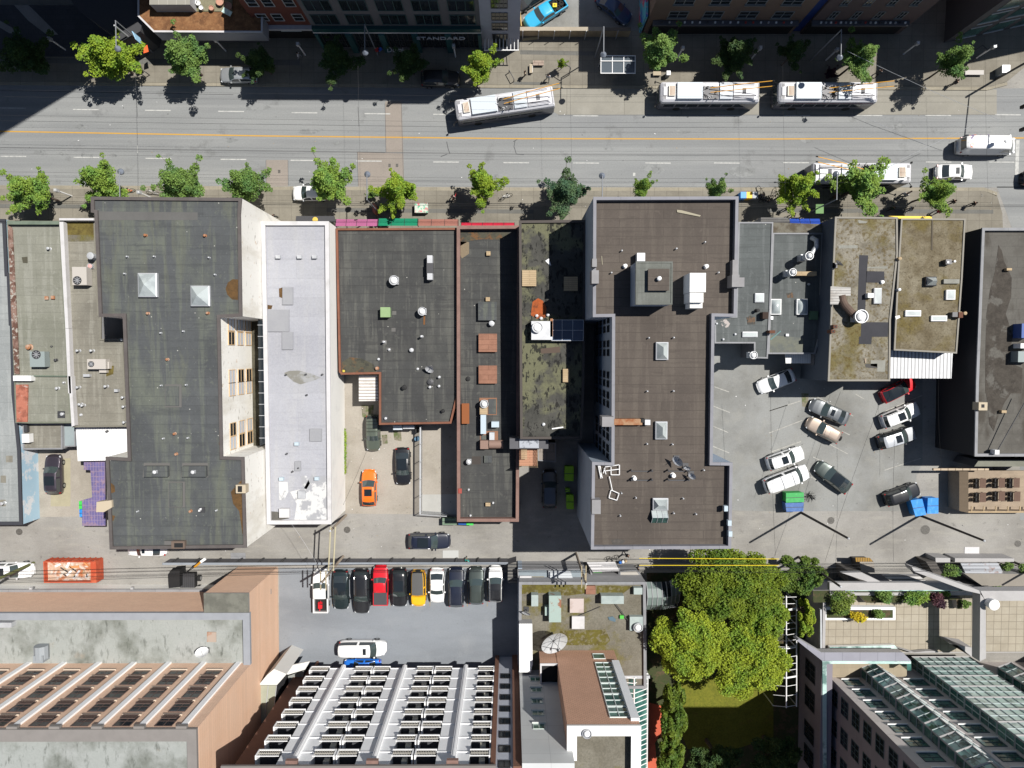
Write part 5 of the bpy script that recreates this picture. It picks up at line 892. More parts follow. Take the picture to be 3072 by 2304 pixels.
mb = MB(); P = pts('C2 665,1485 900,1482 935,1558 715,1565', 2.8); mb.prism(P, 2.62, 2.8, cWhite); mb.build('lid', b); unit(b, 'green_panel', 'C3', 718, 32, 790, 98, 1.0, .9, mat('panel_green', (.05, .2, .05), .7)); unit(b, 'blue_tarp', 'C3', 865, 30, 915, 95, 1.0, .7, mat('tarp_navy', (.02, .04, .15), .7))
b = bld('shed', 'pale cream flat roof beside the walled bin enclosure', 'shed', 'C2 940,1560 1080,1550 C3 1142,104 945,106', 2.7, wGrey, mat('cream_roof', A(205, 200, 192), .9, [(A(188, 182, 172), .6, .4, .7, .6)]), cGrey, .08, .04)
# ================================================================== S6 glass and concrete complex
zT = 4.2
mTile = mat('terrace_tiles', A(192, 182, 164), .9, [(A(178, 168, 150), .3, .4, .65, .7), (A(208, 200, 184), .8, .5, .7, .4)], brick=(.92, .92, .03, A(128, 118, 104), .8, (0, 0, 0), 0), grain=.06)
cCon = mat('concrete_pale_lilac', (.37, .36, .36), .85, [((.31, .30, .30), .5, .45, .65, .6)], grain=.05)
b = thing('terrace_podium', 'raised tiled terrace with concrete walls in front of the glass building', 'terrace', (50, -30, 0))
xW = T('D3', 525, 400, zT)[0]; yN_ = T('D3', 800, 190, zT)[1]
mb = MB(); mb.prism([(xW, yN_), (90, yN_), (90, -80), (xW, -80)], 0, zT-.4, cCon, bottom=False, cap=False); mb.build('wall', b); mb = MB(); mb.face([(xW, yN_, zT-.4), (90, yN_, zT-.4), (90, -36.5, zT-.4), (47.4, -36.5, zT-.4), (47.4, -80, zT-.4), (xW, -80, zT-.4)][::-1], mTile); mb.bx(47.4, 90, -36.6, -36.45, 0, zT-.42, cCon); mb.build('floor', b)
mb = MB(); mb.bx(xW, xW+.35, -80, yN_-.35, zT-.4, zT+.6, cCon); mb.bx(xW, 90, yN_-.35, yN_, zT-.4, zT+.6, cCon); mb.build('parapet', b)
def con(name, s, z0, z1, m=cCon, top=None): mb = MB(); mb.prism(pts(s, z1), z0, z1, m, top=top); return mb.build(name, b)
con('planter', 'D3 462,188 600,188 600,286 466,286', 3.8, 5.0, cCon, mSoil); con('planter', 'D3 540,322 1146,325 1146,432 545,432', 3.7, 4.5, mpan); con('planter', 'D3 575,348 1125,348 1125,415 575,415', 3.75, 4.52, mSoil)
con('planter', 'D3 820,192 1200,192 1200,288 900,288', 3.8, 4.7, cCon, mSoil); con('planter', 'D3 1200,190 1600,190 1600,245 1665,245 1700,250 1700,340 1660,340 1650,262 1200,262', 3.7, 4.7, cCon, mSoil)
con('beam', 'D3 600,122 1700,122 1700,182 600,186', 6.0, 6.6, cCon); con('glass_strip', 'D3 730,182 1700,182 1700,190 730,190', 6.3, 6.5, gPale)
con('side_rail', 'D3 522,345 535,345 535,668 524,668', 4.6, 5.0, mMetal)
# tall frame wall between the terraces
con('frame_beam', 'D3 1850,215 1895,270 1897,750 1845,775', 7.8, 9.2); con('frame_beam', 'D3 1850,190 2400,190 2400,272 1893,272', 7.8, 9.25, cCon); con('frame_beam', 'D3 1280,-10 1850,190 1850,215 1720,185 1300,30', 7.6, 9.15, cCon)
con('ramp_wall', 'D3 860,35 1160,180 1165,192 1050,160 700,40', 5.6, 6.2, cCon)
con('frame_slab', 'D3 1140,655 1300,700 1400,690 1500,690 1500,700 1300,705', 4, 4.6); con('bench_wall', 'D3 1600,630 1780,660 1780,740 1660,640', 4, 6.5)
mb = MB(); X, Y = T('D3', 1942, 295, 9.6); mb.lathe(X, Y, [(.55, 9.2), (.6, 9.7), (.62, 10.1), (.1, 10.25)], mWhiteP, 16); mb.build('roof_cowl', b)
# podium frame round the lower terrace
con('frame_beam', 'D3 345,590 530,700 1205,700 1272,765 1272,775 538,770 325,600', 5.3, 6.4, cCon, mat('frame_lilac', A(172, 172, 184), .8, [(A(158, 158, 170), .5, .4, .7, .6)], brick=(2.1, 30, .03, A(120, 120, 130), .6)))
con('glass_balustrade', 'D3 540,772 1275,775 1275,795 575,795 575,1700 545,1700', 6.42, 6.5, gPale)
con('balustrade_post', 'D3 1240,795 1275,775 1278,850 1245,850', 4, 6.3, gTeal)
xP = T('D3', 535, 800, 6.4)[0]; xI = T('D3', 385, 1500, 0)[0]
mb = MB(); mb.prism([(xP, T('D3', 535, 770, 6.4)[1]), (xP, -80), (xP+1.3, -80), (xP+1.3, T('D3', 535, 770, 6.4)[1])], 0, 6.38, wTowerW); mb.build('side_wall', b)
for y0, y1 in ((775, 930), (1000, 1165), (1290, 1430), (1490, 1640)):
    ya_, yb_ = T('D3', 465, y1, 3.2)[1], T('D3', 465, y0, 3.2)[1]; wall_win(b, 'W', ya_, yb_, 1.9, 4.7, xP, mMetalD, gDark, 3, 2)
con('lower_roof', 'D3 575,795 1240,795 1240,900 900,910 580,910', 3.8, 4.25, cCon, mat('lower_terrace_floor', A(186, 172, 148), .9, [(A(168, 155, 134), .5, .4, .7, .6)], brick=(.92, .92, .02, A(150, 140, 122), .5)))
# rear glazed strips on the terrace edge (skylights looking down)
con('skylight_strip', 'D3 600,655 1140,640 1190,700 600,702', 4, 4.5, cTW, gPale)
# stair/louvre pits north
con('louvre_roof', 'D3 1045,62 1340,62 1420,122 1120,122', 3.2, 3.8, cCon, mat('white_louvres', A(225, 222, 220), .7, wave=(.45, A(110, 108, 105), .95, 'Y')))
mb = MB()
b2 = thing('concrete_stair', 'concrete stair block and ramp walls between the alley and the terrace', 'stairs', (*T('D3', 800, 40), 0))
def con2(name, s, z0, z1, m=cCon, top=None): mb = MB(); mb.prism(pts(s, z1), z0, z1, m, top=top); return mb.build(name, b2)
con2('landing', 'D2 850,1480 965,1480 975,1570 862,1570', 0, 2.4, mat('stair_dark', A(105, 100, 96), .9), mat('stair_top', A(178, 170, 160), .9)); con2('wall', 'D3 750,20 860,30 1010,110 990,122 755,122', 0, 3.3, mat('stair_dark', A(105, 100, 96), .9))
con2('wall', 'D2 1400,1480 1480,1480 1530,1570 1520,1640 1450,1560', 0, 2.4, mat('stair_dark', A(105, 100, 96), .9)); con2('yellow_rail', 'D2 815,1447 935,1449 962,1478 820,1480', 2.3, 2.45, mat('yellow_rail', (.6, .36, .06), .6), mat('hatched_rail', A(180, 140, 60), .7, wave=(.3, A(90, 70, 40), .8, 'X')))
con2('wall', 'D2 1478,1447 1600,1450 1600,1485 1480,1485', 0, 2.2, cCon); con2('wall', 'D2 1640,1450 2130,1453 2130,1480 1640,1482', 0, 2.2, cCon)
con2('canopy_roof', 'D2 1685,1488 1995,1488 2035,1560 2030,1590 1735,1592', 2.6, 2.8, cCon, mat('pale_flaking_roof', A(200, 203, 210), .8, [(A(160, 125, 112), .9, .54, .62, .8)])); con2('lower_roof', 'D3 1715,45 2300,50 2300,150 1870,150', 0, 3.0, cCon, mat('taupe_roof', A(165, 158, 148), .9, [(A(150, 143, 134), .5, .4, .7, .6)], grain=.06))
mb = MB(); mb.prism(pts('D3 555,0 750,0 620,110 560,60', .3), 0, .3, cCon, top=mat('louvred_ground', A(140, 133, 120), .9, wave=(.5, A(105, 100, 90), .6, 'X'))); mb.build('ramp', b2)
# the glass tower
b = thing('office_tower', 'concrete and green-glass tower with stacked glass bays rising out of the frame', 'building', (48, -45, 4.2))
XA, YF, zt = 39.05, -39.44, 30.5
mb = MB(); mb.prism(rect(XA, 90, YF-40, YF), 0, zt, wTower, bottom=False); mb.build('wall', b)
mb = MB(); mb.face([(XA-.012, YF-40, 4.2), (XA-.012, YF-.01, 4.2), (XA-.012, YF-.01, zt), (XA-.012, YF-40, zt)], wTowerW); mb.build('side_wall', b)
fl = [4.2+2.62*i for i in range(10)]; mM = mat('mullion_teal_grey', (.45, .50, .50), .6); mD = mat('mullion_dark', (.05, .08, .09), .6)
mb = MB(); mb.bx(XA+.02, 58, YF+.01, YF+4.3, 33.6, 34.0, cCon); mb.bx(XA, 90, YF-40, YF, zt, 33.6, wTower); mb.build('added_shade_overhang', b)  # unseen overhang, added to push the tower's shadow further over the lawn
for z in fl[:9]:
    for y0 in (-40.3, -43.9, -47.5, -51.1): wall_win(b, 'W', y0-2.0, y0, z+.55, z+2.25, XA, mD, gDark, 3, 2)
    for xa, xb in ((40.2, 42.2), (47.7, 50.0)): wall_win(b, 'N', xa, xb, z+.8, z+2.3, YF, mD, gTeal, 2, 2, sill=mat('sill_bright', (.75, .75, .75), .6))
    for xa in (58.1, 65.0): wall_win(b, 'N', xa, xa+1.9, z+.8, z+2.3, YF, mD, gTeal, 2, 2)
def bay(P, floors, cols, gl):
    for z in floors:
        zb = z+2.62; o = MB(); m = MB()
        for i in range(len(P)-1):
            a, c = Vector(P[i]), Vector(P[i+1]); o.face([(*c, z), (*a, z), (*a, zb), (*c, zb)], gl[i]); nn = Vector((c.y-a.y, a.x-c.x)).normalized()*-.03
            for k in range(cols[i]+1): q = a.lerp(c, k/cols[i])+nn; m.tube([(*q, z), (*q, zb)], .05 if 0 < k < cols[i] else .08, mM if 0 < k < cols[i] else cCon, 4)
            for t, r, mm in ((0, .11, cCon), (1.31, .045, mM)): m.tube([(*(a+nn), z+t), (*(c+nn), z+t)], r, mm, 4)
        g = o.build('glass_bay', b); m.build('mullion', g)
gT2 = mat('glass_teal_bright', (.20, .40, .37), .12, [((.36, .54, .51), .5, .45, .55, .8), ((.02, .06, .05), .8, .5, .58, .9)], spec=.8, coat=.4)
prow = lambda x: [(x, YF), (x, -38.3), (x+1.55, -37.72), (x+4.2, YF)]
bay(prow(42.9), fl[:10], (1, 2, 3), (gTeal, gT2, gPale)); bay(prow(59.6), fl[:10], (1, 2, 3), (gTeal, gT2, gPale))
f0 = [1.58-2.62*0]+fl[:10]
bay([(50.5, YF), (50.5, -38.14), (57.8, -38.14), (57.8, YF)], f0, (2, 7, 1), (gTeal, gPale, gTeal)); bay([(67.0, YF), (67.0, -38.14), (74.3, -38.14)], f0, (2, 7), (gTeal, gPale))
# curved steel pergola beside the garden
b = thing('steel_pergola', 'curved white steel pergola ribs over the dark walk beside the garden trees', 'pergola', (*T('D3', 235, 600), 0)); mb = MB()
for y in (240, 295, 345, 355, 405, 460, 510, 555, 605, 655, 668, 740, 800, 850, 905, 912, 980, 1060, 1150):
    p, q, r_ = T('D3', 132, y-(0 if y < 300 else 8), 3.2), T('D3', 240, y+2, 4.0), T('D3', 325, y-12 if y > 300 else y, 3.4); mb.tube([(*p, 3.2), (*q, 4.0), (*r_, 3.4)], .035 if y not in (345, 668, 912) else .08, mWhiteP, 5)
mb.tube([(*T('D3', 240, 230, 4), 4), (*T('D3', 240, 1160, 4), 4)], .08, mWhiteP, 5); mb.build('rib', b); mb = MB(); mb.tube([(*T('D3', 325, 270, 3.4), 3.4), (*T('D3', 325, 1150, 3.4), 3.4)], .07, mWhiteP, 5)
for y in (280, 470, 660, 900, 1140):
    for x in (130, 325): p = T('D3', x, y, 3.3); mb.tube([(*p, 0), (*p, 3.3)], .07, mMetal, 6)
mb.build('post', b)
mb = MB(); mb.prism(pts('D3 100,430 135,430 135,640 100,640', 1.0), 0, 1.0, wGrey); tag(rebase(mb.build('low_wall'), (*T('D3', 118, 540), 0)), 'low grey wall beside the curved white steel pergola', 'wall')
# retaining fence wall along the blue parking lot
b = thing('boundary_wall', 'long grey-capped wall between the alley and the blue-grey parking lot', 'wall', (*T('B2', 1200, 1500), 0))
mb = MB(); P = pts('B2 -770,1487 2180,1487 2180,1500 -770,1500', 2.0); y1, y0 = P[0][1], P[2][1]; xa, xb = T('A2', 1350, 1490, 2)[0], T('B2', 2110, 1490, 2)[0]
mb.bx(xa, xb, y0-.02, y0+.16, 0, 1.9, wDark); mb.build('wall', b); mb = MB(); mb.bx(xa-.05, xb+.05, y0-.06, y0+.22, 1.9, 2.0, mat('cap_blue_grey', A(168, 176, 186), .7, [(A(150, 158, 168), .8, .4, .7, .6)])); mb.build('coping', b)
mb = MB()
for k in range(16): x = xa+1+(xb-xa-2)*k/15; mb.bx(x-.08, x+.08, y0+.15, y0+.3, .02, 1.88, mMetalD)
mb.build('post', b)
b = thing('stair_enclosure', 'dark louvred stair enclosure at the east end of the long boundary wall', 'enclosure', (*T('B2', 2150, 1560), 0)); mb = MB(); mb.prism(pts('B2 2112,1500 2182,1480 2186,1659 2110,1659', 2.4), 0, 2.4, wDark, top=mat('dark_louvres', (.06, .06, .06), .7, wave=(.4, (.2, .19, .17), .8, 'Y'))); mb.build('roof', b)
# low wall right edge of the blue lot
mb = MB(); x = T('B3', 2195, 300, 3)[0]; mb.bx(x, x+.5, T('B3', 0, 900, 3)[1], T('B3', 0, 0, 3)[1], 0, 3.2, wGreyB); tag(rebase(mb.build('side_wall'), (x, -25, 0)), 'blue-grey side wall along the shaded edge of the blue-grey parking lot', 'wall')
# ================================================================== north block
wNG = mat('wall_slate_blue', (.08, .10, .12), .8, [((.06, .08, .09), .5, .4, .7, .6)], brick=(3, 2.8, .03, (.08, .10, .12), .6, (R(90), 0, 0)))
def pb(x, y): return W(x, y, 0)
def block(name, label, P, z, m, top=None, z0=0):
    P = ccw(P); c = centre(P); t = thing(name, label, 'building', (c[0], c[1], 0)); mb = MB(); mb.prism(P, z0, z, m, bottom=False, cap=False); mb.build('wall', t); mb = MB(); mb.prism(inset(P, -.03), z, z+.1, top or cGrey); mb.build('roof', t); return t
# tall tower beyond the top border, casting the wedge shadow
xq, yq = pb(640, 18); block('office_tower', 'tall slate tower beyond the top border that throws the wedge of shadow across the street', [(xq, yq), (xq-90, yq), (xq-90, yq+60), (xq, yq+60)], 62, wNG)
# dark grey corner building, top left
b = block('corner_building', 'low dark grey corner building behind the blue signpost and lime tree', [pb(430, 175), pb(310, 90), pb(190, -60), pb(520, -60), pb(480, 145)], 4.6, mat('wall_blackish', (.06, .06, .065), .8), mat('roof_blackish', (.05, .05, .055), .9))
b = thing('mulch_roof_building', 'low building with a brown mulch-covered roof and pale rim at the top of the photo', 'building', (*pb(600, 120), 0))
zz = 5.5; P = pts('A0 1142,135 1275,268 2180,272 2180,-300 1142,-300', zz); mb = MB(); mb.prism(P, 3.4, zz-.1, mat('fascia_grey', (.30, .30, .32), .8)); mb.prism(inset(P, 1.2), 0, 3.4, wDark, cap=False); mb.build('wall', b)
mb = MB(); mb.face([(x, y, zz-.05) for x, y in inset(P, .18)], mat('brown_mulch', A(150, 106, 70), .95, [(A(112, 76, 50), .9, .45, .62, .8), (A(178, 134, 92), 2.2, .5, .65, .6)], grain=.35)); mb.build('roof', b)
mb = MB(); Pi = inset(P, .2); Pc = ccw(P)
for i in range(len(P)): j = (i+1) % len(P); mb.face([(*Pc[i], zz+.05), (*Pc[j], zz+.05), (*Pi[j], zz+.05), (*Pi[i], zz+.05)], cWhite); mb.face([(*Pc[i], zz-.3), (*Pc[j], zz-.3), (*Pc[j], zz+.05), (*Pc[i], zz+.05)], cWhite)
mb.build('rim', b)
mb = MB(); mb.prism(pts('A0 1240,38 1575,38 1575,-300 1240,-300', 7.2), zz-.05, 7.2, wGrey, top=mat('slab_roof_pale', A(180, 176, 165), .9, brick=(1.0, 1.6, .04, A(205, 200, 190), .8))); mb.build('penthouse', b)
mb = MB(); mb.prism(pts('A0 1620,92 1925,92 1925,-300 1575,-300', 5.6), zz-.05, 5.52, mat('roof_terrace_floor', A(150, 145, 120), .95, [(A(110, 110, 70), .8, .45, .6, .8)], grain=.3)); mb.build('roof_terrace', b)
for x, y, r in ((1640, 20, .3), (1665, 60, .25), (1620, 10, .25), (1820, 10, .45), (1750, 62, .3), (1890, 45, .45)):
    X, Y = T('A0', x, y, 6.0); mb = MB(); mb.lathe(X, Y, [(r*.7, 5.5), (r, 5.95), (r*.85, 5.95), (r*.8, 5.85)], mat('plant_pot', (.45, .25, .18), .8) if x > 1700 else mWhiteP, 12); mb.build('plant_pot', b)
mb = MB(); X, Y = T('A0', 1880, 95, 6.2); mb.box((X, Y, 6.1), (1.1, .6, .08), gPale, rz=-.5); mb.box((X, Y, 5.85), (.1, .1, .5), mMetalD); mb.build('table', b)
# red brick building
xa, xb, yb_ = pb(800, 0)[0], pb(975, 0)[0], pb(0, 113)[1]
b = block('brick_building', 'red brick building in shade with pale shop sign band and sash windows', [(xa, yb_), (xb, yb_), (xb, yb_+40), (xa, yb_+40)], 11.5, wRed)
for z in (4.6, 8.0): 
    for k in range(4): x = xa+.7+k*1.75+(.6 if k > 1 else 0); wall_win(b, 'S', x, x+1.2, z, z+1.7, yb_, mat('frame_pale', (.5, .5, .48), .6), gDark, 1, 2)
mb = MB(); mb.bx(xa+.2, xb-.2, yb_-.5, yb_, 3.1, 3.5, cWhite); mb.bx(xa, xb, yb_-.05, yb_, .1, 3.0, mBlack); mb.bx(xa+2.6, xa+5, yb_-.4, yb_-.05, 2.7, 3.0, mat('sign_pale_blue', (.5, .6, .65), .6)); mb.build('shopfront', b)
# dark glass building with the STANDARD sign
xa, xb, yb_ = pb(975, 0)[0], pb(1447, 0)[0], pb(0, 145)[1]; xc = pb(1558, 0)[0]
b = block('hotel_building', 'dark glass-fronted building carrying white STANDARD lettering above shopfront piers', [(xa, yb_), (xb, yb_), (xb, yb_+50), (xa, yb_+50)], 20.5, wDark)
zb_ = 5.0; mb = MB(); mb.bx(xa-.1, xb+.1, yb_-.35, yb_-.02, zb_, zb_+.35, cWhite); mb.build('cornice', b); mb = MB(); mb.bx(xa, xb, yb_-.4, yb_-.02, zb_+.4, zb_+1.2, mat('balcony_dark_glass', (.02, .06, .06), .2)); mb.build('balustrade', b)
for k in range(6):
    x = xa+(xb-xa)*(k+.0)/5.0; mb = MB(); mb.bx(max(xa, x-.35), min(xb, x+.35), yb_-.55, yb_-.02, .1, 4.98, mat('pier_teal', (.015, .07, .075), .6)); mb.build('pier', b)
for k in range(5):
    x = xa+(xb-xa)*k/5+.5; wall_win(b, 'S', x, x+3.0, .6, 4.4, yb_, mMetalD, gDark, 5, 2)
    for z in (6.6, 9.8): wall_win(b, 'S', x, x+2.9, z, z+2.3, yb_, mat('mullion_teal_dark', (.02, .06, .065), .6), gDark, 3, 1)
def text(s, size, loc, rot, m, parent=None, name='lettering', ext=.03, sx=1.0):
    c = bpy.data.curves.new(name, 'FONT'); c.body = s; c.size = size; c.extrude = ext; c.align_x = 'CENTER'; c.align_y = 'CENTER'; c.materials.append(m); c.resolution_u = 3
    o = bpy.data.objects.new(name, c); COL.objects.link(o); bpy.context.view_layer.update()
    me = bpy.data.meshes.new_from_object(o.evaluated_get(bpy.context.evaluated_depsgraph_get())); COL.objects.unlink(o); bpy.data.objects.remove(o)
    me.transform(Matrix.Translation(Vector(loc)) @ Euler(rot).to_matrix().to_4x4() @ Matrix.Diagonal((sx, 1, 1, 1)))
    o = bpy.data.objects.new(name, me); COL.objects.link(o)
    if parent is not None:
        off = Vector((0, 0, 0)); q = parent
        while q is not None: off += q.location; q = q.parent
        me.transform(Matrix.Translation(-off)); o.parent = parent
    return o
X, Y = T('B0', 1555, 205, 4.4); mSign = mat('sign_letter_white', (.45, .46, .48), .5)
text('STANDARD', .95, (X, yb_-.62, 4.35), (R(90), 0, 0), mSign, b, 'sign_lettering', .04, 1.15)
X, Y = T('B0', 1150, 418, 2.6); text('Domi', .8, (X+.4, Y, 2.7), (R(35), 0, 0), mSign, b, 'sign_lettering', .03, 1.1); mb = MB(); X, Y = T('B0', 1040, 412, 2.7); mb.box((X-.2, Y, 2.65), (.5, .4, .06), mat('logo_red', (.5, .03, .03), .5), rz=.6); mb.box((X+.15, Y+.05, 2.65), (.45, .35, .06), mat('logo_blue', (.04, .12, .5), .5), rz=.6); mb.build('logo', b)
# pale stone pavilion end of that building
b = block('stone_building', 'pale stone corner bay with two tall dark openings beside the vacant car lot', [(xb+.03, yb_), (xc, yb_), (xc, yb_+50), (xb+.03, yb_+50)], 22, mat('stone_lilac', (.32, .33, .40), .8, [((.26, .27, .32), .5, .4, .7, .6)]))
for z0, z1 in ((.6, 4.2), (5.2, 7.0), (7.6, 9.4), (10.4, 12.4)): wall_win(b, 'S', xb+1.3, xc-1.4, z0, z1, yb_, mMetalD, gDark, 4, 2)
mb = MB(); mb.bx(xb+.3, xc-.1, yb_-1.3, yb_-1.2, 2.6, 2.75, mWhiteP)
for k in range(10): x = xb+.4+(xc-xb-.6)*k/9; mb.tube([(x, yb_, 2.9), (x, yb_-1.25, 2.7)], .05, mWhiteP, 4)
mb.build('canopy_frame', b)
# vacant lot
sheet('vacant_lot', px_poly([(1556, -80), (1925, -80), (1925, 92), (1556, 92)], .12), .135, mLotR)
b = thing('timber_fence', 'timber and plywood fence along the street side of the small car lot', 'fence', (*T('C0', 450, 235, 2), .12)); P = pts('C0 100,222 798,226 798,248 100,246', 2.0); xx0, xx1, yy = P[0][0], P[1][0], P[2][1]
mb = MB(); mb.bx(xx0, xx1+3.4, yy, yy+.06, .12, 1.9, mTanP); mb.build('panel', b); mb = MB(); mb.bx(xx0, xx1, yy-.1, yy+.35, 1.9, 2.0, mat('fence_cap', A(200, 188, 168), .8, [(A(170, 158, 140), .8, .4, .7, .6)])); mb.bx(xx1+.01, xx1+3.4, yy-.1, yy+.3, 1.9, 1.98, mat('fence_cap_dark', A(120, 110, 98), .8)); mb.build('cap_rail', b); mb = MB()
for k in range(7): x = xx0+.5+k*1.9; mb.tube([(x, yy-.3, .12), (x, yy-.3, 2.4)], .05, mMetal)
mb.build('post', b)
b = thing('timber_fence', 'short yellow plywood fence beside the blue pickup truck', 'fence', (*T('C0', 110, 110, 1.5), .12)); mb = MB(); p, q = T('C0', 104, 0, 1.8), T('C0', 122, 215, 1.8); mb.bar(p, q, .1, .12, 1.8, mat('ply_yellow', (.55, .38, .14), .8)); mb.build('panel', b)
b = thing('lumber', 'pale wooden beam lying on the pavement by the timber fence', 'lumber', (*T('C0', 200, 320), .12)); mb = MB(); mb.bar(T('C0', 133, 328, .2), T('C0', 270, 314, .2), .25, .12, .3, mat('lumber_cream', A(205, 190, 150), .8)); mb.build('beam', b)
# mural wall
xm = pb(1925, 0)[0]; b = thing('mural_wall', 'wall painted with a bright blue and red mural at the edge of the small car lot', 'wall', (xm, pb(0, 40)[1], 0)); mb = MB(); mb.bx(xm-.32, xm-.05, pb(0, 96)[1], pb(0, -100)[1], 0, 4.5, mat('mural_paint', (.10, .40, .50), .7, [((.55, .08, .12), .35, .48, .52, 1), ((.05, .12, .45), .5, .55, .58, 1), ((.55, .35, .45), .9, .6, .63, 1)])); mb.build('wall', b)
# beige brick hotel
xa, xb, ya = pb(1928, 0)[0], pb(2372, 0)[0], pb(0, 98)[1]; xe_ = pb(2697, 0)[0]
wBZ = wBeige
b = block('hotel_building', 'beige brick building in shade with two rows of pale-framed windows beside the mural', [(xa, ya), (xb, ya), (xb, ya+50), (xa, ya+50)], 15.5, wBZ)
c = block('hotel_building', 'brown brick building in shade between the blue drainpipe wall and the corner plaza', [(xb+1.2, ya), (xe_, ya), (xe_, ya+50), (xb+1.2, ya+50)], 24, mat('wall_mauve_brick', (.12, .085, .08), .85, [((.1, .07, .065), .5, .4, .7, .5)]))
d = block('painted_wall_building', 'narrow deep-blue painted wall between the two shaded brick buildings', [(xb+.02, ya+.3), (xb+1.18, ya+.3), (xb+1.18, ya+50), (xb+.02, ya+50)], 15, mat('wall_deep_blue', (.01, .035, .16), .7))
for bb, x0_, x1_, n in ((b, xa+1.6, xb-.4, 4), (c, xb+2.2, xe_-.6, 4)):
    st_ = (x1_-x0_)/n
    for z in (4.2, 7.4, 10.6):
        for k in range(n): wall_win(bb, 'S', x0_+st_*k+.5, x0_+st_*k+st_-1.3, z, z+1.6, ya, mat('frame_dim', (.22, .23, .23), .6), gDark, 2, 2, sill=mat('sill_dim', (.16, .16, .15), .8))
    mb = MB(); mb.bx(x0_-1, x1_, ya-.6, ya-.02, 3.3, 3.6, wDark); mb.bx(x0_-1, x1_, ya-.06, ya-.02, .1, 3.2, mBlack)
    for k in range(18): x = x0_+(x1_-x0_)*k/18; mb.box((x, ya-.3, 3.7), (.18, .18, .2), random.choice([mWhiteP, mMetal, mMetalD, mat('trim_red', (.4, .05, .04), .7)]))
    mb.build('shopfront', bb)
# corner tower right
p, q = pb(2830, 130), pb(3300, 28)
b = block('corner_building', 'dark angular building in the top right corner', [p, q, (q[0]+10, q[1]+60), (p[0]+2, p[1]+60)], 16.5, mat('wall_charcoal', (.08, .075, .08), .8))
d_ = Vector((q[0]-p[0], q[1]-p[1])).normalized(); n_ = Vector((d_.y, -d_.x))
for z0, z1 in ((.6, 3.4), (4.6, 7.0), (8.0, 10.4)):
    for k in range(4):
        a = Vector(p)+d_*(1.2+k*3.4); c_ = a+d_*2.5; mb = MB()
        mb.face([(*(a+n_*.03), z0), (*(c_+n_*.03), z0), (*(c_+n_*.03), z1), (*(a+n_*.03), z1)], gTeal); o = mb.build('window', b); mb = MB(); mb.bar(a+n_*.06, c_+n_*.06, .08, z1, z1+.15, mMetal); mb.bar(a+n_*.06, c_+n_*.06, .08, z0-.15, z0, mMetal); mb.build('frame', o)
# ================================================================== vehicles
mTyre = mat('tyre_rubber', (.015, .015, .015), .85); mRim = mat('wheel_rim', (.35, .36, .37), .35, metal=.7)
mWin = mat('car_glass', (.03, .038, .042), .05, spec=.9, coat=.6); mWinG = mat('car_windscreen', (.045, .062, .062), .06, spec=.9, coat=.8)
mHead = mat('headlight_lens', (.6, .62, .65), .2, coat=.5); mTail = mat('taillight_red', (.35, .01, .01), .3, coat=.4); mChrome = mat('chrome_trim', (.6, .6, .62), .2, metal=.8)
def paint(n, c, me=0.0, r=.35): return mat('paint_'+n, c, r, metal=me, spec=.5, coat=.7)
PR = {'sedan': (1.45, .92, [(0, .55), (.012, .82), (.05, .98), (.14, 1.03), (.29, 1.36), (.40, 1.44), (.50, 1.45), (.57, 1.40), (.71, 1.02), (.80, .96), (.93, .82), (.985, .66), (1, .45)], (.15, .30), (.56, .71)),
      'hatch': (1.5, .95, [(0, .6), (.012, .95), (.045, 1.08), (.15, 1.42), (.24, 1.5), (.45, 1.52), (.56, 1.46), (.71, 1.04), (.80, .97), (.93, .84), (.985, .66), (1, .45)], (.05, .15), (.55, .71)),
      'suv': (1.72, 1.06, [(0, .65), (.01, 1.08), (.035, 1.2), (.10, 1.6), (.16, 1.68), (.40, 1.72), (.55, 1.67), (.69, 1.18), (.80, 1.08), (.95, .95), (.99, .72), (1, .5)], (.036, .10), (.555, .69)),
      'van': (1.95, 1.15, [(0, .7), (.008, 1.3), (.02, 1.85), (.06, 1.95), (.5, 1.97), (.68, 1.92), (.80, 1.28), (.9, 1.12), (.975, .9), (1, .5)], (.012, .02), (.68, .80)),
      'tall_van': (2.7, 1.4, [(0, .7), (.008, 1.5), (.015, 2.55), (.06, 2.68), (.5, 2.7), (.76, 2.6), (.90, 1.5), (.95, 1.25), (.99, .9), (1, .5)], (.005, .012), (.77, .90)),
      'jeep': (1.8, 1.12, [(0, .7), (.01, 1.2), (.02, 1.72), (.05, 1.8), (.5, 1.82), (.60, 1.78), (.67, 1.22), (.69, 1.14), (.93, 1.05), (.97, .75), (1, .6)], (.011, .02), (.60, .67)),
      'cab': (1.78, 1.12, [(.34, .6), (.345, 1.15), (.352, 1.2), (.375, 1.68), (.42, 1.76), (.55, 1.78), (.60, 1.74), (.71, 1.24), (.80, 1.16), (.95, 1.04), (.99, .75), (1, .5)], (.353, .375), (.60, .71))}
def lerp(L, u):
    for i in range(len(L)-1):
        if L[i][0] <= u <= L[i+1][0]: a, b = L[i], L[i+1]; return a[1]+(b[1]-a[1])*(u-a[0])/max(1e-6, b[0]-a[0])
    return L[-1][1]
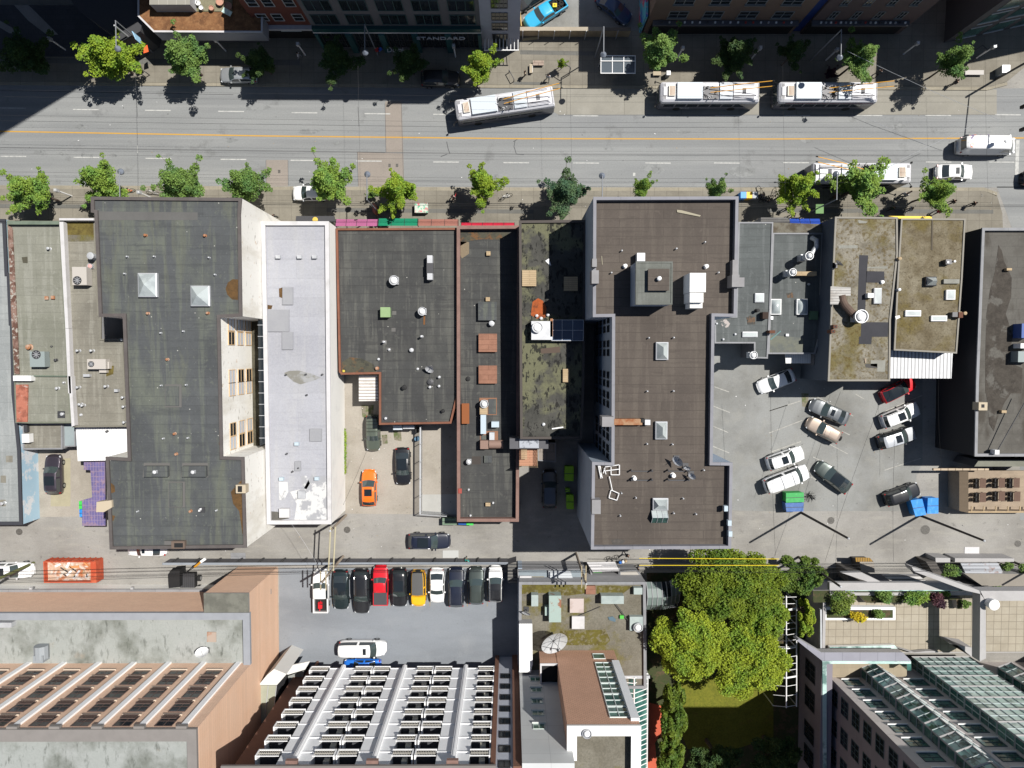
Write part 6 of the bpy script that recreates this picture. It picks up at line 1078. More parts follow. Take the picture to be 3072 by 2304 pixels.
def car(label, t, x, y, ang, L, kind, m, Wd=1.85, group=None, roof=None, sun=None, rails=False, rack=False, name=None, cat='car', z0=0.0, bed=None, hood=None, spare=False, side_glass=True):
    Hh, zb, prof, rw, ws = PR[kind]; X, Y = T(t, x, y, Hh*.55+z0); name = name or {'suv': 'parked_suv', 'van': 'van', 'tall_van': 'delivery_van', 'cab': 'pickup_truck', 'jeep': 'off_road_car'}.get(kind, 'parked_car')
    root = thing(name, label, cat, (X, Y, z0), R(ang), group=group)
    us = sorted(set([round(p[0], 4) for p in prof]+[round(prof[0][0]+(1-prof[0][0])*k/22, 4) for k in range(23)])); rings = []
    for u in us:
        z = lerp(prof, u); q = abs(2*u-1); w_ = Wd/2*(1-.05*q**3-.15*q**12 if u < .5 else 1-.09*q**4-.24*q**11); xx = (u-.5)*L
        g = max(0, min(1, (z-zb)/(Hh-zb))); zbl = min(zb, z-.03-.11*(1-g)); wr = w_*(.985-.15*g)
        P = [(w_*.9, .2), (w_*.985, .42), (w_, .62 if zbl > .7 else zbl*.85), (w_*.985, zbl-.04 if zbl > .7 else zbl), (w_*.945, zbl+.01), (wr*.97, zbl+(z-zbl)*.86), (wr*.90, z-.025*g), (wr*.55, z+.005), (0, z+.02)]
        cf = .17*max(0, min(1, (u-.45)/.15)); cr = -.13*max(0, min(1, (.38-u)/.15)); cx = lambda yy: xx+(cf+cr)*(1-(2*yy/Wd)**2)
        rings.append([(cx(yy), yy, zz) for yy, zz in P]+[(cx(yy), -yy, zz) for yy, zz in reversed(P[:-1])])
    n = len(rings[0]); meshes = {k: MB() for k in ('body', 'windshield', 'rear_window', 'side_window', 'side_window2', 'roof_panel', 'hood')}
    idx = {}
    def add(key, ids, mm):
        M_ = meshes[key]; d = idx.setdefault(key, {}); f = []
        for i, j in ids:
            if (i, j) not in d: d[(i, j)] = len(M_.v); M_.v.append(rings[i][j])
            f.append(d[(i, j)])
        M_.f.append(f); M_.fm.append(M_.mi(mm))
    for i in range(len(us)-1):
        uc = (us[i]+us[i+1])/2; zc = lerp(prof, uc); gh = zc > zb+.12
        for j in range(n-1):
            jj = j if j < 8 else n-2-j; key, mm = 'body', m
            if ws[0] <= uc <= ws[1] and jj >= 5: key, mm = ('windshield', mWinG) if jj >= 6 or kind in ('jeep', 'tall_van', 'van') else ('body', m)
            elif rw[0] <= uc <= rw[1] and jj >= 5: key, mm = ('rear_window', mWin) if jj >= 6 else ('body', m)
            elif jj == 4 and gh and side_glass and not (kind in ('tall_van',) and uc < .7):
                if abs(uc-.42) > .012 or kind == 'cab': key, mm = ('side_window' if j < 8 else 'side_window2'), mWin
            elif jj >= 6 and rw[1] < uc < ws[0] and roof: key, mm = 'roof_panel', roof
            elif jj >= 6 and uc > ws[1]+.02 and uc < .96 and hood: key, mm = 'hood', hood
            add(key, [(i, j), (i+1, j), (i+1, j+1), (i, j+1)], mm)
    k0 = list(range(n)); add('body', [(0, j) for j in reversed(k0)], m); add('body', [(len(us)-1, j) for j in k0], m)
    for k, M_ in meshes.items():
        if M_.f: M_.build('side_window' if k == 'side_window2' else k, root, world=False, smooth=True)
    for sx in (-.31, .31):
        for sy in (-1, 1):
            cx, cy = sx*L, sy*(Wd/2-.11); mb = MB(); mb.tube([(cx, cy-.11, .33), (cx, cy+.125, .33)], .34, mTyre, 14); wh = mb.build('wheel', root, world=False); mb = MB(); mb.tube([(cx, cy+sy*.1, .33), (cx, cy+sy*.14, .33)], .2, mRim, 10); mb.build('rim', wh, world=False)
    for sy in (-1, 1):
        mb = MB(); mb.box(((ws[1]-.5-.03)*L, sy*(Wd/2+.07), zb+.02), (.16, .2, .13), m); mb.build('mirror', root, world=False)
        mb = MB(); mb.box((.466*L, sy*(Wd*.37), zb-.30), (.22, .3, .13), mHead, rz=-sy*.35); mb.build('headlight', root, world=False)
        if kind != 'cab': mb = MB(); mb.box((-.487*L, sy*(Wd*.40), zb-.10), (.12, .22, .24), mTail); mb.build('taillight', root, world=False)
    if sun: mb = MB(); mb.box(((sun[0]-.5)*L, 0, lerp(prof, sun[0])+.03), (sun[1]*L, Wd*sun[2], .03), gDark); mb.build('sunroof', root, world=False)
    if rails:
        for sy in (-1, 1): mb = MB(); mb.tube([((rw[1]-.48)*L, sy*Wd*.37, Hh-.03), ((rw[1]-.44)*L, sy*Wd*.37, Hh+.05), ((ws[0]-.56)*L, sy*Wd*.37, Hh+.05), ((ws[0]-.52)*L, sy*Wd*.37, Hh-.03)], .022, mChrome if rails == 1 else mTyre, 5); mb.build('roof_rail', root, world=False)
    if rack:
        mb = MB()
        for u in (.14, .24, .34, .44): mb.tube([((u-.5)*L, -Wd*.38, Hh+.09), ((u-.5)*L, Wd*.38, Hh+.09)], .025, mTyre, 5)
        mb.build('roof_rack', root, world=False)
    if spare: mb = MB(); mb.tube([(-.5*L-.16, 0, .95), (-.5*L+.04, 0, .95)], .34, mTyre, 16); mb.build('spare_wheel', root, world=False)
    if kind == 'cab':
        mb = MB(); xb0, xb1 = -.5*L, -.16*L; w_ = Wd/2*.97
        for sy in (-1, 1): mb.bx(xb0, xb1+.02, min(sy*w_, sy*(w_-.14)), max(sy*w_, sy*(w_-.14)), .45, 1.15, m)
        mb.bx(xb0, xb0+.1, -w_+.14, w_-.14, .45, 1.14, m); mb.bx(xb0+.1, xb1+.02, -w_+.14, w_-.14, .45, .62, mTyre); mb.build('truck_bed', root, world=False)
        if bed == 'cover': mb = MB(); mb.bx(xb0+.12, xb1, -w_+.1, w_-.1, 1.15, 1.19, mat('bed_cover', (.05, .052, .06), .6)); mb.build('bed_cover', root, world=False)
        if bed == 'camper': mb = MB(); mb.prism([(xb0+.03, -w_+.05), (xb1, -w_+.05), (xb1, w_-.05), (xb0+.03, w_-.05)], 1.15, 1.7, m); mb.build('canopy', root, world=False)
        for sy in (-1, 1): mb = MB(); mb.box((xb0+.02, sy*(w_-.07), .95), (.08, .12, .28), mTail); mb.build('taillight', root, world=False)
    return root
pBlk, pWht, pSil = paint('black', (.012, .013, .016)), paint('white', (.78, .78, .78)), paint('silver', (.42, .44, .46), .5)
pGry, pDkT, pRed, pOrg = paint('graphite', (.07, .075, .08), .5), paint('dark_teal', (.02, .035, .04), .4), paint('red', (.55, .01, .02)), paint('orange', (.78, .15, .01))
pOlv, pPur, pNav, pBei = paint('olive', (.12, .14, .11), .4), paint('aubergine', (.06, .05, .065), .5), paint('navy', (.01, .014, .03)), paint('champagne', (.42, .34, .28), .5)
pDG, pYel, pBlu = paint('dark_green_grey', (.06, .075, .07), .4), paint('yellow', (.8, .42, .01)), paint('turquoise', (.02, .36, .60))
GL, GR, GW = 'cars in the grey parking lot', 'row of cars along the boundary wall', 'cars in the gravel yards'
car('silver hatchback at the shaded north kerb, near the lamp post', 'A0', 1975, 622, 180, 4.3, 'hatch', pSil, 1.78, name='parked_car')
car('black car in deep shade between the two street trees by the hotel', 'B0', 1550, 650, 0, 4.5, 'suv', pBlk)
car('white compact car with black windows half under a street tree, parked on the south pavement', 'B0', 470, 1602, 180, 4.1, 'hatch', pWht, 1.8, z0=.12)
c = car('turquoise pickup truck with old tyres in its bed in the fenced lot', 'C0', 322, 98, 212, 5.4, 'cab', pBlu, 1.9, z0=.14, cat='truck')
X, Y = c.location.x, c.location.y
for k, (dx, dy, r) in enumerate(((.95, -.35, .32), (1.0, .4, .32), (1.6, -.3, .32), (1.6, .42, .32), (2.2, -.1, .3), (2.3, .5, .3))):
    a = R(212); px_, py_ = X-dx*math.cos(a)-dy*math.sin(a)*-1, Y-dx*math.sin(a)-dy*math.cos(a); mb = MB(); mb.lathe(0, 0, [(r*.5, 0), (r, .02), (r*1.02, .1), (r, .18), (r*.5, .2), (r*.45, .1)], mTyre, 16); o = mb.build('loose_tyre'); o.location = (px_, py_, .78+.02*k); tag(o, 'old black tyre lying in the bed of the turquoise pickup truck', 'tyre', 'tyres in the pickup bed')
mb = MB(); mb.box((0, 0, .15), (.5, .45, .3), mat('yellow_plastic', (.8, .55, .02), .5)); mb.box((0, 0, .33), (.2, .08, .06), mTyre); o = mb.build('toolbox'); o.location = (X-1.2*math.cos(R(212))+.1, Y-1.2*math.sin(R(212))+.1, .98); tag(o, 'yellow toolbox on the tyres in the turquoise pickup bed', 'toolbox')
car('dark blue saloon in shade beside the mural wall', 'C0', 888, 62, 322, 4.6, 'sedan', paint('midnight_blue', (.03, .06, .13), .3), z0=.14)
car('black car cut off by the top border beside the turquoise pickup', 'C0', 205, -28, 212, 4.4, 'sedan', pBlk, z0=.14)
car('white saloon driving on the street in front of the southern trolleybus', 'D0', 1635, 1426, 0, 4.45, 'sedan', pWht, 1.85, sun=(.50, .10, .42), name='moving_car')
car('black car entering at the right border by the stop line', 'D0', 2366, 1475, 0, 4.6, 'suv', pBlk, name='moving_car')
car('dark aubergine suv parked nose-up beside the pale blue wall', 'A2', 440, 757, 90, 4.7, 'suv', pPur, 1.95, sun=(.36, .24, .62), group=GW)
car('white car mostly hidden under the edge of the tall dark roof', 'A2', 1216, 1372, 180, 4.7, 'sedan', pWht, 1.85, sun=(.52, .08, .45))
car('white suv with dark roof box at the left border of the alley', 'A2', 92, 1552, 0, 4.9, 'suv', pWht, 1.95, sun=(.32, .2, .5), rails=2)
car('old olive estate wagon with roof rack beside the black-roofed building', 'B2', 993, 412, 270, 4.3, 'suv', pOlv, 1.75, rack=True, group=GW)
car('black saloon with glass roof parked in the middle of the gravel yard', 'B2', 1240, 688, 271, 4.5, 'sedan', pBlk, 1.9, sun=(.42, .30, .6), group=GW)
car('orange hatchback with black sunroof in the gravel yard', 'B2', 960, 870, 90, 4.35, 'hatch', pOrg, 1.87, sun=(.40, .20, .5), group=GW)
car('black suv with silver roof rails driving along the alley', 'B2', 1458, 1310, 0, 5.05, 'suv', pNav, 1.98, sun=(.36, .26, .6), rails=1, name='moving_suv')
car('dark suv standing in the deep shade of the bin yard', 'C2', 356, 878, 90, 4.6, 'suv', pBlk, 1.85, roof=paint('dark_slate', (.05, .06, .08), .3), group=GW)
mBedC = 'cover'
c = car('white pickup truck with red machine in its bed, first in the row by the wall', 'B3', 558, 198, 90, 5.3, 'cab', pWht, 1.95, group=GR, cat='truck')
mb = MB(); mb.box((0, 0, .2), (.5, .8, .3), pRed); mb.tube([(-.1, -.7, .2), (.1, .6, .45)], .07, pRed, 6); mb.tube([(-.2, .2, .3), (.3, .2, .5)], .05, mTyre); o = mb.build('garden_machine'); o.location = (c.location.x-.1, c.location.y-1.75, .62); tag(o, 'red garden machine lying in the bed of the white pickup', 'machine')
car('dark teal electric car with curved glass roof, second in the row by the wall', 'B3', 727, 182, 270, 4.85, 'sedan', pDkT, 1.95, roof=gDark, group=GR)
car('long black suv with pale roof rails between the dark teal car and the red pickup', 'B3', 897, 197, 270, 5.5, 'suv', pBlk, 2.0, rails=1, group=GR)
car('red pickup truck with black bed cover in the row by the wall', 'B3', 1055, 150, 90, 4.9, 'cab', pRed, 1.9, bed='cover', group=GR, cat='truck')
car('glossy black crossover with a glass roof next to the yellow jeep-like car', 'B3', 1212, 165, 270, 4.7, 'suv', pBlk, 1.9, sun=(.40, .28, .6), group=GR)
car('yellow off-road car with grey soft top in the row by the wall', 'B3', 1368, 172, 270, 4.4, 'jeep', pYel, 1.85, roof=mat('soft_top_grey', (.09, .09, .09), .9), group=GR, spare=True)
car('white hatchback with dark rear window in the row, right of the yellow car', 'B3', 1524, 148, 270, 4.2, 'sedan', pWht, 1.85, group=GR)
car('black suv with long bright rails in the row, right of the white hatchback', 'B3', 1684, 162, 90, 4.8, 'suv', pNav, 1.95, rails=1, group=GR)
car('dark green-grey boxy suv in the row by the wall', 'B3', 1850, 150, 90, 4.5, 'suv', pDG, 1.9, rails=2, group=GR)
car('white-bonneted car with black roof, last in the row by the wall', 'B3', 2010, 136, 90, 4.3, 'suv', pWht, 1.82, roof=paint('black_roof', (.012, .013, .016)), group=GR)
car('large white box-like suv parked alone across the blue-grey lot', 'B3', 902, 672, 0, 5.7, 'van', pWht, 1.95, sun=(.58, .07, .4), name='parked_suv')
car('blue car nearly hidden under the first balconies of the tower', 'B3', 905, 818, 180, 4.5, 'sedan', paint('royal_blue', (.02, .16, .62)), 1.85)
car('white saloon nearest the slate-grey roofs in the grey parking lot', 'D1', 160, 1558, 202, 4.6, 'sedan', pWht, 1.85, group=GL)
car('red hatchback half in shade behind the ribbed zinc roof', 'D2', 1172, 52, 28, 4.4, 'hatch', pRed, 1.82, roof=gDark, group=GL)
car('graphite saloon with sunroof, topmost of the slanted pair in the grey lot', 'D2', 602, 238, 157, 4.9, 'sedan', paint('mid_grey', (.16, .17, .18), .5), 1.88, sun=(.48, .09, .42), group=GL)
car('champagne-coloured suv with spare wheel beside the graphite saloon', 'D2', 556, 388, 152, 4.3, 'suv', pBei, 1.8, spare=True, group=GL)
car('white suv with dark sunroof below the red hatchback', 'D2', 1192, 264, 22, 4.8, 'suv', pWht, 1.9, sun=(.44, .18, .5), rails=2, group=GL)
car('silver-bonneted suv with black rear, second below the red hatchback', 'D2', 1162, 452, 17, 4.7, 'suv', paint('gunmetal', (.03, .032, .036), .4), 1.88, roof=paint('bright_silver', (.5, .52, .55), .4), hood=paint('bright_silver', (.5, .52, .55), .4), sun=(.46, .16, .5), group=GL)
car('white suv next to the white cargo van in the grey lot', 'D2', 236, 622, 19, 4.6, 'suv', pWht, 1.88, sun=(.42, .16, .5), rails=2, group=GL)
c = car('white cargo van with roof bars above the green and blue bins', 'D2', 248, 795, 21, 5.6, 'van', pWht, 2.05, group=GL)
mb = MB()
for u in (-.9, .5): mb.tube([(u, -.85, 2.06), (u, .85, 2.06)], .03, mMetal, 5)
mb.build('roof_bar', c, world=False)
car('dark green-black saloon facing the white cargo van', 'D2', 632, 780, 142, 4.9, 'sedan', pDG, 1.88, roof=gDark, group=GL)
car('black suv beside the large blue bin in the grey lot', 'D2', 1206, 922, 20, 4.4, 'suv', pBlk, 1.82, rails=2, group=GL)
c = car('white delivery van with coloured lettering on its rear and side, near the corner', 'D0', 1925, 1200, 0, 6.9, 'tall_van', pWht, 2.05, name='delivery_van', cat='van')
def vtext(s, size, loc, rot, m, par, sx=1): o = text(s, size, loc, rot, m, None, 'lettering', .01, sx); o.parent = par; return o
mPu, mOr = mat('letter_purple', (.10, .02, .22), .5), mat('letter_orange', (.75, .12, .01), .5)
vtext('Fed', .55, (-2.9, .42, 2.72), (0, 0, R(-90)), mPu, c); vtext('Ex', .55, (-2.9, -.42, 2.72), (0, 0, R(-90)), mOr, c)
vtext('Fed', .8, (-.9, 1.03, 1.7), (R(90), 0, R(180)), mPu, c); vtext('Ex', .8, (-2.3, 1.03, 1.7), (R(90), 0, R(180)), mOr, c)
mb = MB(); mb.lathe(1.2, .1, [(.2, 2.68), (.2, 2.76), (.1, 2.8)], mMetal, 12); mb.build('roof_vent', c, world=False)
# black truck with a tipped dark body beside the brick building
b = thing('flatbed_truck', 'black ribbed-bed truck squeezed between the red skip and the brick stair tower', 'truck', (*T('A2', 1530, 1620, 1), 0))
mb = MB(); x0, y0 = T('A3', 1490, 45, 1.4); x1, y1 = T('A3', 1615, 165, 1.4); mb.bx(x0, x1, y1, y0, .6, 1.35, mBlack, mat('ribbed_black', (.05, .05, .055), .6, wave=(.25, (.02, .02, .02), .8, 'X'))); mb.build('truck_bed', b)
mb = MB(); mb.prism(pts('A2 1395,1590 1420,1550 1490,1545 1490,1690 1400,1700', 2.2), .5, 2.2, mBlack); mb.build('cab', b)
for x, y in ((1640, 1618), (1430, 1560), (1640, 1700)): X, Y = T('A2', x, y, .6); mb = MB(); mb.tube([(X, Y, .4), (X+.3, Y, .4)], .4, mTyre, 16); o = mb.build('wheel', b); mb = MB(); mb.tube([(X+.3, Y, .4), (X+.33, Y, .4)], .25, mRim, 10); mb.build('rim', o)
# trolleybuses
mBW = mat('bus_white', (.62, .62, .66), .45, [((.48, .47, .48), 1.2, .48, .66, .6), ((.40, .36, .33), 3, .6, .7, .5)], coat=.3); mBG = mat('bus_grey_side', (.10, .10, .12), .4, coat=.4); mBAC = mat('bus_roof_unit', (.50, .55, .60), .5); mPole = mat('pole_yellow', (.75, .38, .05), .6)
def bus(label, ang, cx, cy, stripe=None, text_=None, up=True, poles=.0):
    X, Y = W(cx, cy, 3.1); root = thing('trolleybus', label, 'bus', (X, Y, 0), R(ang), group='trolleybuses on the street'); L, Wd, Hh = 11.9, 2.45, 3.0
    out = []
    for sx, sy, r in ((1, 1, .35), (-1, 1, .2), (-1, -1, .2), (1, -1, .35)):
        for k in range(4): a = {(1, 1): 0, (-1, 1): 90, (-1, -1): 180, (1, -1): 270}[(sx, sy)]; a = R(a+30*k); out.append((sx*(L/2-r)+r*math.cos(a), sy*(Wd/2-r)+r*math.sin(a)))
    lo, mid, hi, top = out, out, inset(out, .05), inset(out, .3); mb = MB(); n = len(out); lv_ = [(lo, .3, mBG), (mid, 1.15, mBG), (mid, 2.35, mBG), (hi, 2.75, mBW), (top, Hh, mBW)]
    P0 = ccw(out)
    rs = [(ccw(p), z) for p, z, _ in lv_]
    for k in range(len(rs)-1):
        for i in range(n): j = (i+1) % n; mb.face([(*rs[k][0][i], rs[k][1]), (*rs[k][0][j], rs[k][1]), (*rs[k+1][0][j], rs[k+1][1]), (*rs[k+1][0][i], rs[k+1][1])], mBW if k >= 2 or k == 0 and False else (stripe or mBG) if k == 2 else mBG)
    mb.face([(*p, Hh) for p in rs[-1][0]], mBW); mb.build('body', root, world=False)
    for sy in (-1, 1):
        for k in range(7): x = -L/2+1.5+k*1.42; mb = MB(); mb.bx(x, x+1.2, min(sy*Wd/2, sy*(Wd/2+.02)), max(sy*Wd/2, sy*(Wd/2+.02)), 1.3, 2.25, gDark); mb.build('window', root, world=False)
    mb = MB(); mb.box((L/2-.02, 0, 1.7), (.12, 2.0, 1.3), mWinG); mb.build('windshield', root, world=False)
    for sx in (-.27, .29):
        for sy in (-1, 1): mb = MB(); mb.tube([(sx*L, sy*(Wd/2-.25), .48), (sx*L, sy*(Wd/2+.03), .48)], .48, mTyre, 16); mb.build('wheel', root, world=False)
    def rb(nm, x0, x1, y0, y1, z1, m, zz=Hh): mb = MB(); mb.bx(x0, x1, y0, y1, zz, z1, m); return mb.build(nm, root, world=False)
    rb('roof_unit', 1.0, 4.0, -.95, .95, 3.32, mBAC); rb('air_conditioner', 4.25, 5.0, -.6, .6, 3.25, mat('unit_cream', (.62, .58, .5), .6)); rb('roof_hatch', 5.15, 5.6, -.5, .5, 3.1, mBW)
    rb('roof_unit', -.95, .85, -.55, .95, 3.12, mMetalD); rb('battery_box', -2.6, -1.1, -.95, .95, 3.2, mBAC); rb('battery_box', -5.2, -2.75, -.95, .95, 3.14, mBW)
    mb = MB()
    for y in (-.85, -.7, .7, .85, .55): mb.tube([(-5.3, y, 3.22), (-1.2, y, 3.22)], .03, mBW if y != .55 else mMetalD, 4)
    for x in (-4.2, -4.05, -3.9): mb.bx(x, x+.07, -.35, .35, 3.2, 3.23, mMetalD)
    mb.build('roof_rack', root, world=False); mb = MB()
    for x in (4.35, 4.5, 4.65, 4.8): mb.bx(x, x+.05, -.55, .55, 3.25, 3.28, mRust)
    for x in (5.3, 5.42, 5.54): mb.bx(x, x+.05, -.9, .9, 3.0, 3.04, mMetalD)
    mb.build('roof_louvre', root, world=False); mb = MB()
    random.seed(3)
    for k in range(14): x, y = random.uniform(-.9, .8), random.uniform(-.6, .9); mb.tube([(x, y, 3.15), (x+random.uniform(-.5, .5), y+random.uniform(-.4, .4), 3.35)], .05, random.choice([mMetalD, mMetal, mBlack, mWhiteP]), 5)
    mb.build('pole_base', root, world=False)
    for sy in (-1, 1):
        zt_ = 5.5 if up else 3.5; mb = MB(); mb.tube([(.1, sy*.25, 3.35), (-3.0, sy*.30+poles*.5, (3.35+zt_)/2), (-6.6, sy*.30+poles, zt_)], .045, mPole, 5); mb.tube([(-6.5, sy*.3+poles, zt_-.02), (-6.75, sy*.3+poles, zt_+.05)], .07, mBlack, 5); mb.build('trolley_pole', root, world=False)
    for sy in (-1, 1): mb = MB(); mb.tube([(L/2-.1, sy*1.1, 2.5), (L/2+.45, sy*1.45, 2.1)], .05, mBlack, 5); mb.box((L/2+.45, sy*1.45, 1.95), (.12, .2, .35), mBlack); mb.build('mirror', root, world=False)
    if text_: o = text(text_, .5, (2.6, 1.26, .95), (R(90), 0, R(180)), mSign, None, 'lettering', .01); o.parent = root
    if stripe: mb = MB(); mb.bx(-5.6, 5.0, 1.215, 1.24, 2.4, 2.5, stripe); mb.bx(-5.6, 5.0, -1.24, -1.215, 2.4, 2.5, stripe); mb.build('stripe', root, world=False)
    return root
bus('white-roofed trolleybus pulling out at an angle from the north kerb', 188.3, 1514, 306, poles=-.1)
bus('white-roofed trolleybus at the north kerb with short white wording on its side', 180, 2132, 273, text_='Sprud')
bus('white-roofed trolleybus with a dark red stripe, nearest the corner on the north side', 180, 2488, 273, stripe=mat('maroon_stripe', (.18, .02, .06), .5))
bus('white-roofed trolleybus on the south side, half under the street trees', 0, 2590, 517, poles=.9)
# ================================================================== trees
def leafm(n, c, a=.35, tr=.25): 
    m = mat(n, c, .6, [((c[0]*.55, c[1]*.78, c[2]*1.1), .55, .46, .6, .8)], island=a, spec=.25); p = m.node_tree.nodes['Principled BSDF']; nt_ = m.node_tree
    t = nt_.nodes.new('ShaderNodeBsdfTranslucent'); mx = nt_.nodes.new('ShaderNodeMixShader'); mx.inputs[0].default_value = tr; out = nt_.nodes['Material Output']
    src = p.inputs['Base Color'].links[0].from_socket; nt_.links.new(src, t.inputs[0]); nt_.links.new(p.outputs[0], mx.inputs[1]); nt_.links.new(t.outputs[0], mx.inputs[2]); nt_.links.new(mx.outputs[0], out.inputs[0]); return m
lfG = leafm('leaf_fresh_green', (.21, .31, .05)); lfB = leafm('leaf_bright_lime', (.25, .34, .03)); lfD = leafm('leaf_mid_green', (.15, .24, .055)); lfS = leafm('leaf_deep_green', (.06, .10, .025)); lfY = leafm('leaf_yellow_green', (.28, .345, .03)); lfP = leafm('leaf_purple', (.09, .035, .045)); lfYe = leafm('leaf_golden', (.55, .42, .02)); lfC = leafm('leaf_cypress', (.12, .17, .02)); lfBlue = leafm('leaf_blue_green', (.085, .14, .06))  # lfS has shade put into its colour, for trees standing in shadow
mBark = mat('bark', (.13, .10, .08), .95, [((.08, .06, .05), 3, .4, .6, .7)])
def leafcloud(blobs, n, size, m, seed, name, parent, flat=.5):
    """blobs: (x,y,z,rx,ry,rz); leaves fill a shell of each blob"""
    rnd = random.Random(seed); mb = MB(); k = mb.mi(m); wts = [b[3]*b[4]+b[4]*b[5] for b in blobs]; tot = sum(wts)
    for b_, wt in zip(blobs, wts):
        for _ in range(int(n*wt/tot)):
            th = rnd.uniform(0, 2*math.pi); u = rnd.uniform(-.55, 1); s_ = math.sqrt(1-u*u); rr = rnd.uniform(.45, 1.08)
            c = Vector((b_[0]+b_[3]*rr*s_*math.cos(th), b_[1]+b_[4]*rr*s_*math.sin(th), b_[2]+b_[5]*rr*u))
            nn = Vector((rnd.gauss(0, flat), rnd.gauss(0, flat), 1)).normalized(); a = nn.cross(Vector((rnd.gauss(0, 1), rnd.gauss(0, 1), rnd.gauss(0, 1)))).normalized(); d = nn.cross(a); sz = size*rnd.uniform(.6, 1.25)
            base = len(mb.v); mb.v += [tuple(c-a*sz*.55), tuple(c+d*sz*.34+nn*sz*.05), tuple(c+a*sz*.55), tuple(c-d*sz*.34+nn*sz*.05)]; mb.f.append([base, base+1, base+2, base+3]); mb.fm.append(k)
    return mb.build(name, parent, world=False)
def street_tree(seed, r, h, m, n=8200, spikes=10, leaf=.195):
    rnd = random.Random(seed); blobs = []; mb = MB(); mb.tube([(0, 0, 0), (.05, .03, h*.3), (0, 0, h*.55)], .13, mBark, 7, .07)
    for k in range(spikes):
        a = 2*math.pi*(k+rnd.uniform(-.3, .3))/spikes; ln = r*rnd.choice((.55, .75, .95, 1.3)); zt_ = h*rnd.uniform(.55, .85); p0 = Vector((0, 0, h*rnd.uniform(.3, .5))); p1 = Vector((ln*math.cos(a), ln*math.sin(a), zt_)); mb.tube([tuple(p0), tuple((p0+p1)/2+Vector((0, 0, .2))), tuple(p1)], .05, mBark, 5, .015)
        for q in range(4): t_ = .35+.2*q+rnd.uniform(-.05, .05); c = p0.lerp(p1, t_); s_ = r*(.32-.068*q)*rnd.uniform(.7, 1.25); blobs.append((c.x+rnd.uniform(-.2, .2), c.y+rnd.uniform(-.2, .2), c.z+.15, s_, s_, s_*.8))
    for q in range(3): blobs.append((rnd.uniform(-.3, .3), rnd.uniform(-.3, .3), h*(.72+.1*q), r*(.42-.08*q), r*(.42-.08*q), r*.35))
    t = bpy.data.objects.new('street_tree', None); COL.objects.link(t); mb.build('trunk', t, world=False); leafcloud(blobs, n, leaf, m, seed, 'crown', t); return t
protos = {}
def place_tree(label, px, py, r, m, seed, h=8.2, zc=5.6, group='street trees', rot=None, z0=.12, name='street_tree', cat='tree'):
    key = (m.name, seed % 5); X, Y = W(px, py, zc)
    if key not in protos: protos[key] = street_tree(seed % 5+11, 2.4, 8.2, m); t = protos[key]; first = True
    else:
        t = dup(protos[key], (0, 0, 0))
    t.location = (X, Y, z0); t.rotation_euler = (0, 0, rot if rot is not None else seed*1.3); s_ = r/2.4; t.scale = (s_, s_, h/8.2); t.name = name; t['label'] = label; t['category'] = cat; t['group'] = group; return t
D = 3072/2212
for i, (x, y, r, m, lb) in enumerate([
    (62, 412, 2.5, lfG, 'street tree at the left border, north of the green-grey roof'), (212, 391, 2.3, lfG, 'street tree by the lamp post north of the tall dark roof'),
    (388, 392, 2.3, lfD, 'street tree with a long shoot above the middle of the tall dark roof'), (527, 395, 2.2, lfD, 'street tree north of the cream side wall'), (706, 393, 2.5, lfG, 'street tree shading the white compact car'),
    (858, 408, 2.2, lfB, 'bright street tree above the pink and green awnings'), (1044, 397, 2.0, lfB, 'spiky bright street tree above the scarlet awning'), (1224, 412, 2.3, lfBlue, 'blue-green street tree north of the lichen-covered roof'),
    (1389, 403, 1.2, lfG, 'small street tree peeping over the tall brown roof, left one'), (1549, 409, 1.2, lfD, 'small street tree peeping over the tall brown roof, right one'), (1724, 402, 2.1, lfB, 'street tree at the tail of the southern trolleybus'), (1868, 400, 2.9, lfG, 'large street tree covering the southern trolleybus'), (2028, 414, 1.9, lfG, 'street tree south of the white saloon on the street')]):
    place_tree(lb, x*D, y*D, r*1.18, m, i*3+1)
for i, (x, y, r, m, lb) in enumerate([
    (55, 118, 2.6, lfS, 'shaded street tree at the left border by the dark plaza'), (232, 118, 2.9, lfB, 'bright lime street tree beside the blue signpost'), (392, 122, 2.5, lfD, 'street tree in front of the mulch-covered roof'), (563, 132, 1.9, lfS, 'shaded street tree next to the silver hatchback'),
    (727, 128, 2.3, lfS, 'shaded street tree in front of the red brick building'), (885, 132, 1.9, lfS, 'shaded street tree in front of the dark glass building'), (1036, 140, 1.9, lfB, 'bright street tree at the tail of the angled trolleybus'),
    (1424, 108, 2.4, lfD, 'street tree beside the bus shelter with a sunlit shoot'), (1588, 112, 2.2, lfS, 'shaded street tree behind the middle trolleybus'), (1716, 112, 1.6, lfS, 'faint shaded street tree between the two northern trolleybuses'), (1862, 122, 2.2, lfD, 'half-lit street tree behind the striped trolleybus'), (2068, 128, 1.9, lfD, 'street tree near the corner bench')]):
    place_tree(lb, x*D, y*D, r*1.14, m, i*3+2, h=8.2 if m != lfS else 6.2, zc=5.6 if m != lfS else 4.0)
place_tree('tiny sapling on the pavement beside the stone planter bench', *(TX['C0'[0]]+458*TK, 530*TK), .62, lfB, 5, h=3.0, zc=1.8)
for (t, x, y, r, m, lb) in (('D0', 610, 610, .8, lfP, 'small flowering shrub behind the striped trolleybus'), ('B0', 1000, 1605, .7, lfD, 'small shrub beside a lamp post on the south pavement')):
    place_tree(lb, TX[t[0]]+x*TK, y*TK, r, m, 7, h=2.2, zc=1.3, group='pavement shrubs', name='shrub', cat='shrub')
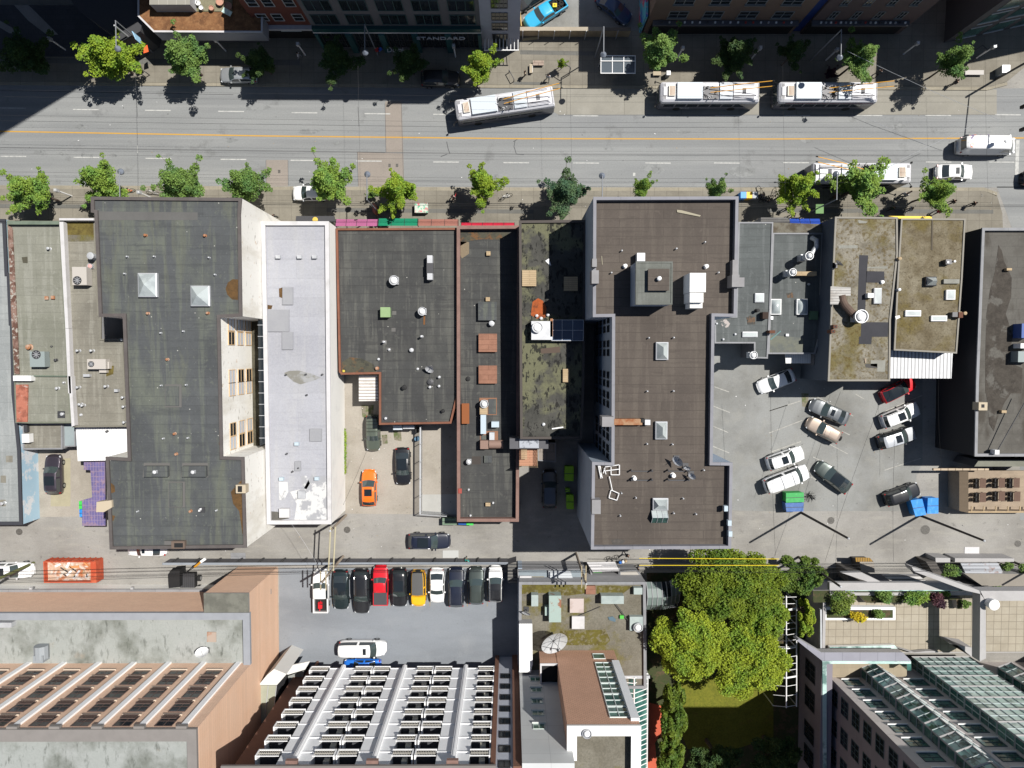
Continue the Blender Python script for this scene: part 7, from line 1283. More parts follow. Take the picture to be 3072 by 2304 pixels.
# garden trees
def big_tree(label, cx, cy, zc, rx, ry, rz, m, seed, n=9000, name='garden_tree', lumps=20, leaf=.25, group='garden trees', spread=.86):
    X, Y = W(cx, cy, zc); t = thing(name, label, 'tree', (X, Y, 0), group=group); rnd = random.Random(seed); blobs = []; mb = MB()
    mb.tube([(0, 0, 0), (.1, .1, zc*.5), (0, 0, zc)], .28, mBark, 8, .12)
    lumps = int(lumps*2.2)
    for k in range(lumps):
        a = 2.4*k+rnd.uniform(-.3, .3); q = math.sqrt((k+.5)/lumps)*spread; c = Vector((rx*q*math.cos(a), ry*q*math.sin(a), rz*.55*(1-q*q)+rnd.uniform(-.9, .7))); s_ = rnd.uniform(.15, .27)
        blobs.append((c.x, c.y, c.z+zc, rx*s_, ry*s_, rz*s_*1.3)); mb.tube([(0, 0, zc*.5), tuple(Vector((c.x*.5, c.y*.5, zc*.85))), (c.x, c.y, c.z+zc)], .08, mBark, 5, .02)
    mb.build('trunk', t, world=False); leafcloud(blobs, int(n*1.9), leaf, m, seed, 'crown', t, .6); return t
big_tree('rounded green tree filling the middle of the garden canopy', 2270, 1855, 6.0, 3.6, 3.4, 2.8, leafm('leaf_garden_lime', (.20, .27, .025)), 14, 7000, lumps=16)
big_tree('large deep-green garden tree nearest the yellow cables', 2190, 1745, 6.5, 6.4, 4.4, 3.6, leafm('leaf_garden_green', (.17, .225, .022)), 1, 17000, lumps=26)
big_tree('yellow-green maple beside the gravel-roofed building', 2065, 1925, 6.5, 4.3, 4.6, 3.2, lfY, 2, 12000)
big_tree('yellow-green maple overhanging the lawn', 2240, 1975, 6.5, 4.9, 4.6, 3.2, lfY, 3, 13000)
big_tree('mid-green tree touching the steel pergola top', 2400, 1722, 5.5, 3.0, 2.6, 2.6, leafm('leaf_garden_mid', (.12, .18, .03)), 4, 6000, lumps=12)
big_tree('slim yellow-green tree east of the steel pergola', 2412, 1850, 4.0, 1.0, 2.6, 2.0, lfY, 5, 2600, lumps=9)
big_tree('feathery conifer at the edge of the red path, the taller one', 2020, 2140, 4.5, 1.5, 4.4, 2.2, lfC, 6, 5200, lumps=18, name='conifer', leaf=.42)
big_tree('feathery conifer at the foot of the tall glass lean-to', 2010, 2265, 4.5, 1.7, 2.6, 2.2, lfC, 8, 3600, lumps=14, name='conifer', leaf=.42)
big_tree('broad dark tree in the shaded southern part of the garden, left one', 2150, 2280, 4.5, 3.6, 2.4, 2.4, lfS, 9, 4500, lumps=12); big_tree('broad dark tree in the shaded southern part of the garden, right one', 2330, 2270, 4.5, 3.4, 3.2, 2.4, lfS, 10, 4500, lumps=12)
GT = 'shrubs in the terrace planters'
for (x, y, rx, ry, m, lb, s_) in ((690, 262, 1.5, 1.75, leafm('leaf_terrace_lime', (.17, .23, .04)), 'tall lime-green shrub at the end of the terrace planter', 21), (1040, 235, 1.1, 1.1, lfD, 'rounded mid-green shrub between the lime shrub and the broad one', 22), (1315, 230, 1.45, 1.15, lfG, 'broad green shrub in the middle of the terrace planter', 23), (1495, 270, .95, 1.05, lfP, 'purple-leaved shrub at the edge of the terrace planter', 24),
                          (835, 400, 1.2, .6, lfYe, 'golden-yellow shrub in the white-rimmed planter', 25), (990, 378, .85, .5, lfD, 'clipped dark green shrub beside the golden one', 26), (1745, 305, .6, .5, lfD, 'small round shrub beside the concrete frame beam', 27), (1560, 215, .7, .45, lfG, 'low green shrub right of the purple one', 28)):
    X, Y = T('D3', x, y, 5.4 if y < 310 else 4.9); t = thing('terrace_shrub', lb, 'shrub', (X, Y, 4.3), group=GT); rnd = random.Random(s_); hz = min(rx, ry)
    leafcloud([(rnd.uniform(-.5, .5)*rx, rnd.uniform(-.5, .5)*ry, .3+hz*.5+rnd.uniform(0, .5), rx*.55, ry*.55, hz*.6) for _ in range(9)], int(900*rx*ry)+500, .2, m, s_, 'foliage', t); mb = MB(); mb.tube([(0, 0, 0), (.05, 0, hz*.6)], .06, mBark); mb.build('stem', t, world=False)
for (t_, x, y, rx, ry, lb, s_) in (('D2', 1630, 1555, 1.25, .95, 'dark green shrub leaning over the concrete stair walls', 31), ('D2', 2080, 1520, .7, .55, 'small green shrub beside the flaking pale roof', 32), ('D2', 2215, 1540, .9, .9, 'green shrub cut by the right border', 33), ('D3', 1990, 160, .6, .3, 'thin shrub on the upper right terrace edge', 34)):
    X, Y = T(t_, x, y, 2.8); t = thing('shrub', lb, 'shrub', (X, Y, 1.4), group='shrubs by the concrete stairs'); rnd = random.Random(s_); leafcloud([(rnd.uniform(-.5, .5)*rx, rnd.uniform(-.5, .5)*ry, .8+rnd.uniform(0, .6), rx*.5, ry*.5, .5) for _ in range(9)], 1300, .2, lfD, s_, 'foliage', t); mb = MB(); mb.tube([(0, 0, -1.2), (.05, 0, .9)], .06, mBark); mb.build('stem', t, world=False)
# weeds along walls
mb_pts = [(T('B2', 752, 400+30*k, .2)) for k in range(12)]
o = leafcloud([(x, y, .25, .35, .45, .25) for x, y in mb_pts], 1500, .14, lfB, 41, 'wall_weeds', None); o['kind'] = 'stuff'; o['label'] = 'green weeds growing along the foot of the white wall'
# ================================================================== street furniture
def lamp(label, head, base, hz=8.0, z0=.12):
    hx, hy = W(*head, hz); bx_, by_ = base; t = thing('street_lamp', label, 'street lamp', (bx_, by_, z0), group='street lamps with a globe head'); mb = MB(); mb.tube([(bx_, by_, z0), (bx_, by_, hz+.35)], .09, mat('lamp_pole_grey', (.20, .21, .23), .6), 8, .06); mb.build('pole', t)
    mb = MB(); mb.tube([(bx_, by_, hz+.3), (hx, hy, hz+.3)], .06, mat('lamp_pole_grey', (.20, .21, .23), .6), 6); mb.build('arm', t); mb = MB(); mb.lathe(hx, hy, [(.1, hz-.35), (.3, hz-.25), (.36, hz), (.33, hz+.1), (.15, hz+.3), (.05, hz+.4)], mat('lamp_globe', (.16, .18, .22), .3, coat=.4), 16); mb.build('lamp_head', t)
for lb, hd, dy in (('street lamp rising through the bright lime tree', (353, 146), 2.9), ('street lamp in front of the dark glass building', (1096, 157), 2.9), ('street lamp beside the bus shelter roof', (1810, 164), 2.9), ('street lamp behind the striped trolleybus', (2519, 172), 2.9),
                   ('street lamp north of the tall dark roof', (362, 515), -2.9), ('street lamp next to the white compact car', (1102, 523), -2.9), ('street lamp north of the tall brown roof', (1806, 527), -2.9), ('street lamp over the southern trolleybus', (2508, 522), -2.9)):
    hx, hy = W(*hd, 8.0); lamp(lb, hd, (hx, hy+dy))
def post(label, t, x, y, x2, y2, h, r=.09, name='traffic_signal', cat='signal', m=None, arm=None):
    X, Y = T(t, x, y, h); o = thing(name, label, cat, (X, Y, .12), group='pale posts along the kerb'); mb = MB(); mb.tube([(X, Y, .12), (X, Y, h)], r, m or mWhiteP, 8); mb.build('pole', o); mb = MB(); mb.box((X, Y, h-.3), (.35, .35, .6), mMetal); mb.build('cap', o)
    if arm: mb = MB(); mb.tube([(X, Y, h*.75), (*arm, h*.75)], .05, mMetal); mb.build('arm', o)
for lb, t, x, y in (('pale kerbside post near the left border', 'A0', 400, 315), ('pale kerbside post below the mulch-covered roof', 'A0', 1782, 325), ('pale kerbside post in the shade of the red brick building', 'B0', 365, 360), ('pale kerbside post behind the black car in shade', 'B0', 1660, 375), ('pale kerbside post right of the bus shelter', 'C0', 1465, 392), ('pale kerbside post in the shade of the beige brick building', 'C0', 2110, 390), ('pale kerbside post left of the striped trolleybus lamp', 'D0', 670, 405), ('pale kerbside post behind the half-lit tree', 'D0', 1338, 352), ('pale kerbside post at the corner bench', 'D0', 1975, 380),
                    ('pale kerbside post left of the tall dark roof', 'A0', 455, 1575), ('pale kerbside post above the tall dark roof', 'A0', 1145, 1592)): post(lb, t, x, y, 0, 0, 3.4)
def frame(lb, s, h=2.6, group='overhead sign frames on the pavement'):
    P = pts(s, h); t = thing('metal_stand', lb, 'frame', (*P[0], .12), group=group); mb = MB()
    for p in (P[0], P[-1]): mb.tube([(*p, .12), (*p, h)], .06, mMetalD)
    mb.build('post', t); mb = MB()
    for i in range(len(P)-1): mb.tube([(*P[i], h), (*P[i+1], h)], .05, mMetalD, 5)
    mb.build('bar', t)
frame('dark metal frame at the corner bench', 'D0 1775,435 1870,375 1910,412 1820,480'); frame('dark metal frame left of the silver hatchback', 'A0 1150,560 1210,600', 1.0); frame('dark metal frame on the sunny pavement west of the sapling', 'C0 20,580 60,655', 1.0); frame('dark metal frame on the sunny pavement east of the sapling', 'C0 440,500 530,560', 2.4)
# big blue sign gantry
t = thing('sign_gantry', 'tall signpost with a pale blue panel and orange flag beside the lime tree', 'sign', (*T('A0', 1225, 440, .12), .12)); X, Y = t.location.x, t.location.y
mb = MB(); mb.tube([(X, Y, .12), (X, Y, 7.5)], .14, mMetal, 8, .09); mb.build('pole', t); mb = MB(); a = T('A0', 1080, 245, 6.5); c_ = T('A0', 1160, 355, 5.2); mb.prism([(a[0], a[1]), (a[0]+.15, a[1]-.1), (c_[0]+.1, c_[1]-.1), (c_[0], c_[1])], 4.6, 6.2, mat('sign_pale_cyan', (.35, .58, .78), .5)); mb.build('panel', t); mb = MB(); p = T('A0', 1205, 405, 3.0); mb.prism([(p[0]-.25, p[1]-.5), (p[0]+.35, p[1]-.3), (p[0]+.2, p[1]+.5), (p[0]-.2, p[1]+.2)], 2.9, 2.94, mat('orange_flag', (.8, .12, .03), .7)); mb.build('flag', t)
# bus shelter
t = thing('bus_shelter', 'glass-roofed bus shelter on the north pavement beside the parking lot', 'bus shelter', (*T('C0', 925, 540, 2.5), .12)); x0, y0 = T('C0', 782, 465, 2.6); x1, y1 = T('C0', 1065, 610, 2.6)
mb = MB(); mb.bx(x0, x1, y1, y0, 2.52, 2.58, mat('shelter_glass', (.10, .12, .14), .1, alpha=.85)); mb.build('roof_glass', t); mb = MB()
for k in range(4): x = x0+(x1-x0)*k/3; mb.bx(x-.04, x+.04, y1, y0, 2.59, 2.66, mWhiteP)
for y in (y0, y1, y0-(y0-y1)*.3): mb.bx(x0-.05, x1+.05, y-.04, y+.04, 2.66, 2.72, mWhiteP)
mb.build('roof_frame', t); mb = MB()
for x in (x0, x1): mb.tube([(x, y0-.3, .12), (x, y0-.3, 2.5)], .05, mMetal)
mb.bx(x0, x1, y0-.32, y0-.28, .5, 2.2, gDark); mb.build('back_panel', t); mb = MB(); mb.bx(x0+.5, x1-.5, y0-.9, y0-.5, .5, .58, mMetalD); mb.bx(x0+.6, x0+.7, y0-.8, y0-.6, .12, .5, mMetalD); mb.bx(x1-.7, x1-.6, y0-.8, y0-.6, .12, .5, mMetalD); mb.build('seat', t)
# benches and stone planters
def bench(lb, t_, x, y, x2, y2, m=None):
    X, Y, dx, dy = hwpx(t_, x, y, x2, y2, .55); t = thing('street_bench', lb, 'bench', (X, Y, .12), group='pale street benches'); mb = MB(); mb.box((X, Y, .52), (dx, dy, .1), m or mat('bench_pink_stone', A(190, 170, 155), .8, brick=(.9, 9, .05, A(130, 110, 100), .7)) ); mb.build('seat', t); mb = MB(); mb.box((X-dx*.38, Y, .3), (.18, dy*.8, .34), mMetal); mb.box((X+dx*.38, Y, .3), (.18, dy*.8, .34), mMetal); mb.build('leg', t)
bench('pinkish bench on the sunny pavement left of the sapling', 'C0', 218, 502, 308, 542); bench('pale short bench standing crosswise by the pinkish one', 'C0', 190, 530, 214, 605, mat('bench_cream', A(205, 190, 165), .8)); bench('pale bench right of the bus shelter', 'C0', 1215, 592, 1280, 625, mat('bench_cream', A(205, 190, 165), .8)); bench('white and orange news bench at the corner', 'D0', 1725, 582, 1878, 620, mat('bench_white', A(225, 220, 215), .8))
def boxy(name, lb, cat, t_, x, y, x2, y2, h, m, z0=.12, parts=None, rz=0, group=None):
    X, Y, dx, dy = hwpx(t_, x, y, x2, y2, z0+h); t = thing(name, lb, cat, (X, Y, z0), group=group); mb = MB(); mb.box((X, Y, z0+h/2-.03), (dx, dy, h-.06), m, rz); mb.build('body', t); mb = MB(); mb.box((X, Y, z0+h-.03), (dx+.06, dy+.06, .06), parts or mMetal, rz); mb.build('lid', t); return t
boxy('utility_cabinet', 'grey-green utility cabinet near the corner', 'cabinet', 'D0', 2035, 540, 2095, 600, 1.3, mat('cab_grey', (.3, .32, .33), .6)); boxy('utility_cabinet', 'small grey cabinet on the pavement right of the bus shelter', 'cabinet', 'C0', 1330, 588, 1358, 620, 1.0, mat('cab_grey', (.3, .32, .33), .6))
t = thing('newspaper_boxes', 'blue, yellow and white newspaper boxes at the corner of the tall brown roof', 'newspaper boxes', (*T('C0', 1990, 1615, 1), .12)); X, Y, dx, dy = hwpx('C0', 1940, 1592, 2085, 1645, 1.2)
for k, m in enumerate((mat('box_blue', (.05, .28, .75), .5), mat('box_yellow', (.85, .48, .01), .5), mat('box_grey_white', (.3, .32, .36), .5))): mb = MB(); mb.box((X-dx/3+dx*k/3, Y, .7), (dx/3-.03, dy, 1.1), m); mb.build('box', t)
boxy('market_table', 'small stall table covered with a pink and green cloth above the green awning', 'table', 'B1', 1340, 82, 1445, 158, .9, mat('cloth_floral', (.45, .5, .42), .8), parts=mat('cloth_floral_top', (.50, .55, .48), .8, [((.6, .15, .18), 3, .55, .58, 1), ((.1, .4, .25), 3.5, .56, .59, 1)]))
boxy('banner', 'green banner hanging above the pavement near the blue awning', 'banner', 'D1', 488, 92, 548, 165, .2, mat('banner_green', (.14, .26, .10), .8), z0=3.2, parts=mat('banner_green', (.14, .26, .10), .8))
P = pts('D1 1085,188 1448,190 1450,210 1192,210 1170,245 1168,200', 4.2); mb = MB(); mb.prism(P, 4.0, 4.2, mat('sign_yellow', (.85, .60, .05), .6)); tag(rebase(mb.build('shop_fascia'), (*centre(P), 4.0)), 'thin yellow shop fascia along the front of the mossy roofs', 'sign')
P = pts('B1 355,188 670,188 680,235 350,235', 3.6); t = thing('shop_canopy', 'dark grey canopy with a small golden emblem in front of the pale lilac roof', 'canopy', (*centre(P), .12)); mb = MB(); mb.prism(P, 3.4, 3.6, mat('canopy_dark_grey', (.055, .055, .06), .8)); mb.build('roof_sheet', t); X, Y = T('B1', 508, 215, 3.9); mb = MB(); mb.lathe(X, Y, [(.32, 3.6), (.32, 3.66), (.12, 3.68)], mat('emblem_gold', (.6, .42, .08), .5), 20); mb.build('emblem', t)
P = pts('B1 985,85 1000,80 1018,130 1010,160 990,155', 2.0); mb = MB(); mb.prism(P, .12, 2.0, mat('coral_panel', (.55, .18, .13), .7)); tag(rebase(mb.build('sign_board'), (*centre(P), .12)), 'coral sign board under the tree above the pink awning', 'sign')
# bins
def bin_(lb, t_, s, z, m, lid=None, group='waste bins', slope=.15):
    P = ccw(pts(s, z)); c = centre(P); t = thing('waste_bin', lb, 'bin', (c[0], c[1], 0), group=group); mb = MB(); mb.prism([(c[0]+(x-c[0])*.93, c[1]+(y-c[1])*.93) for x, y in P], .1, z-.1, m); mb.build('container', t); mb = MB(); mb.prism(P, z-.1, z, lid or m); a, b_ = Vector(P[0]), Vector(P[1]); q = [(Vector(P[0])+Vector(P[3]))/2, (Vector(P[1])+Vector(P[2]))/2] if len(P) > 3 else [a, b_]; mb.bar(q[0], q[1], .06, z, z+.04, mMetalD); mb.build('lid', t)
mLime, mGrn, mBl, mBl2 = mat('bin_lime', (.25, .50, .02), .6), mat('bin_green', (.04, .32, .08), .6, [((.1, .4, .14), 2, .5, .65, .6)]), mat('bin_blue', (.02, .22, .62), .5, [((.1, .35, .7), 2, .52, .65, .6)]), mat('bin_navy', (.06, .13, .33), .6, [((.12, .2, .4), 2, .5, .65, .6)])
bin_('green-lidded waste bin above the navy one in the grey lot', 'D2', 'D2 238,910 385,905 388,985 238,990', 1.5, mGrn); bin_('navy waste bin directly below the green-lidded one', 'D2', 'D2 232,993 386,990 382,1062 242,1066', 1.5, mBl2)
bin_('tilted large blue waste bin beside the black suv', 'D2', 'D2 1272,970 1368,958 1402,1090 1312,1105', 1.5, mBl); bin_('upright blue waste bin right of the tilted one', 'D2', 'D2 1415,952 1502,950 1502,1080 1408,1082', 1.5, mBl)
bin_('lime waste bin, upper one in the shaded yard', 'C2', 'C2 482,688 557,688 555,812 480,808', 1.4, mLime); bin_('lime waste bin, lower one in the shaded yard', 'C2', 'C2 495,925 555,925 557,1045 497,1042', 1.4, mLime); bin_('small lime waste bin between the two large ones', 'C2', 'C2 488,875 526,875 526,902 488,902', 1.1, mLime)
bin_('green waste bin beside the purple tiled canopy', 'A2', 'A2 655,978 680,978 680,1042 655,1042', 1.1, mat('bin_bright_green', (.05, .5, .08), .6)); bin_('blue waste bin beside the purple tiled canopy', 'A2', 'A2 657,1046 682,1046 682,1108 660,1108', 1.1, mBl)
bin_('blue waste bin at the rear wall of the brick-edged shop', 'B2', 'B2 1700,1130 1765,1130 1765,1176 1700,1172', 1.2, mat('bin_deep_blue', (.01, .08, .3), .6)); bin_('green waste bin at the rear wall of the brick-edged shop', 'B2', 'B2 1768,1130 1825,1130 1825,1178 1768,1176', 1.2, mat('bin_bright_green', (.05, .5, .08), .6)); bin_('dull green low bin by the wire fence gate', 'B2', 'B2 1568,1118 1685,1122 1688,1175 1568,1175', 1.1, mat('bin_sage', (.14, .2, .14), .7))
# red skip
P = pts('A2 358,1500 425,1455 858,1455 855,1600 800,1655 362,1655', 1.6); x0, y0 = T('A2', 358, 1478, 1.7); x1, y1 = T('A2', 800, 1655, 1.7); t = thing('skip_container', 'open red skip full of pale rubble and timber beside the alley', 'skip', ((x0+x1)/2, (y0+y1)/2, 0)); mS = mat('skip_red', (.42, .07, .03), .6, [((.55, .16, .08), .9, .5, .65, .6)])
mb = MB(); w_ = .12; mb.bx(x0, x1, y0-w_, y0, .1, 1.7, mS); mb.bx(x0, x1, y1, y1+w_, .1, 1.7, mS); mb.bx(x0, x0+w_, y1+w_, y0-w_, .1, 1.7, mS); mb.bx(x1-.7, x1, y1+w_, y0-w_, .1, 1.7, mS); mb.build('container', t)
mb = MB()
for k in range(10): x = x0+.2+(x1-x0-.4)*k/9; mb.bx(x-.05, x+.05, y0, y0+.1, .15, 1.6, mS)
mb.build('rib', t)
mb = MB(); mb.bx(x0+w_, x1-.7, y1+w_, y0-w_, .3, 1.05, mat('rubble_fill', A(230, 200, 175), .95, [(A(205, 120, 70), .7, .46, .56, .9), (A(240, 235, 225), 1.4, .5, .6, .9)], grain=.2)); mb.build('rubble', t)
rnd = random.Random(5)
for k in range(14):
    x, y = rnd.uniform(x0+.6, x1-1.3), rnd.uniform(y1+.5, y0-.4); mb = MB(); mb.box((x, y, 1.12), (rnd.uniform(.3, 1.4), rnd.uniform(.08, .3), .12), rnd.choice([mWhiteP, mTanP, mMetalD, cWhite, mat('rubble_orange', (.55, .25, .1), .8)]), rz=rnd.uniform(0, 3)); mb.build('debris', t)
# patio deck
P = pts('D2 1762,728 2300,728 2300,1072 1760,1072', 1.2); t = thing('patio_deck', 'timber patio deck with low walls holding tables and chairs', 'deck', (*centre(P), 0)); mb = MB(); mb.prism(P, .6, .9, mWood); mb.build('floor', t)
mb = MB(); P2 = pts('D2 1688,735 1764,735 1764,1080 1688,1062', 2.6); mb.prism(P2, 0, 2.3, mWood, top=mat('board_weathered', A(120, 105, 88), .9, brick=(9, .16, .02, A(90, 78, 64), .6), grain=.1)); mb.build('side_wall', t)
mb = MB(); a = T('D2', 1750, 1068, 2.0); c_ = T('D2', 2300, 1072, 2.0); mb.bx(a[0], c_[0], a[1]-.1, a[1]+.1, 0, 2.0, mWood, mTanP)
for k in range(9): x = a[0]+.4+1.5*k; mb.bx(x, x+.12, a[1]+.1, a[1]+.7, 1.85, 1.95, mTanP)
mb.build('front_rail', t); mb = MB(); a = T('D2', 1462, 700, 2.6); c_ = T('D2', 1925, 728, 2.6); mb.bx(a[0], c_[0], a[1]-.35, a[1]-.1, 2.3, 2.5, mTanP, mat('trellis_pale', A(215, 195, 170), .8, brick=(.9, 9, .06, A(120, 100, 80), .8))); mb.build('trellis_beam', t)
def patio_set(lb, x, y, flip):
    X, Y = T('D2', x, y, 1.6); t = thing('patio_table', 'brown patio table '+lb, 'table', (X, Y, .9), group='patio tables on the deck'); mb = MB(); mb.box((X, Y, 1.62), (.75, 1.2, .05), mat('table_brown', A(125, 98, 84), .8, brick=(1.6, .12, .02, A(80, 60, 50), .7))); mb.build('table_top', t); mb = MB()
    for sx in (-.3, .3):
        for sy in (-.5, .5): mb.box((X+sx, Y+sy, 1.25), (.05, .05, .7), mMetalD)
    mb.build('leg', t)
    for k, (sx, sy) in enumerate(((-.78, .3), (-.78, -.32))):
        cx, cy = X+sx, Y+sy; c = thing('patio_chair', 'black mesh patio chair, '+('upper' if sy > 0 else 'lower')+' one at the table '+lb, 'chair', (cx, cy, .9), group='patio chairs on the deck'); mb = MB(); mb.box((cx, cy, 1.33), (.45, .45, .04), mBlack); mb.build('seat', c); mb = MB(); mb.box((cx-.22, cy, 1.6), (.04, .42, .45), mBlack); mb.build('backrest', c)
        mb = MB()
        for ax in (-.2, .2):
            for ay in (-.2, .2): mb.tube([(cx+ax, cy+ay, .9), (cx+ax, cy+ay, 1.55)], .018, mBlack, 4)
        mb.tube([(cx-.2, cy-.22, 1.55), (cx+.2, cy-.22, 1.55)], .02, mBlack, 4); mb.tube([(cx-.2, cy+.22, 1.55), (cx+.2, cy+.22, 1.55)], .02, mBlack, 4); mb.build('leg', c)
for lb, x, y in (('nearest the plain side wall, upper row', 1870, 828), ('in the middle of the upper row', 2028, 825), ('third along the upper row', 2150, 825), ('nearest the plain side wall, lower row', 1870, 945), ('in the middle of the lower row', 2028, 935), ('third along the lower row', 2155, 938)): patio_set(lb, x, y, 0)
# ================================================================== alley poles, wires, fence
def upole(lb, t_, bx_, by_, h, r=.16, cross=(), m=None):
    X, Y = T(t_, bx_, by_, 0); t = thing('utility_pole', lb, 'utility pole', (X, Y, 0), group='utility poles along the alley'); mb = MB(); mb.tube([(X, Y, 0), (X, Y, h)], r, m or mat('pole_dark_wood', (.075, .06, .05), .9), 10, r*.75); mb.build('pole', t)
    for z, ln, d in cross: mb = MB(); mb.box((X+d, Y, z), (.12, ln, .14), mat('crossarm_wood', (.32, .27, .18), .9)); mb.build('crossarm', t)
    mb = MB(); mb.lathe(X, Y, [(r*.8, h), (r*.8, h+.08), (.05, h+.14)], mMetal, 8); mb.build('pole_cap', t); return X, Y
upole('dark utility pole by the green and navy bins', 'D2', 362, 1072, 12.6); upole('dark utility pole by the tilted blue bin', 'D2', 1348, 1095, 12.2)
mPW = mat('pole_pale_wood', (.30, .25, .20), .9); upole('timber pole at the corner of the pale lilac roof under the twin beams', 'B2', 768, 1095, 7.9, .17, (), mPW); upole('timber pole by the white pickup at the far end of the twin beams', 'B2', 745, 1435, 10.6, .17, ((9.6, 2.2, -.3), (9.6, 2.2, .3)), mPW)
t = thing('twin_beam', 'pair of long timber beams spanning the alley between two poles', 'beam', (*T('B2', 640, 1380, 7.8), 7.6)); mb = MB()
for dx in (0, 40): mb.tube([(*T('B2', 640+dx, 1190, 7.8), 7.75), (*T('B2', 622+dx, 1560, 7.8), 7.75)], .09, mat('beam_pale_wood', (.42, .38, .26), .9), 6)
mb.build('beam', t); upole('timber utility pole south of the tall brown roof', 'C2', 575, 1410, 12.0, .16, ((9.5, 2.6, -.25), (9.5, 2.6, .25), (11.0, 1.8, 0)), mPW); upole('mossy utility pole leaning over the white suv at the left border', 'A2', 280, 1490, 11, .2, (), mat('pole_mossy', (.12, .13, .05), .95)); upole('dark utility pole beside the concrete stairs', 'D2', 340, 1440, 11.5); upole('dark utility pole at the right end of the alley', 'D2', 2120, 1480, 9.5)
t = thing('signal_pole', 'yellow-sleeved pole with a white lamp by the black truck', 'pole', (*T('A2', 1500, 1600, 0), 0)); X, Y = t.location.x, t.location.y; a = T('A2', 1605, 1530, 4.5); c_ = T('A2', 1665, 1480, 5.2); mb = MB(); mb.tube([(X, Y, 0), (*a, 4.2)], .05, mMetalD); mb.tube([(*a, 4.2), (*c_, 5.0)], .13, mat('sleeve_orange', (.75, .35, .02), .6), 8); mb.build('pole', t); mb = MB(); mb.box((c_[0]+.25, c_[1]+.15, 5.1), (.7, .3, .15), mWhiteP, rz=.6); mb.build('lamp_head', t)
def wire(lb, P, r=.022, m=None, group='overhead wires', sag=.3):
    mb = MB()
    for (a, b_) in zip(P[:-1], P[1:]):
        pp = []
        for k in range(9): u = k/8; q = Vector(a).lerp(Vector(b_), u); q.z -= sag*4*u*(1-u); pp.append(tuple(q))
        mb.tube(pp, r, m or mBlack, 4)
    o = mb.build('overhead_wire'); rebase(o, P[0]); tag(o, lb, 'wire', group)
def wp(t_, x, y, z): return (*T(t_, x, y, z), z)
k = 0
for i, (y0, y1, y2) in enumerate(((268, 290, 290), (289, 306, 306), (344, 368, 365), (361, 383, 380), (443, 464, 470), (460, 480, 484), (514, 536, 534), (528, 549, 546))):
    a, b_, c_ = (*W(-80, y0, 5.7), 5.7), (*W(1536, y1, 5.7), 5.7), (*W(3150, y2, 5.7), 5.7); wire('thin dark trolley wire running the length of the street', [a, b_, c_], .010, mMetalD, group='trolley wires along the street', sag=.05)
for lb, x in (('thin span wire crossing the street by the lime tree', 409), ('thin span wire crossing the street right of the dark glass building', 1077), ('thin span wire crossing the street near the sapling', 1713), ('thin span wire crossing the street at the striped trolleybus', 2352), ('thin span wire crossing the street near the corner', 2960)):
    wire(lb, [(*W(x-4, 185, 6.2), 6.2), (*W(x+4, 580, 6.2), 6.2)], .010, mMetalD, sag=.1)
for lb, s in (('pale guy wire slanting over the north pavement by the half-lit tree', ((2541, 153, 7), (2790, 270, 6.5), (3000, 360, 6))), ('thin diagonal wire crossing the eastern lanes', ((2590, 350, 6), (2780, 435, 6))), ('thin diagonal wire towards the corner junction', ((2700, 480, 6), (2930, 370, 6)))): wire(lb, [(*W(x, y, z), z) for x, y, z in s], .02, mMetal, sag=.05)
for i, (ya, yb, z) in enumerate(((1688, 1695, 9.2), (1699, 1704, 9.2), (1712, 1714, 9.0), (1722, 1719, 10.5))):
    wire('dark cable in the bundle along the south side of the alley', [(*W(-60, ya+30, z), z), (*W(1000, yb, z), z), (*W(1730, yb-2, z), z), (*W(2460, yb, z), z), (*W(3150, yb-6, z), z)], .022, mBlack, group='cables along the alley')
for lb, y in (('yellow-sleeved cable over the large garden tree, upper one', 1452), ('yellow-sleeved cable over the large garden tree, lower one', 1505)): wire(lb, [wp('C2', 1100, y+(5 if y > 1500 else 0), 9.5), wp('D2', 180, y+5, 9.5)], .035, mat('cable_yellow', (.8, .6, .03), .6), sag=0)
for i, (ya, z) in enumerate(((609, 8), (614, 8))): wire('thin cable along the south pavement in front of the shops', [(*W(-60, ya-6, z), z), (*W(1500, ya+2, z), z), (*W(3150, ya+6, z), z)], .02, mBlack, group='cables along the south pavement')
for lb, s in (('cable slanting over the grey lot towards the ribbed zinc roof', ('D2', 560, 1480, 'D2', 1085, -20)), ('cable slanting over the left part of the grey lot', ('D2', 150, 1430, 'D2', 110, 60)), ('cable over the middle of the grey lot towards the mossy roof', ('D2', 400, 900, 'D2', 690, 70)), ('cable dropping past the pole by the tilted bin', ('D2', 1130, 1480, 'D2', 1145, 400)), ('cable across the east walkway beside the large grey roof', ('D2', 1530, 700, 'D2', 1505, -60)), ('pale drop wire from the timber pole to the pale lilac roof', ('B2', 320, 1170, 'B2', 560, 1560)), ('cable over the gravel yard beside the orange hatchback', ('B2', 745, 1010, 'B2', 940, 560))): wire(lb, [wp(s[0], s[1], s[2], 7), wp(s[3], s[4], s[5], 7)], .014, mBlack if 'pale' not in lb else mMetal)
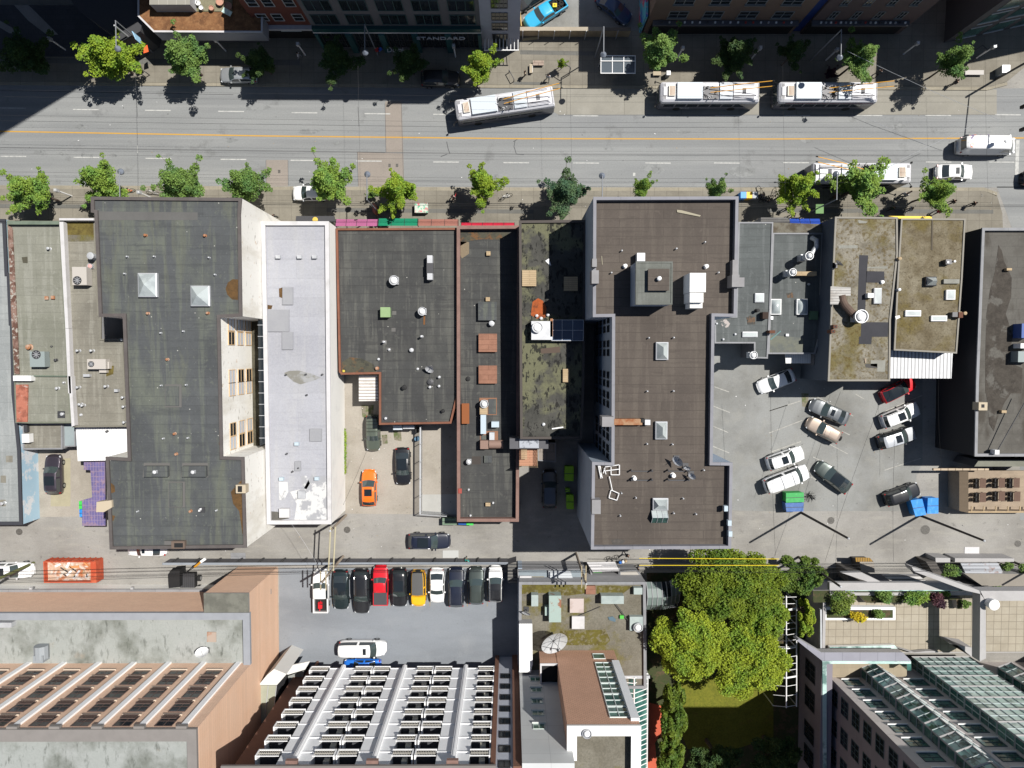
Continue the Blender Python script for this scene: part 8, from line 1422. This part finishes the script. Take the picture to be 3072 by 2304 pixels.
# wire mesh fence in yard
t = thing('wire_fence', 'galvanised wire fence dividing the gravel yard from the empty slab', 'fence', (*T('B2', 1385, 700, 2), 0)); a = T('B2', 1385, 360, 2.2); c_ = T('B2', 1383, 1090, 2.2); mb = MB(); mb.bar(a, c_, .16, 2.1, 2.2, mMetal); mb.build('top_rail', t); mb = MB(); mM2 = mat('mesh_grey', (.4, .42, .45), .6, alpha=.25); mb.bar(a, c_, .02, .05, 2.1, mM2); e = T('B2', 1600, 1105, 2.2); mb.bar(c_, e, .02, .05, 2.1, mM2); mb.build('mesh', t); mb = MB()
for k in range(6): p = Vector(a).lerp(Vector(c_), k/5); mb.tube([(p.x, p.y, 0), (p.x, p.y, 2.2)], .05, mMetal)
mb.tube([(*c_, 2.15), (*e, 2.15)], .05, mMetal); mb.tube([(*e, 0), (*e, 2.15)], .05, mMetal); mb.build('post', t)
b = thing('storage_rack', 'cluttered metal rack with pale panels behind the black-roofed building', 'rack', (*T('B2', 1250, 365, 2), 0))
for k, (x, y, x2, y2, z, m) in enumerate(((1160, 350, 1235, 386, 1.8, mBAC), (1240, 350, 1335, 378, 2.0, mMetal), (1340, 375, 1372, 410, 1.2, mTyre))): unit(b, 'panel', 'B2', x, y, x2, y2, 0, z, m)
mb = MB(); X, Y = T('B2', 1355, 462, .9); mb.lathe(X, Y, [(.3, 0), (.33, .5), (.3, .9), (.22, .92)], mat('drum_blue', (.1, .2, .3), .6), 12); tag(rebase(mb.build('drum'), (X, Y, 0)), 'small blue-grey drum beside the wire fence', 'drum')
boxy('utility_slab', 'white rectangular hatch slab set in the alley by the boundary wall', 'hatch', 'B2', 1572, 1388, 1700, 1446, .06, mat('slab_white', A(215, 216, 214), .8), z0=0, parts=mat('slab_white', A(215, 216, 214), .8)); boxy('utility_slab', 'white rectangular hatch slab in the alley north of the flaking pale roof', 'hatch', 'D2', 1722, 1360, 1838, 1420, .06, mat('slab_white', A(215, 216, 214), .8), z0=0, parts=cWhite); boxy('utility_slab', 'pale hatch slab at the foot of the tall dark roof', 'hatch', 'A2', 1915, 1408, 2035, 1468, .06, mat('slab_white', A(215, 216, 214), .8), z0=0, parts=cGrey)
# traffic signal mast near the corner
t = thing('signal_mast', 'tall dark signal mast whose arm reaches over the street near the corner', 'signal', (*W(2985, 240), .12)); X, Y = t.location.x, t.location.y; mb = MB(); mb.tube([(X, Y, .12), (X, Y, 7)], .13, mMetalD, 8); mb.build('pole', t); mb = MB(); mb.tube([(X, Y, 6.2), (X-.6, Y-8, 6.4)], .08, mMetalD, 6); mb.build('arm', t)
for k in (5.2, 7.8): mb = MB(); mb.box((X-.5, Y-k, 5.9), (.35, .35, 1.0), mBlack); mb.build('signal_head', t)
# bicycles
def bicycle(lb, t_, x, y, ang, m):
    X, Y = T(t_, x, y, .5); t = thing('bicycle', lb, 'bicycle', (X, Y, .12), R(ang), group='bicycles on the pavement'); t.rotation_euler = (R(24), 0, R(ang))
    for sx in (-.52, .52): mb = MB(); mb.tube([(sx+.33*math.cos(a*math.pi/10), 0, .34+.33*math.sin(a*math.pi/10)) for a in range(21)], .03, mTyre, 5); mb.build('wheel', t, world=False)
    mb = MB(); mb.tube([(-.52, 0, .34), (-.1, 0, .34), (.35, 0, .8), (-.2, 0, .8), (-.52, 0, .34)], .028, m, 5); mb.tube([(.35, 0, .95), (.52, 0, .34)], .025, m, 5); mb.tube([(-.1, 0, .34), (-.22, 0, .92)], .025, m, 5); mb.build('frame', t, world=False); mb = MB(); mb.tube([(.35, -.25, 1), (.34, 0, .98), (.35, .25, 1)], .02, mTyre, 5); mb.build('handlebar', t, world=False); mb = MB(); mb.box((-.24, 0, .94), (.26, .12, .05), mTyre); mb.build('saddle', t, world=False)
bicycle('white bicycle on the south pavement above the tall dark roof', 'A0', 1270, 1612, 175, mWhiteP); bicycle('dark bicycle with orange basket beside the lamp post', 'A0', 1065, 1600, 200, pOrg); bicycle('pale bicycle on the pavement right of the spiky bright tree', 'B1', 2100, 40, 205, mWhiteP); bicycle('bicycle parked near the market table tree', 'B0', 1655, 1625, 70, pRed); bicycle('dark bicycle by the cart south of the tall brown roof', 'C2', 880, 1438, 10, mTyre)
for i, (x, y, lb) in enumerate(((60, 1640, 'dark bicycle in the rack west of the southern bus tree'), (120, 1610, 'second dark bicycle in the rack by the newspaper boxes'), (15, 1600, 'dark bicycle nearest the newspaper boxes'))): bicycle(lb, 'D0', x, y, 30+40*i, mTyre)
# ================================================================== people
def person(lb, t_, x, y, ang, top, bottom, hair=(.03, .02, .015), z0=.12, walk=True, h=1.72, sit=False, arm=0):
    X, Y = T(t_, x, y, z0+1.0); s_ = h/1.72; st = .22 if walk else .04
    V = [(0, 0, .95), (0, 0, 1.15), (.02, 0, 1.38), (.03, 0, 1.5), (.05, 0, 1.6), (.06, 0, 1.66),
         (0, .19, 1.40), (.06+arm, .25, 1.13), (.16+arm, .24, .92), (0, -.19, 1.40), (-.08, -.25, 1.13), (-.02, -.25, .92),
         (0, .10, .90), (st, .11, .48), (st*.8, .11, .08), (st*.8+.14, .11, .04), (0, -.10, .90), (-st*.5, -.11, .48), (-st*1.6, -.11, .10), (-st*1.6+.12, -.11, .04)]
    E = [(0, 1), (1, 2), (2, 3), (3, 4), (4, 5), (2, 6), (6, 7), (7, 8), (2, 9), (9, 10), (10, 11), (0, 12), (12, 13), (13, 14), (14, 15), (0, 16), (16, 17), (17, 18), (18, 19)]
    Rd = [.14, .13, .15, .06, .10, .085, .075, .05, .038, .075, .05, .038, .095, .065, .045, .04, .095, .065, .045, .04]
    me = bpy.data.meshes.new('person'); me.from_pydata([tuple(Vector(v)*s_) for v in V], E, []); o = bpy.data.objects.new('person', me); COL.objects.link(o); sk = o.modifiers.new('s', 'SKIN'); o.modifiers.new('u', 'SUBSURF').levels = 1
    for i, v in enumerate(me.skin_vertices[0].data): v.radius = (Rd[i], Rd[i]*1.15); v.use_root = i == 0
    bpy.context.view_layer.update(); nm = bpy.data.meshes.new_from_object(o.evaluated_get(bpy.context.evaluated_depsgraph_get())); bpy.data.objects.remove(o)
    for m in (mat('skin', (.42, .26, .19), .6), mat('cloth_%d_%d_%d' % tuple(int(v*99) for v in top), top, .85), mat('cloth_%d_%d_%d' % tuple(int(v*99) for v in bottom), bottom, .85), mat('shoe', (.03, .03, .03), .7)): nm.materials.append(m)
    for p in nm.polygons: z = p.center.z/s_; y_ = abs(p.center.y)/s_; p.material_index = 0 if z > 1.47 or (y_ > .2 and z < 1.16 and z > .8 and z < 1.0) else 1 if z > .93 or y_ > .2 else 2 if z > .1 else 3; p.use_smooth = True
    o = bpy.data.objects.new('person', nm); COL.objects.link(o); o.location = (X, Y, z0); o.rotation_euler = (0, 0, R(ang)); tag(o, lb, 'person', None)
    mb = MB(); mb.lathe(.05*s_-.015, 0, [(.075, 1.58*s_), (.105, 1.64*s_), (.10, 1.72*s_), (.05, 1.765*s_), (.01, 1.77*s_)], mat('hair_%d' % int(hair[0]*99), hair, .9), 10); mb.build('hair', o, world=False, smooth=True); return o
for a in (('person in dark clothes walking on the sunny pavement near the corner', 'D0', 1645, 680, 200, (.02, .02, .03), (.02, .02, .03)), ('person in a pale shirt leaning by the tree above the scarlet awning', 'B1', 1655, 30, 90, (.5, .4, .38), (.03, .03, .05)),
          ('person in black with a bag in front of the dark canopy', 'B1', 172, 195, 10, (.02, .02, .02), (.02, .02, .02)), ('person in a teal shirt standing on the boundary wall line', 'B2', 1775, 1470, 90, (.02, .38, .34), (.25, .22, .15)), ('person in black bending at the cart south of the tall brown roof', 'C2', 1000, 1425, 300, (.02, .02, .02), (.02, .02, .03)),
          ('person in dark clothes by the rubbish under the yellow cables', 'C2', 1088, 1530, 180, (.03, .03, .04), (.02, .02, .02)), ('person in a red jacket on the south pavement near the corner', 'D1', 1500, 150, 40, (.35, .03, .05), (.02, .02, .03)), ('person in black walking past the blue awning', 'D1', 240, 128, 30, (.02, .02, .02), (.03, .03, .05)),
          ('person in dark blue passing the green banner', 'D1', 295, 180, 40, (.03, .04, .1), (.02, .02, .03)), ('person in white under the large southern street tree', 'D1', 1228, 10, 60, (.6, .6, .62), (.03, .05, .15)), ('person in a pale shirt between the mossy roofs and the street', 'D1', 1270, 130, 200, (.55, .55, .6), (.1, .1, .15)), ('person in white shoes standing at the angled trolleybus tail', 'C0', 345, 640, 90, (.5, .5, .52), (.2, .2, .2)),
          ('person in a grey coat beside the newspaper boxes', 'D0', 40, 1620, 80, (.12, .12, .13), (.02, .02, .03)), ('person in black under the street tree west of the green banner', 'D1', 95, 60, 150, (.02, .02, .02), (.04, .04, .06)), ('person in brown walking behind the southern trolleybus', 'D0', 640, 1630, 10, (.12, .07, .04), (.03, .03, .03)), ('person in dark green near the yellow fascia', 'D1', 1120, 120, 200, (.02, .05, .03), (.02, .02, .02)), ('person in a white cap by the small corner tree', 'D0', 1255, 1600, 120, (.5, .5, .52), (.05, .05, .1)), ('person in charcoal east of the corner tree', 'D1', 1620, 70, 30, (.04, .04, .045), (.02, .02, .02)), ('person in navy near the market table', 'B1', 1240, 120, 60, (.02, .03, .1), (.03, .03, .03)), ('person in beige between the two sunny metal stands', 'C0', 150, 610, 20, (.4, .33, .24), (.05, .05, .08)),
          ('person in dark clothes at the east end of the south pavement', 'D1', 1790, 88, 20, (.02, .02, .02), (.03, .03, .05)), ('person in black crossing beside the pale kerbside posts', 'D0', 1010, 600, 60, (.05, .06, .07), (.02, .02, .02)), ('person with white bags in the shade near the red brick building', 'B0', 372, 455, 10, (.55, .55, .58), (.3, .3, .32))):
    person(*a)
t = thing('shopping_cart', 'small cart loaded with blue and white bags south of the tall brown roof', 'cart', (*T('C2', 965, 1482, .8), 0)); X, Y = t.location.x, t.location.y
mb = MB()
for k in range(6): mb.tube([(X-.5+k*.2, Y-.3, .5), (X-.5+k*.2, Y+.3, .5)], .015, mMetal, 4)
mb.tube([(X-.5, Y-.3, .2), (X-.5, Y-.3, .95)], .02, mMetal, 4); mb.tube([(X+.5, Y+.3, .2), (X+.5, Y+.3, .95)], .02, mMetal, 4); mb.build('basket', t)
for k, m in enumerate((mat('bag_blue', (.03, .15, .5), .7), mWhiteP, mTanP)): mb = MB(); mb.lathe(X-.35+.35*k, Y+.1*(k-1), [(.15, .52), (.22, .7), (.16, .9), (.05, .98)], m, 9); mb.build('bag', t)
P = pts('C2 940,1535 965,1518 1015,1545 985,1565', .4); mb = MB(); mb.prism(P, .02, .12, mat('orange_sheet', (.75, .12, .02), .7)); tag(rebase(mb.build('tarpaulin'), (*centre(P), 0)), 'orange plastic sheet lying beside the cream flat roof', 'sheet')
t = thing('tarpaulin_heap', 'small heap of dark branches beside the green-lidded bin', 'heap', (*T('D2', 440, 940, .3), 0)); X, Y = t.location.x, t.location.y; rnd = random.Random(2); mb = MB()
for k in range(26): a = rnd.uniform(0, 6.3); mb.tube([(X+rnd.uniform(-.3, .3), Y+rnd.uniform(-.5, .5), .1), (X+math.cos(a)*.7, Y+math.sin(a)*.7, rnd.uniform(.1, .5))], .02, mBlack, 4)
mb.build('branch', t)
# litter and small stones scattered on alley and lots
mb = MB(); rnd = random.Random(11)
for k in range(260):
    x, y = rnd.choice([(rnd.uniform(0, 3072), rnd.uniform(1560, 1680)), (rnd.uniform(1040, 1360), rnd.uniform(1150, 1540)), (rnd.uniform(2160, 2700), rnd.uniform(1150, 1540)), (rnd.uniform(1560, 3000), rnd.uniform(575, 640)), (rnd.uniform(0, 3000), rnd.uniform(300, 550))]); X, Y = W(x, y); s_ = rnd.uniform(.025, .07); mb.box((X, Y, .15 if 563 < y < 700 else .04), (s_*2, s_, .02), rnd.choice([mWhiteP, mMetalD, mTanP, mMetalD]), rz=rnd.uniform(0, 3))
o = mb.build('litter'); o['kind'] = 'stuff'; o['label'] = 'tiny litter and leaves scattered over the asphalt'
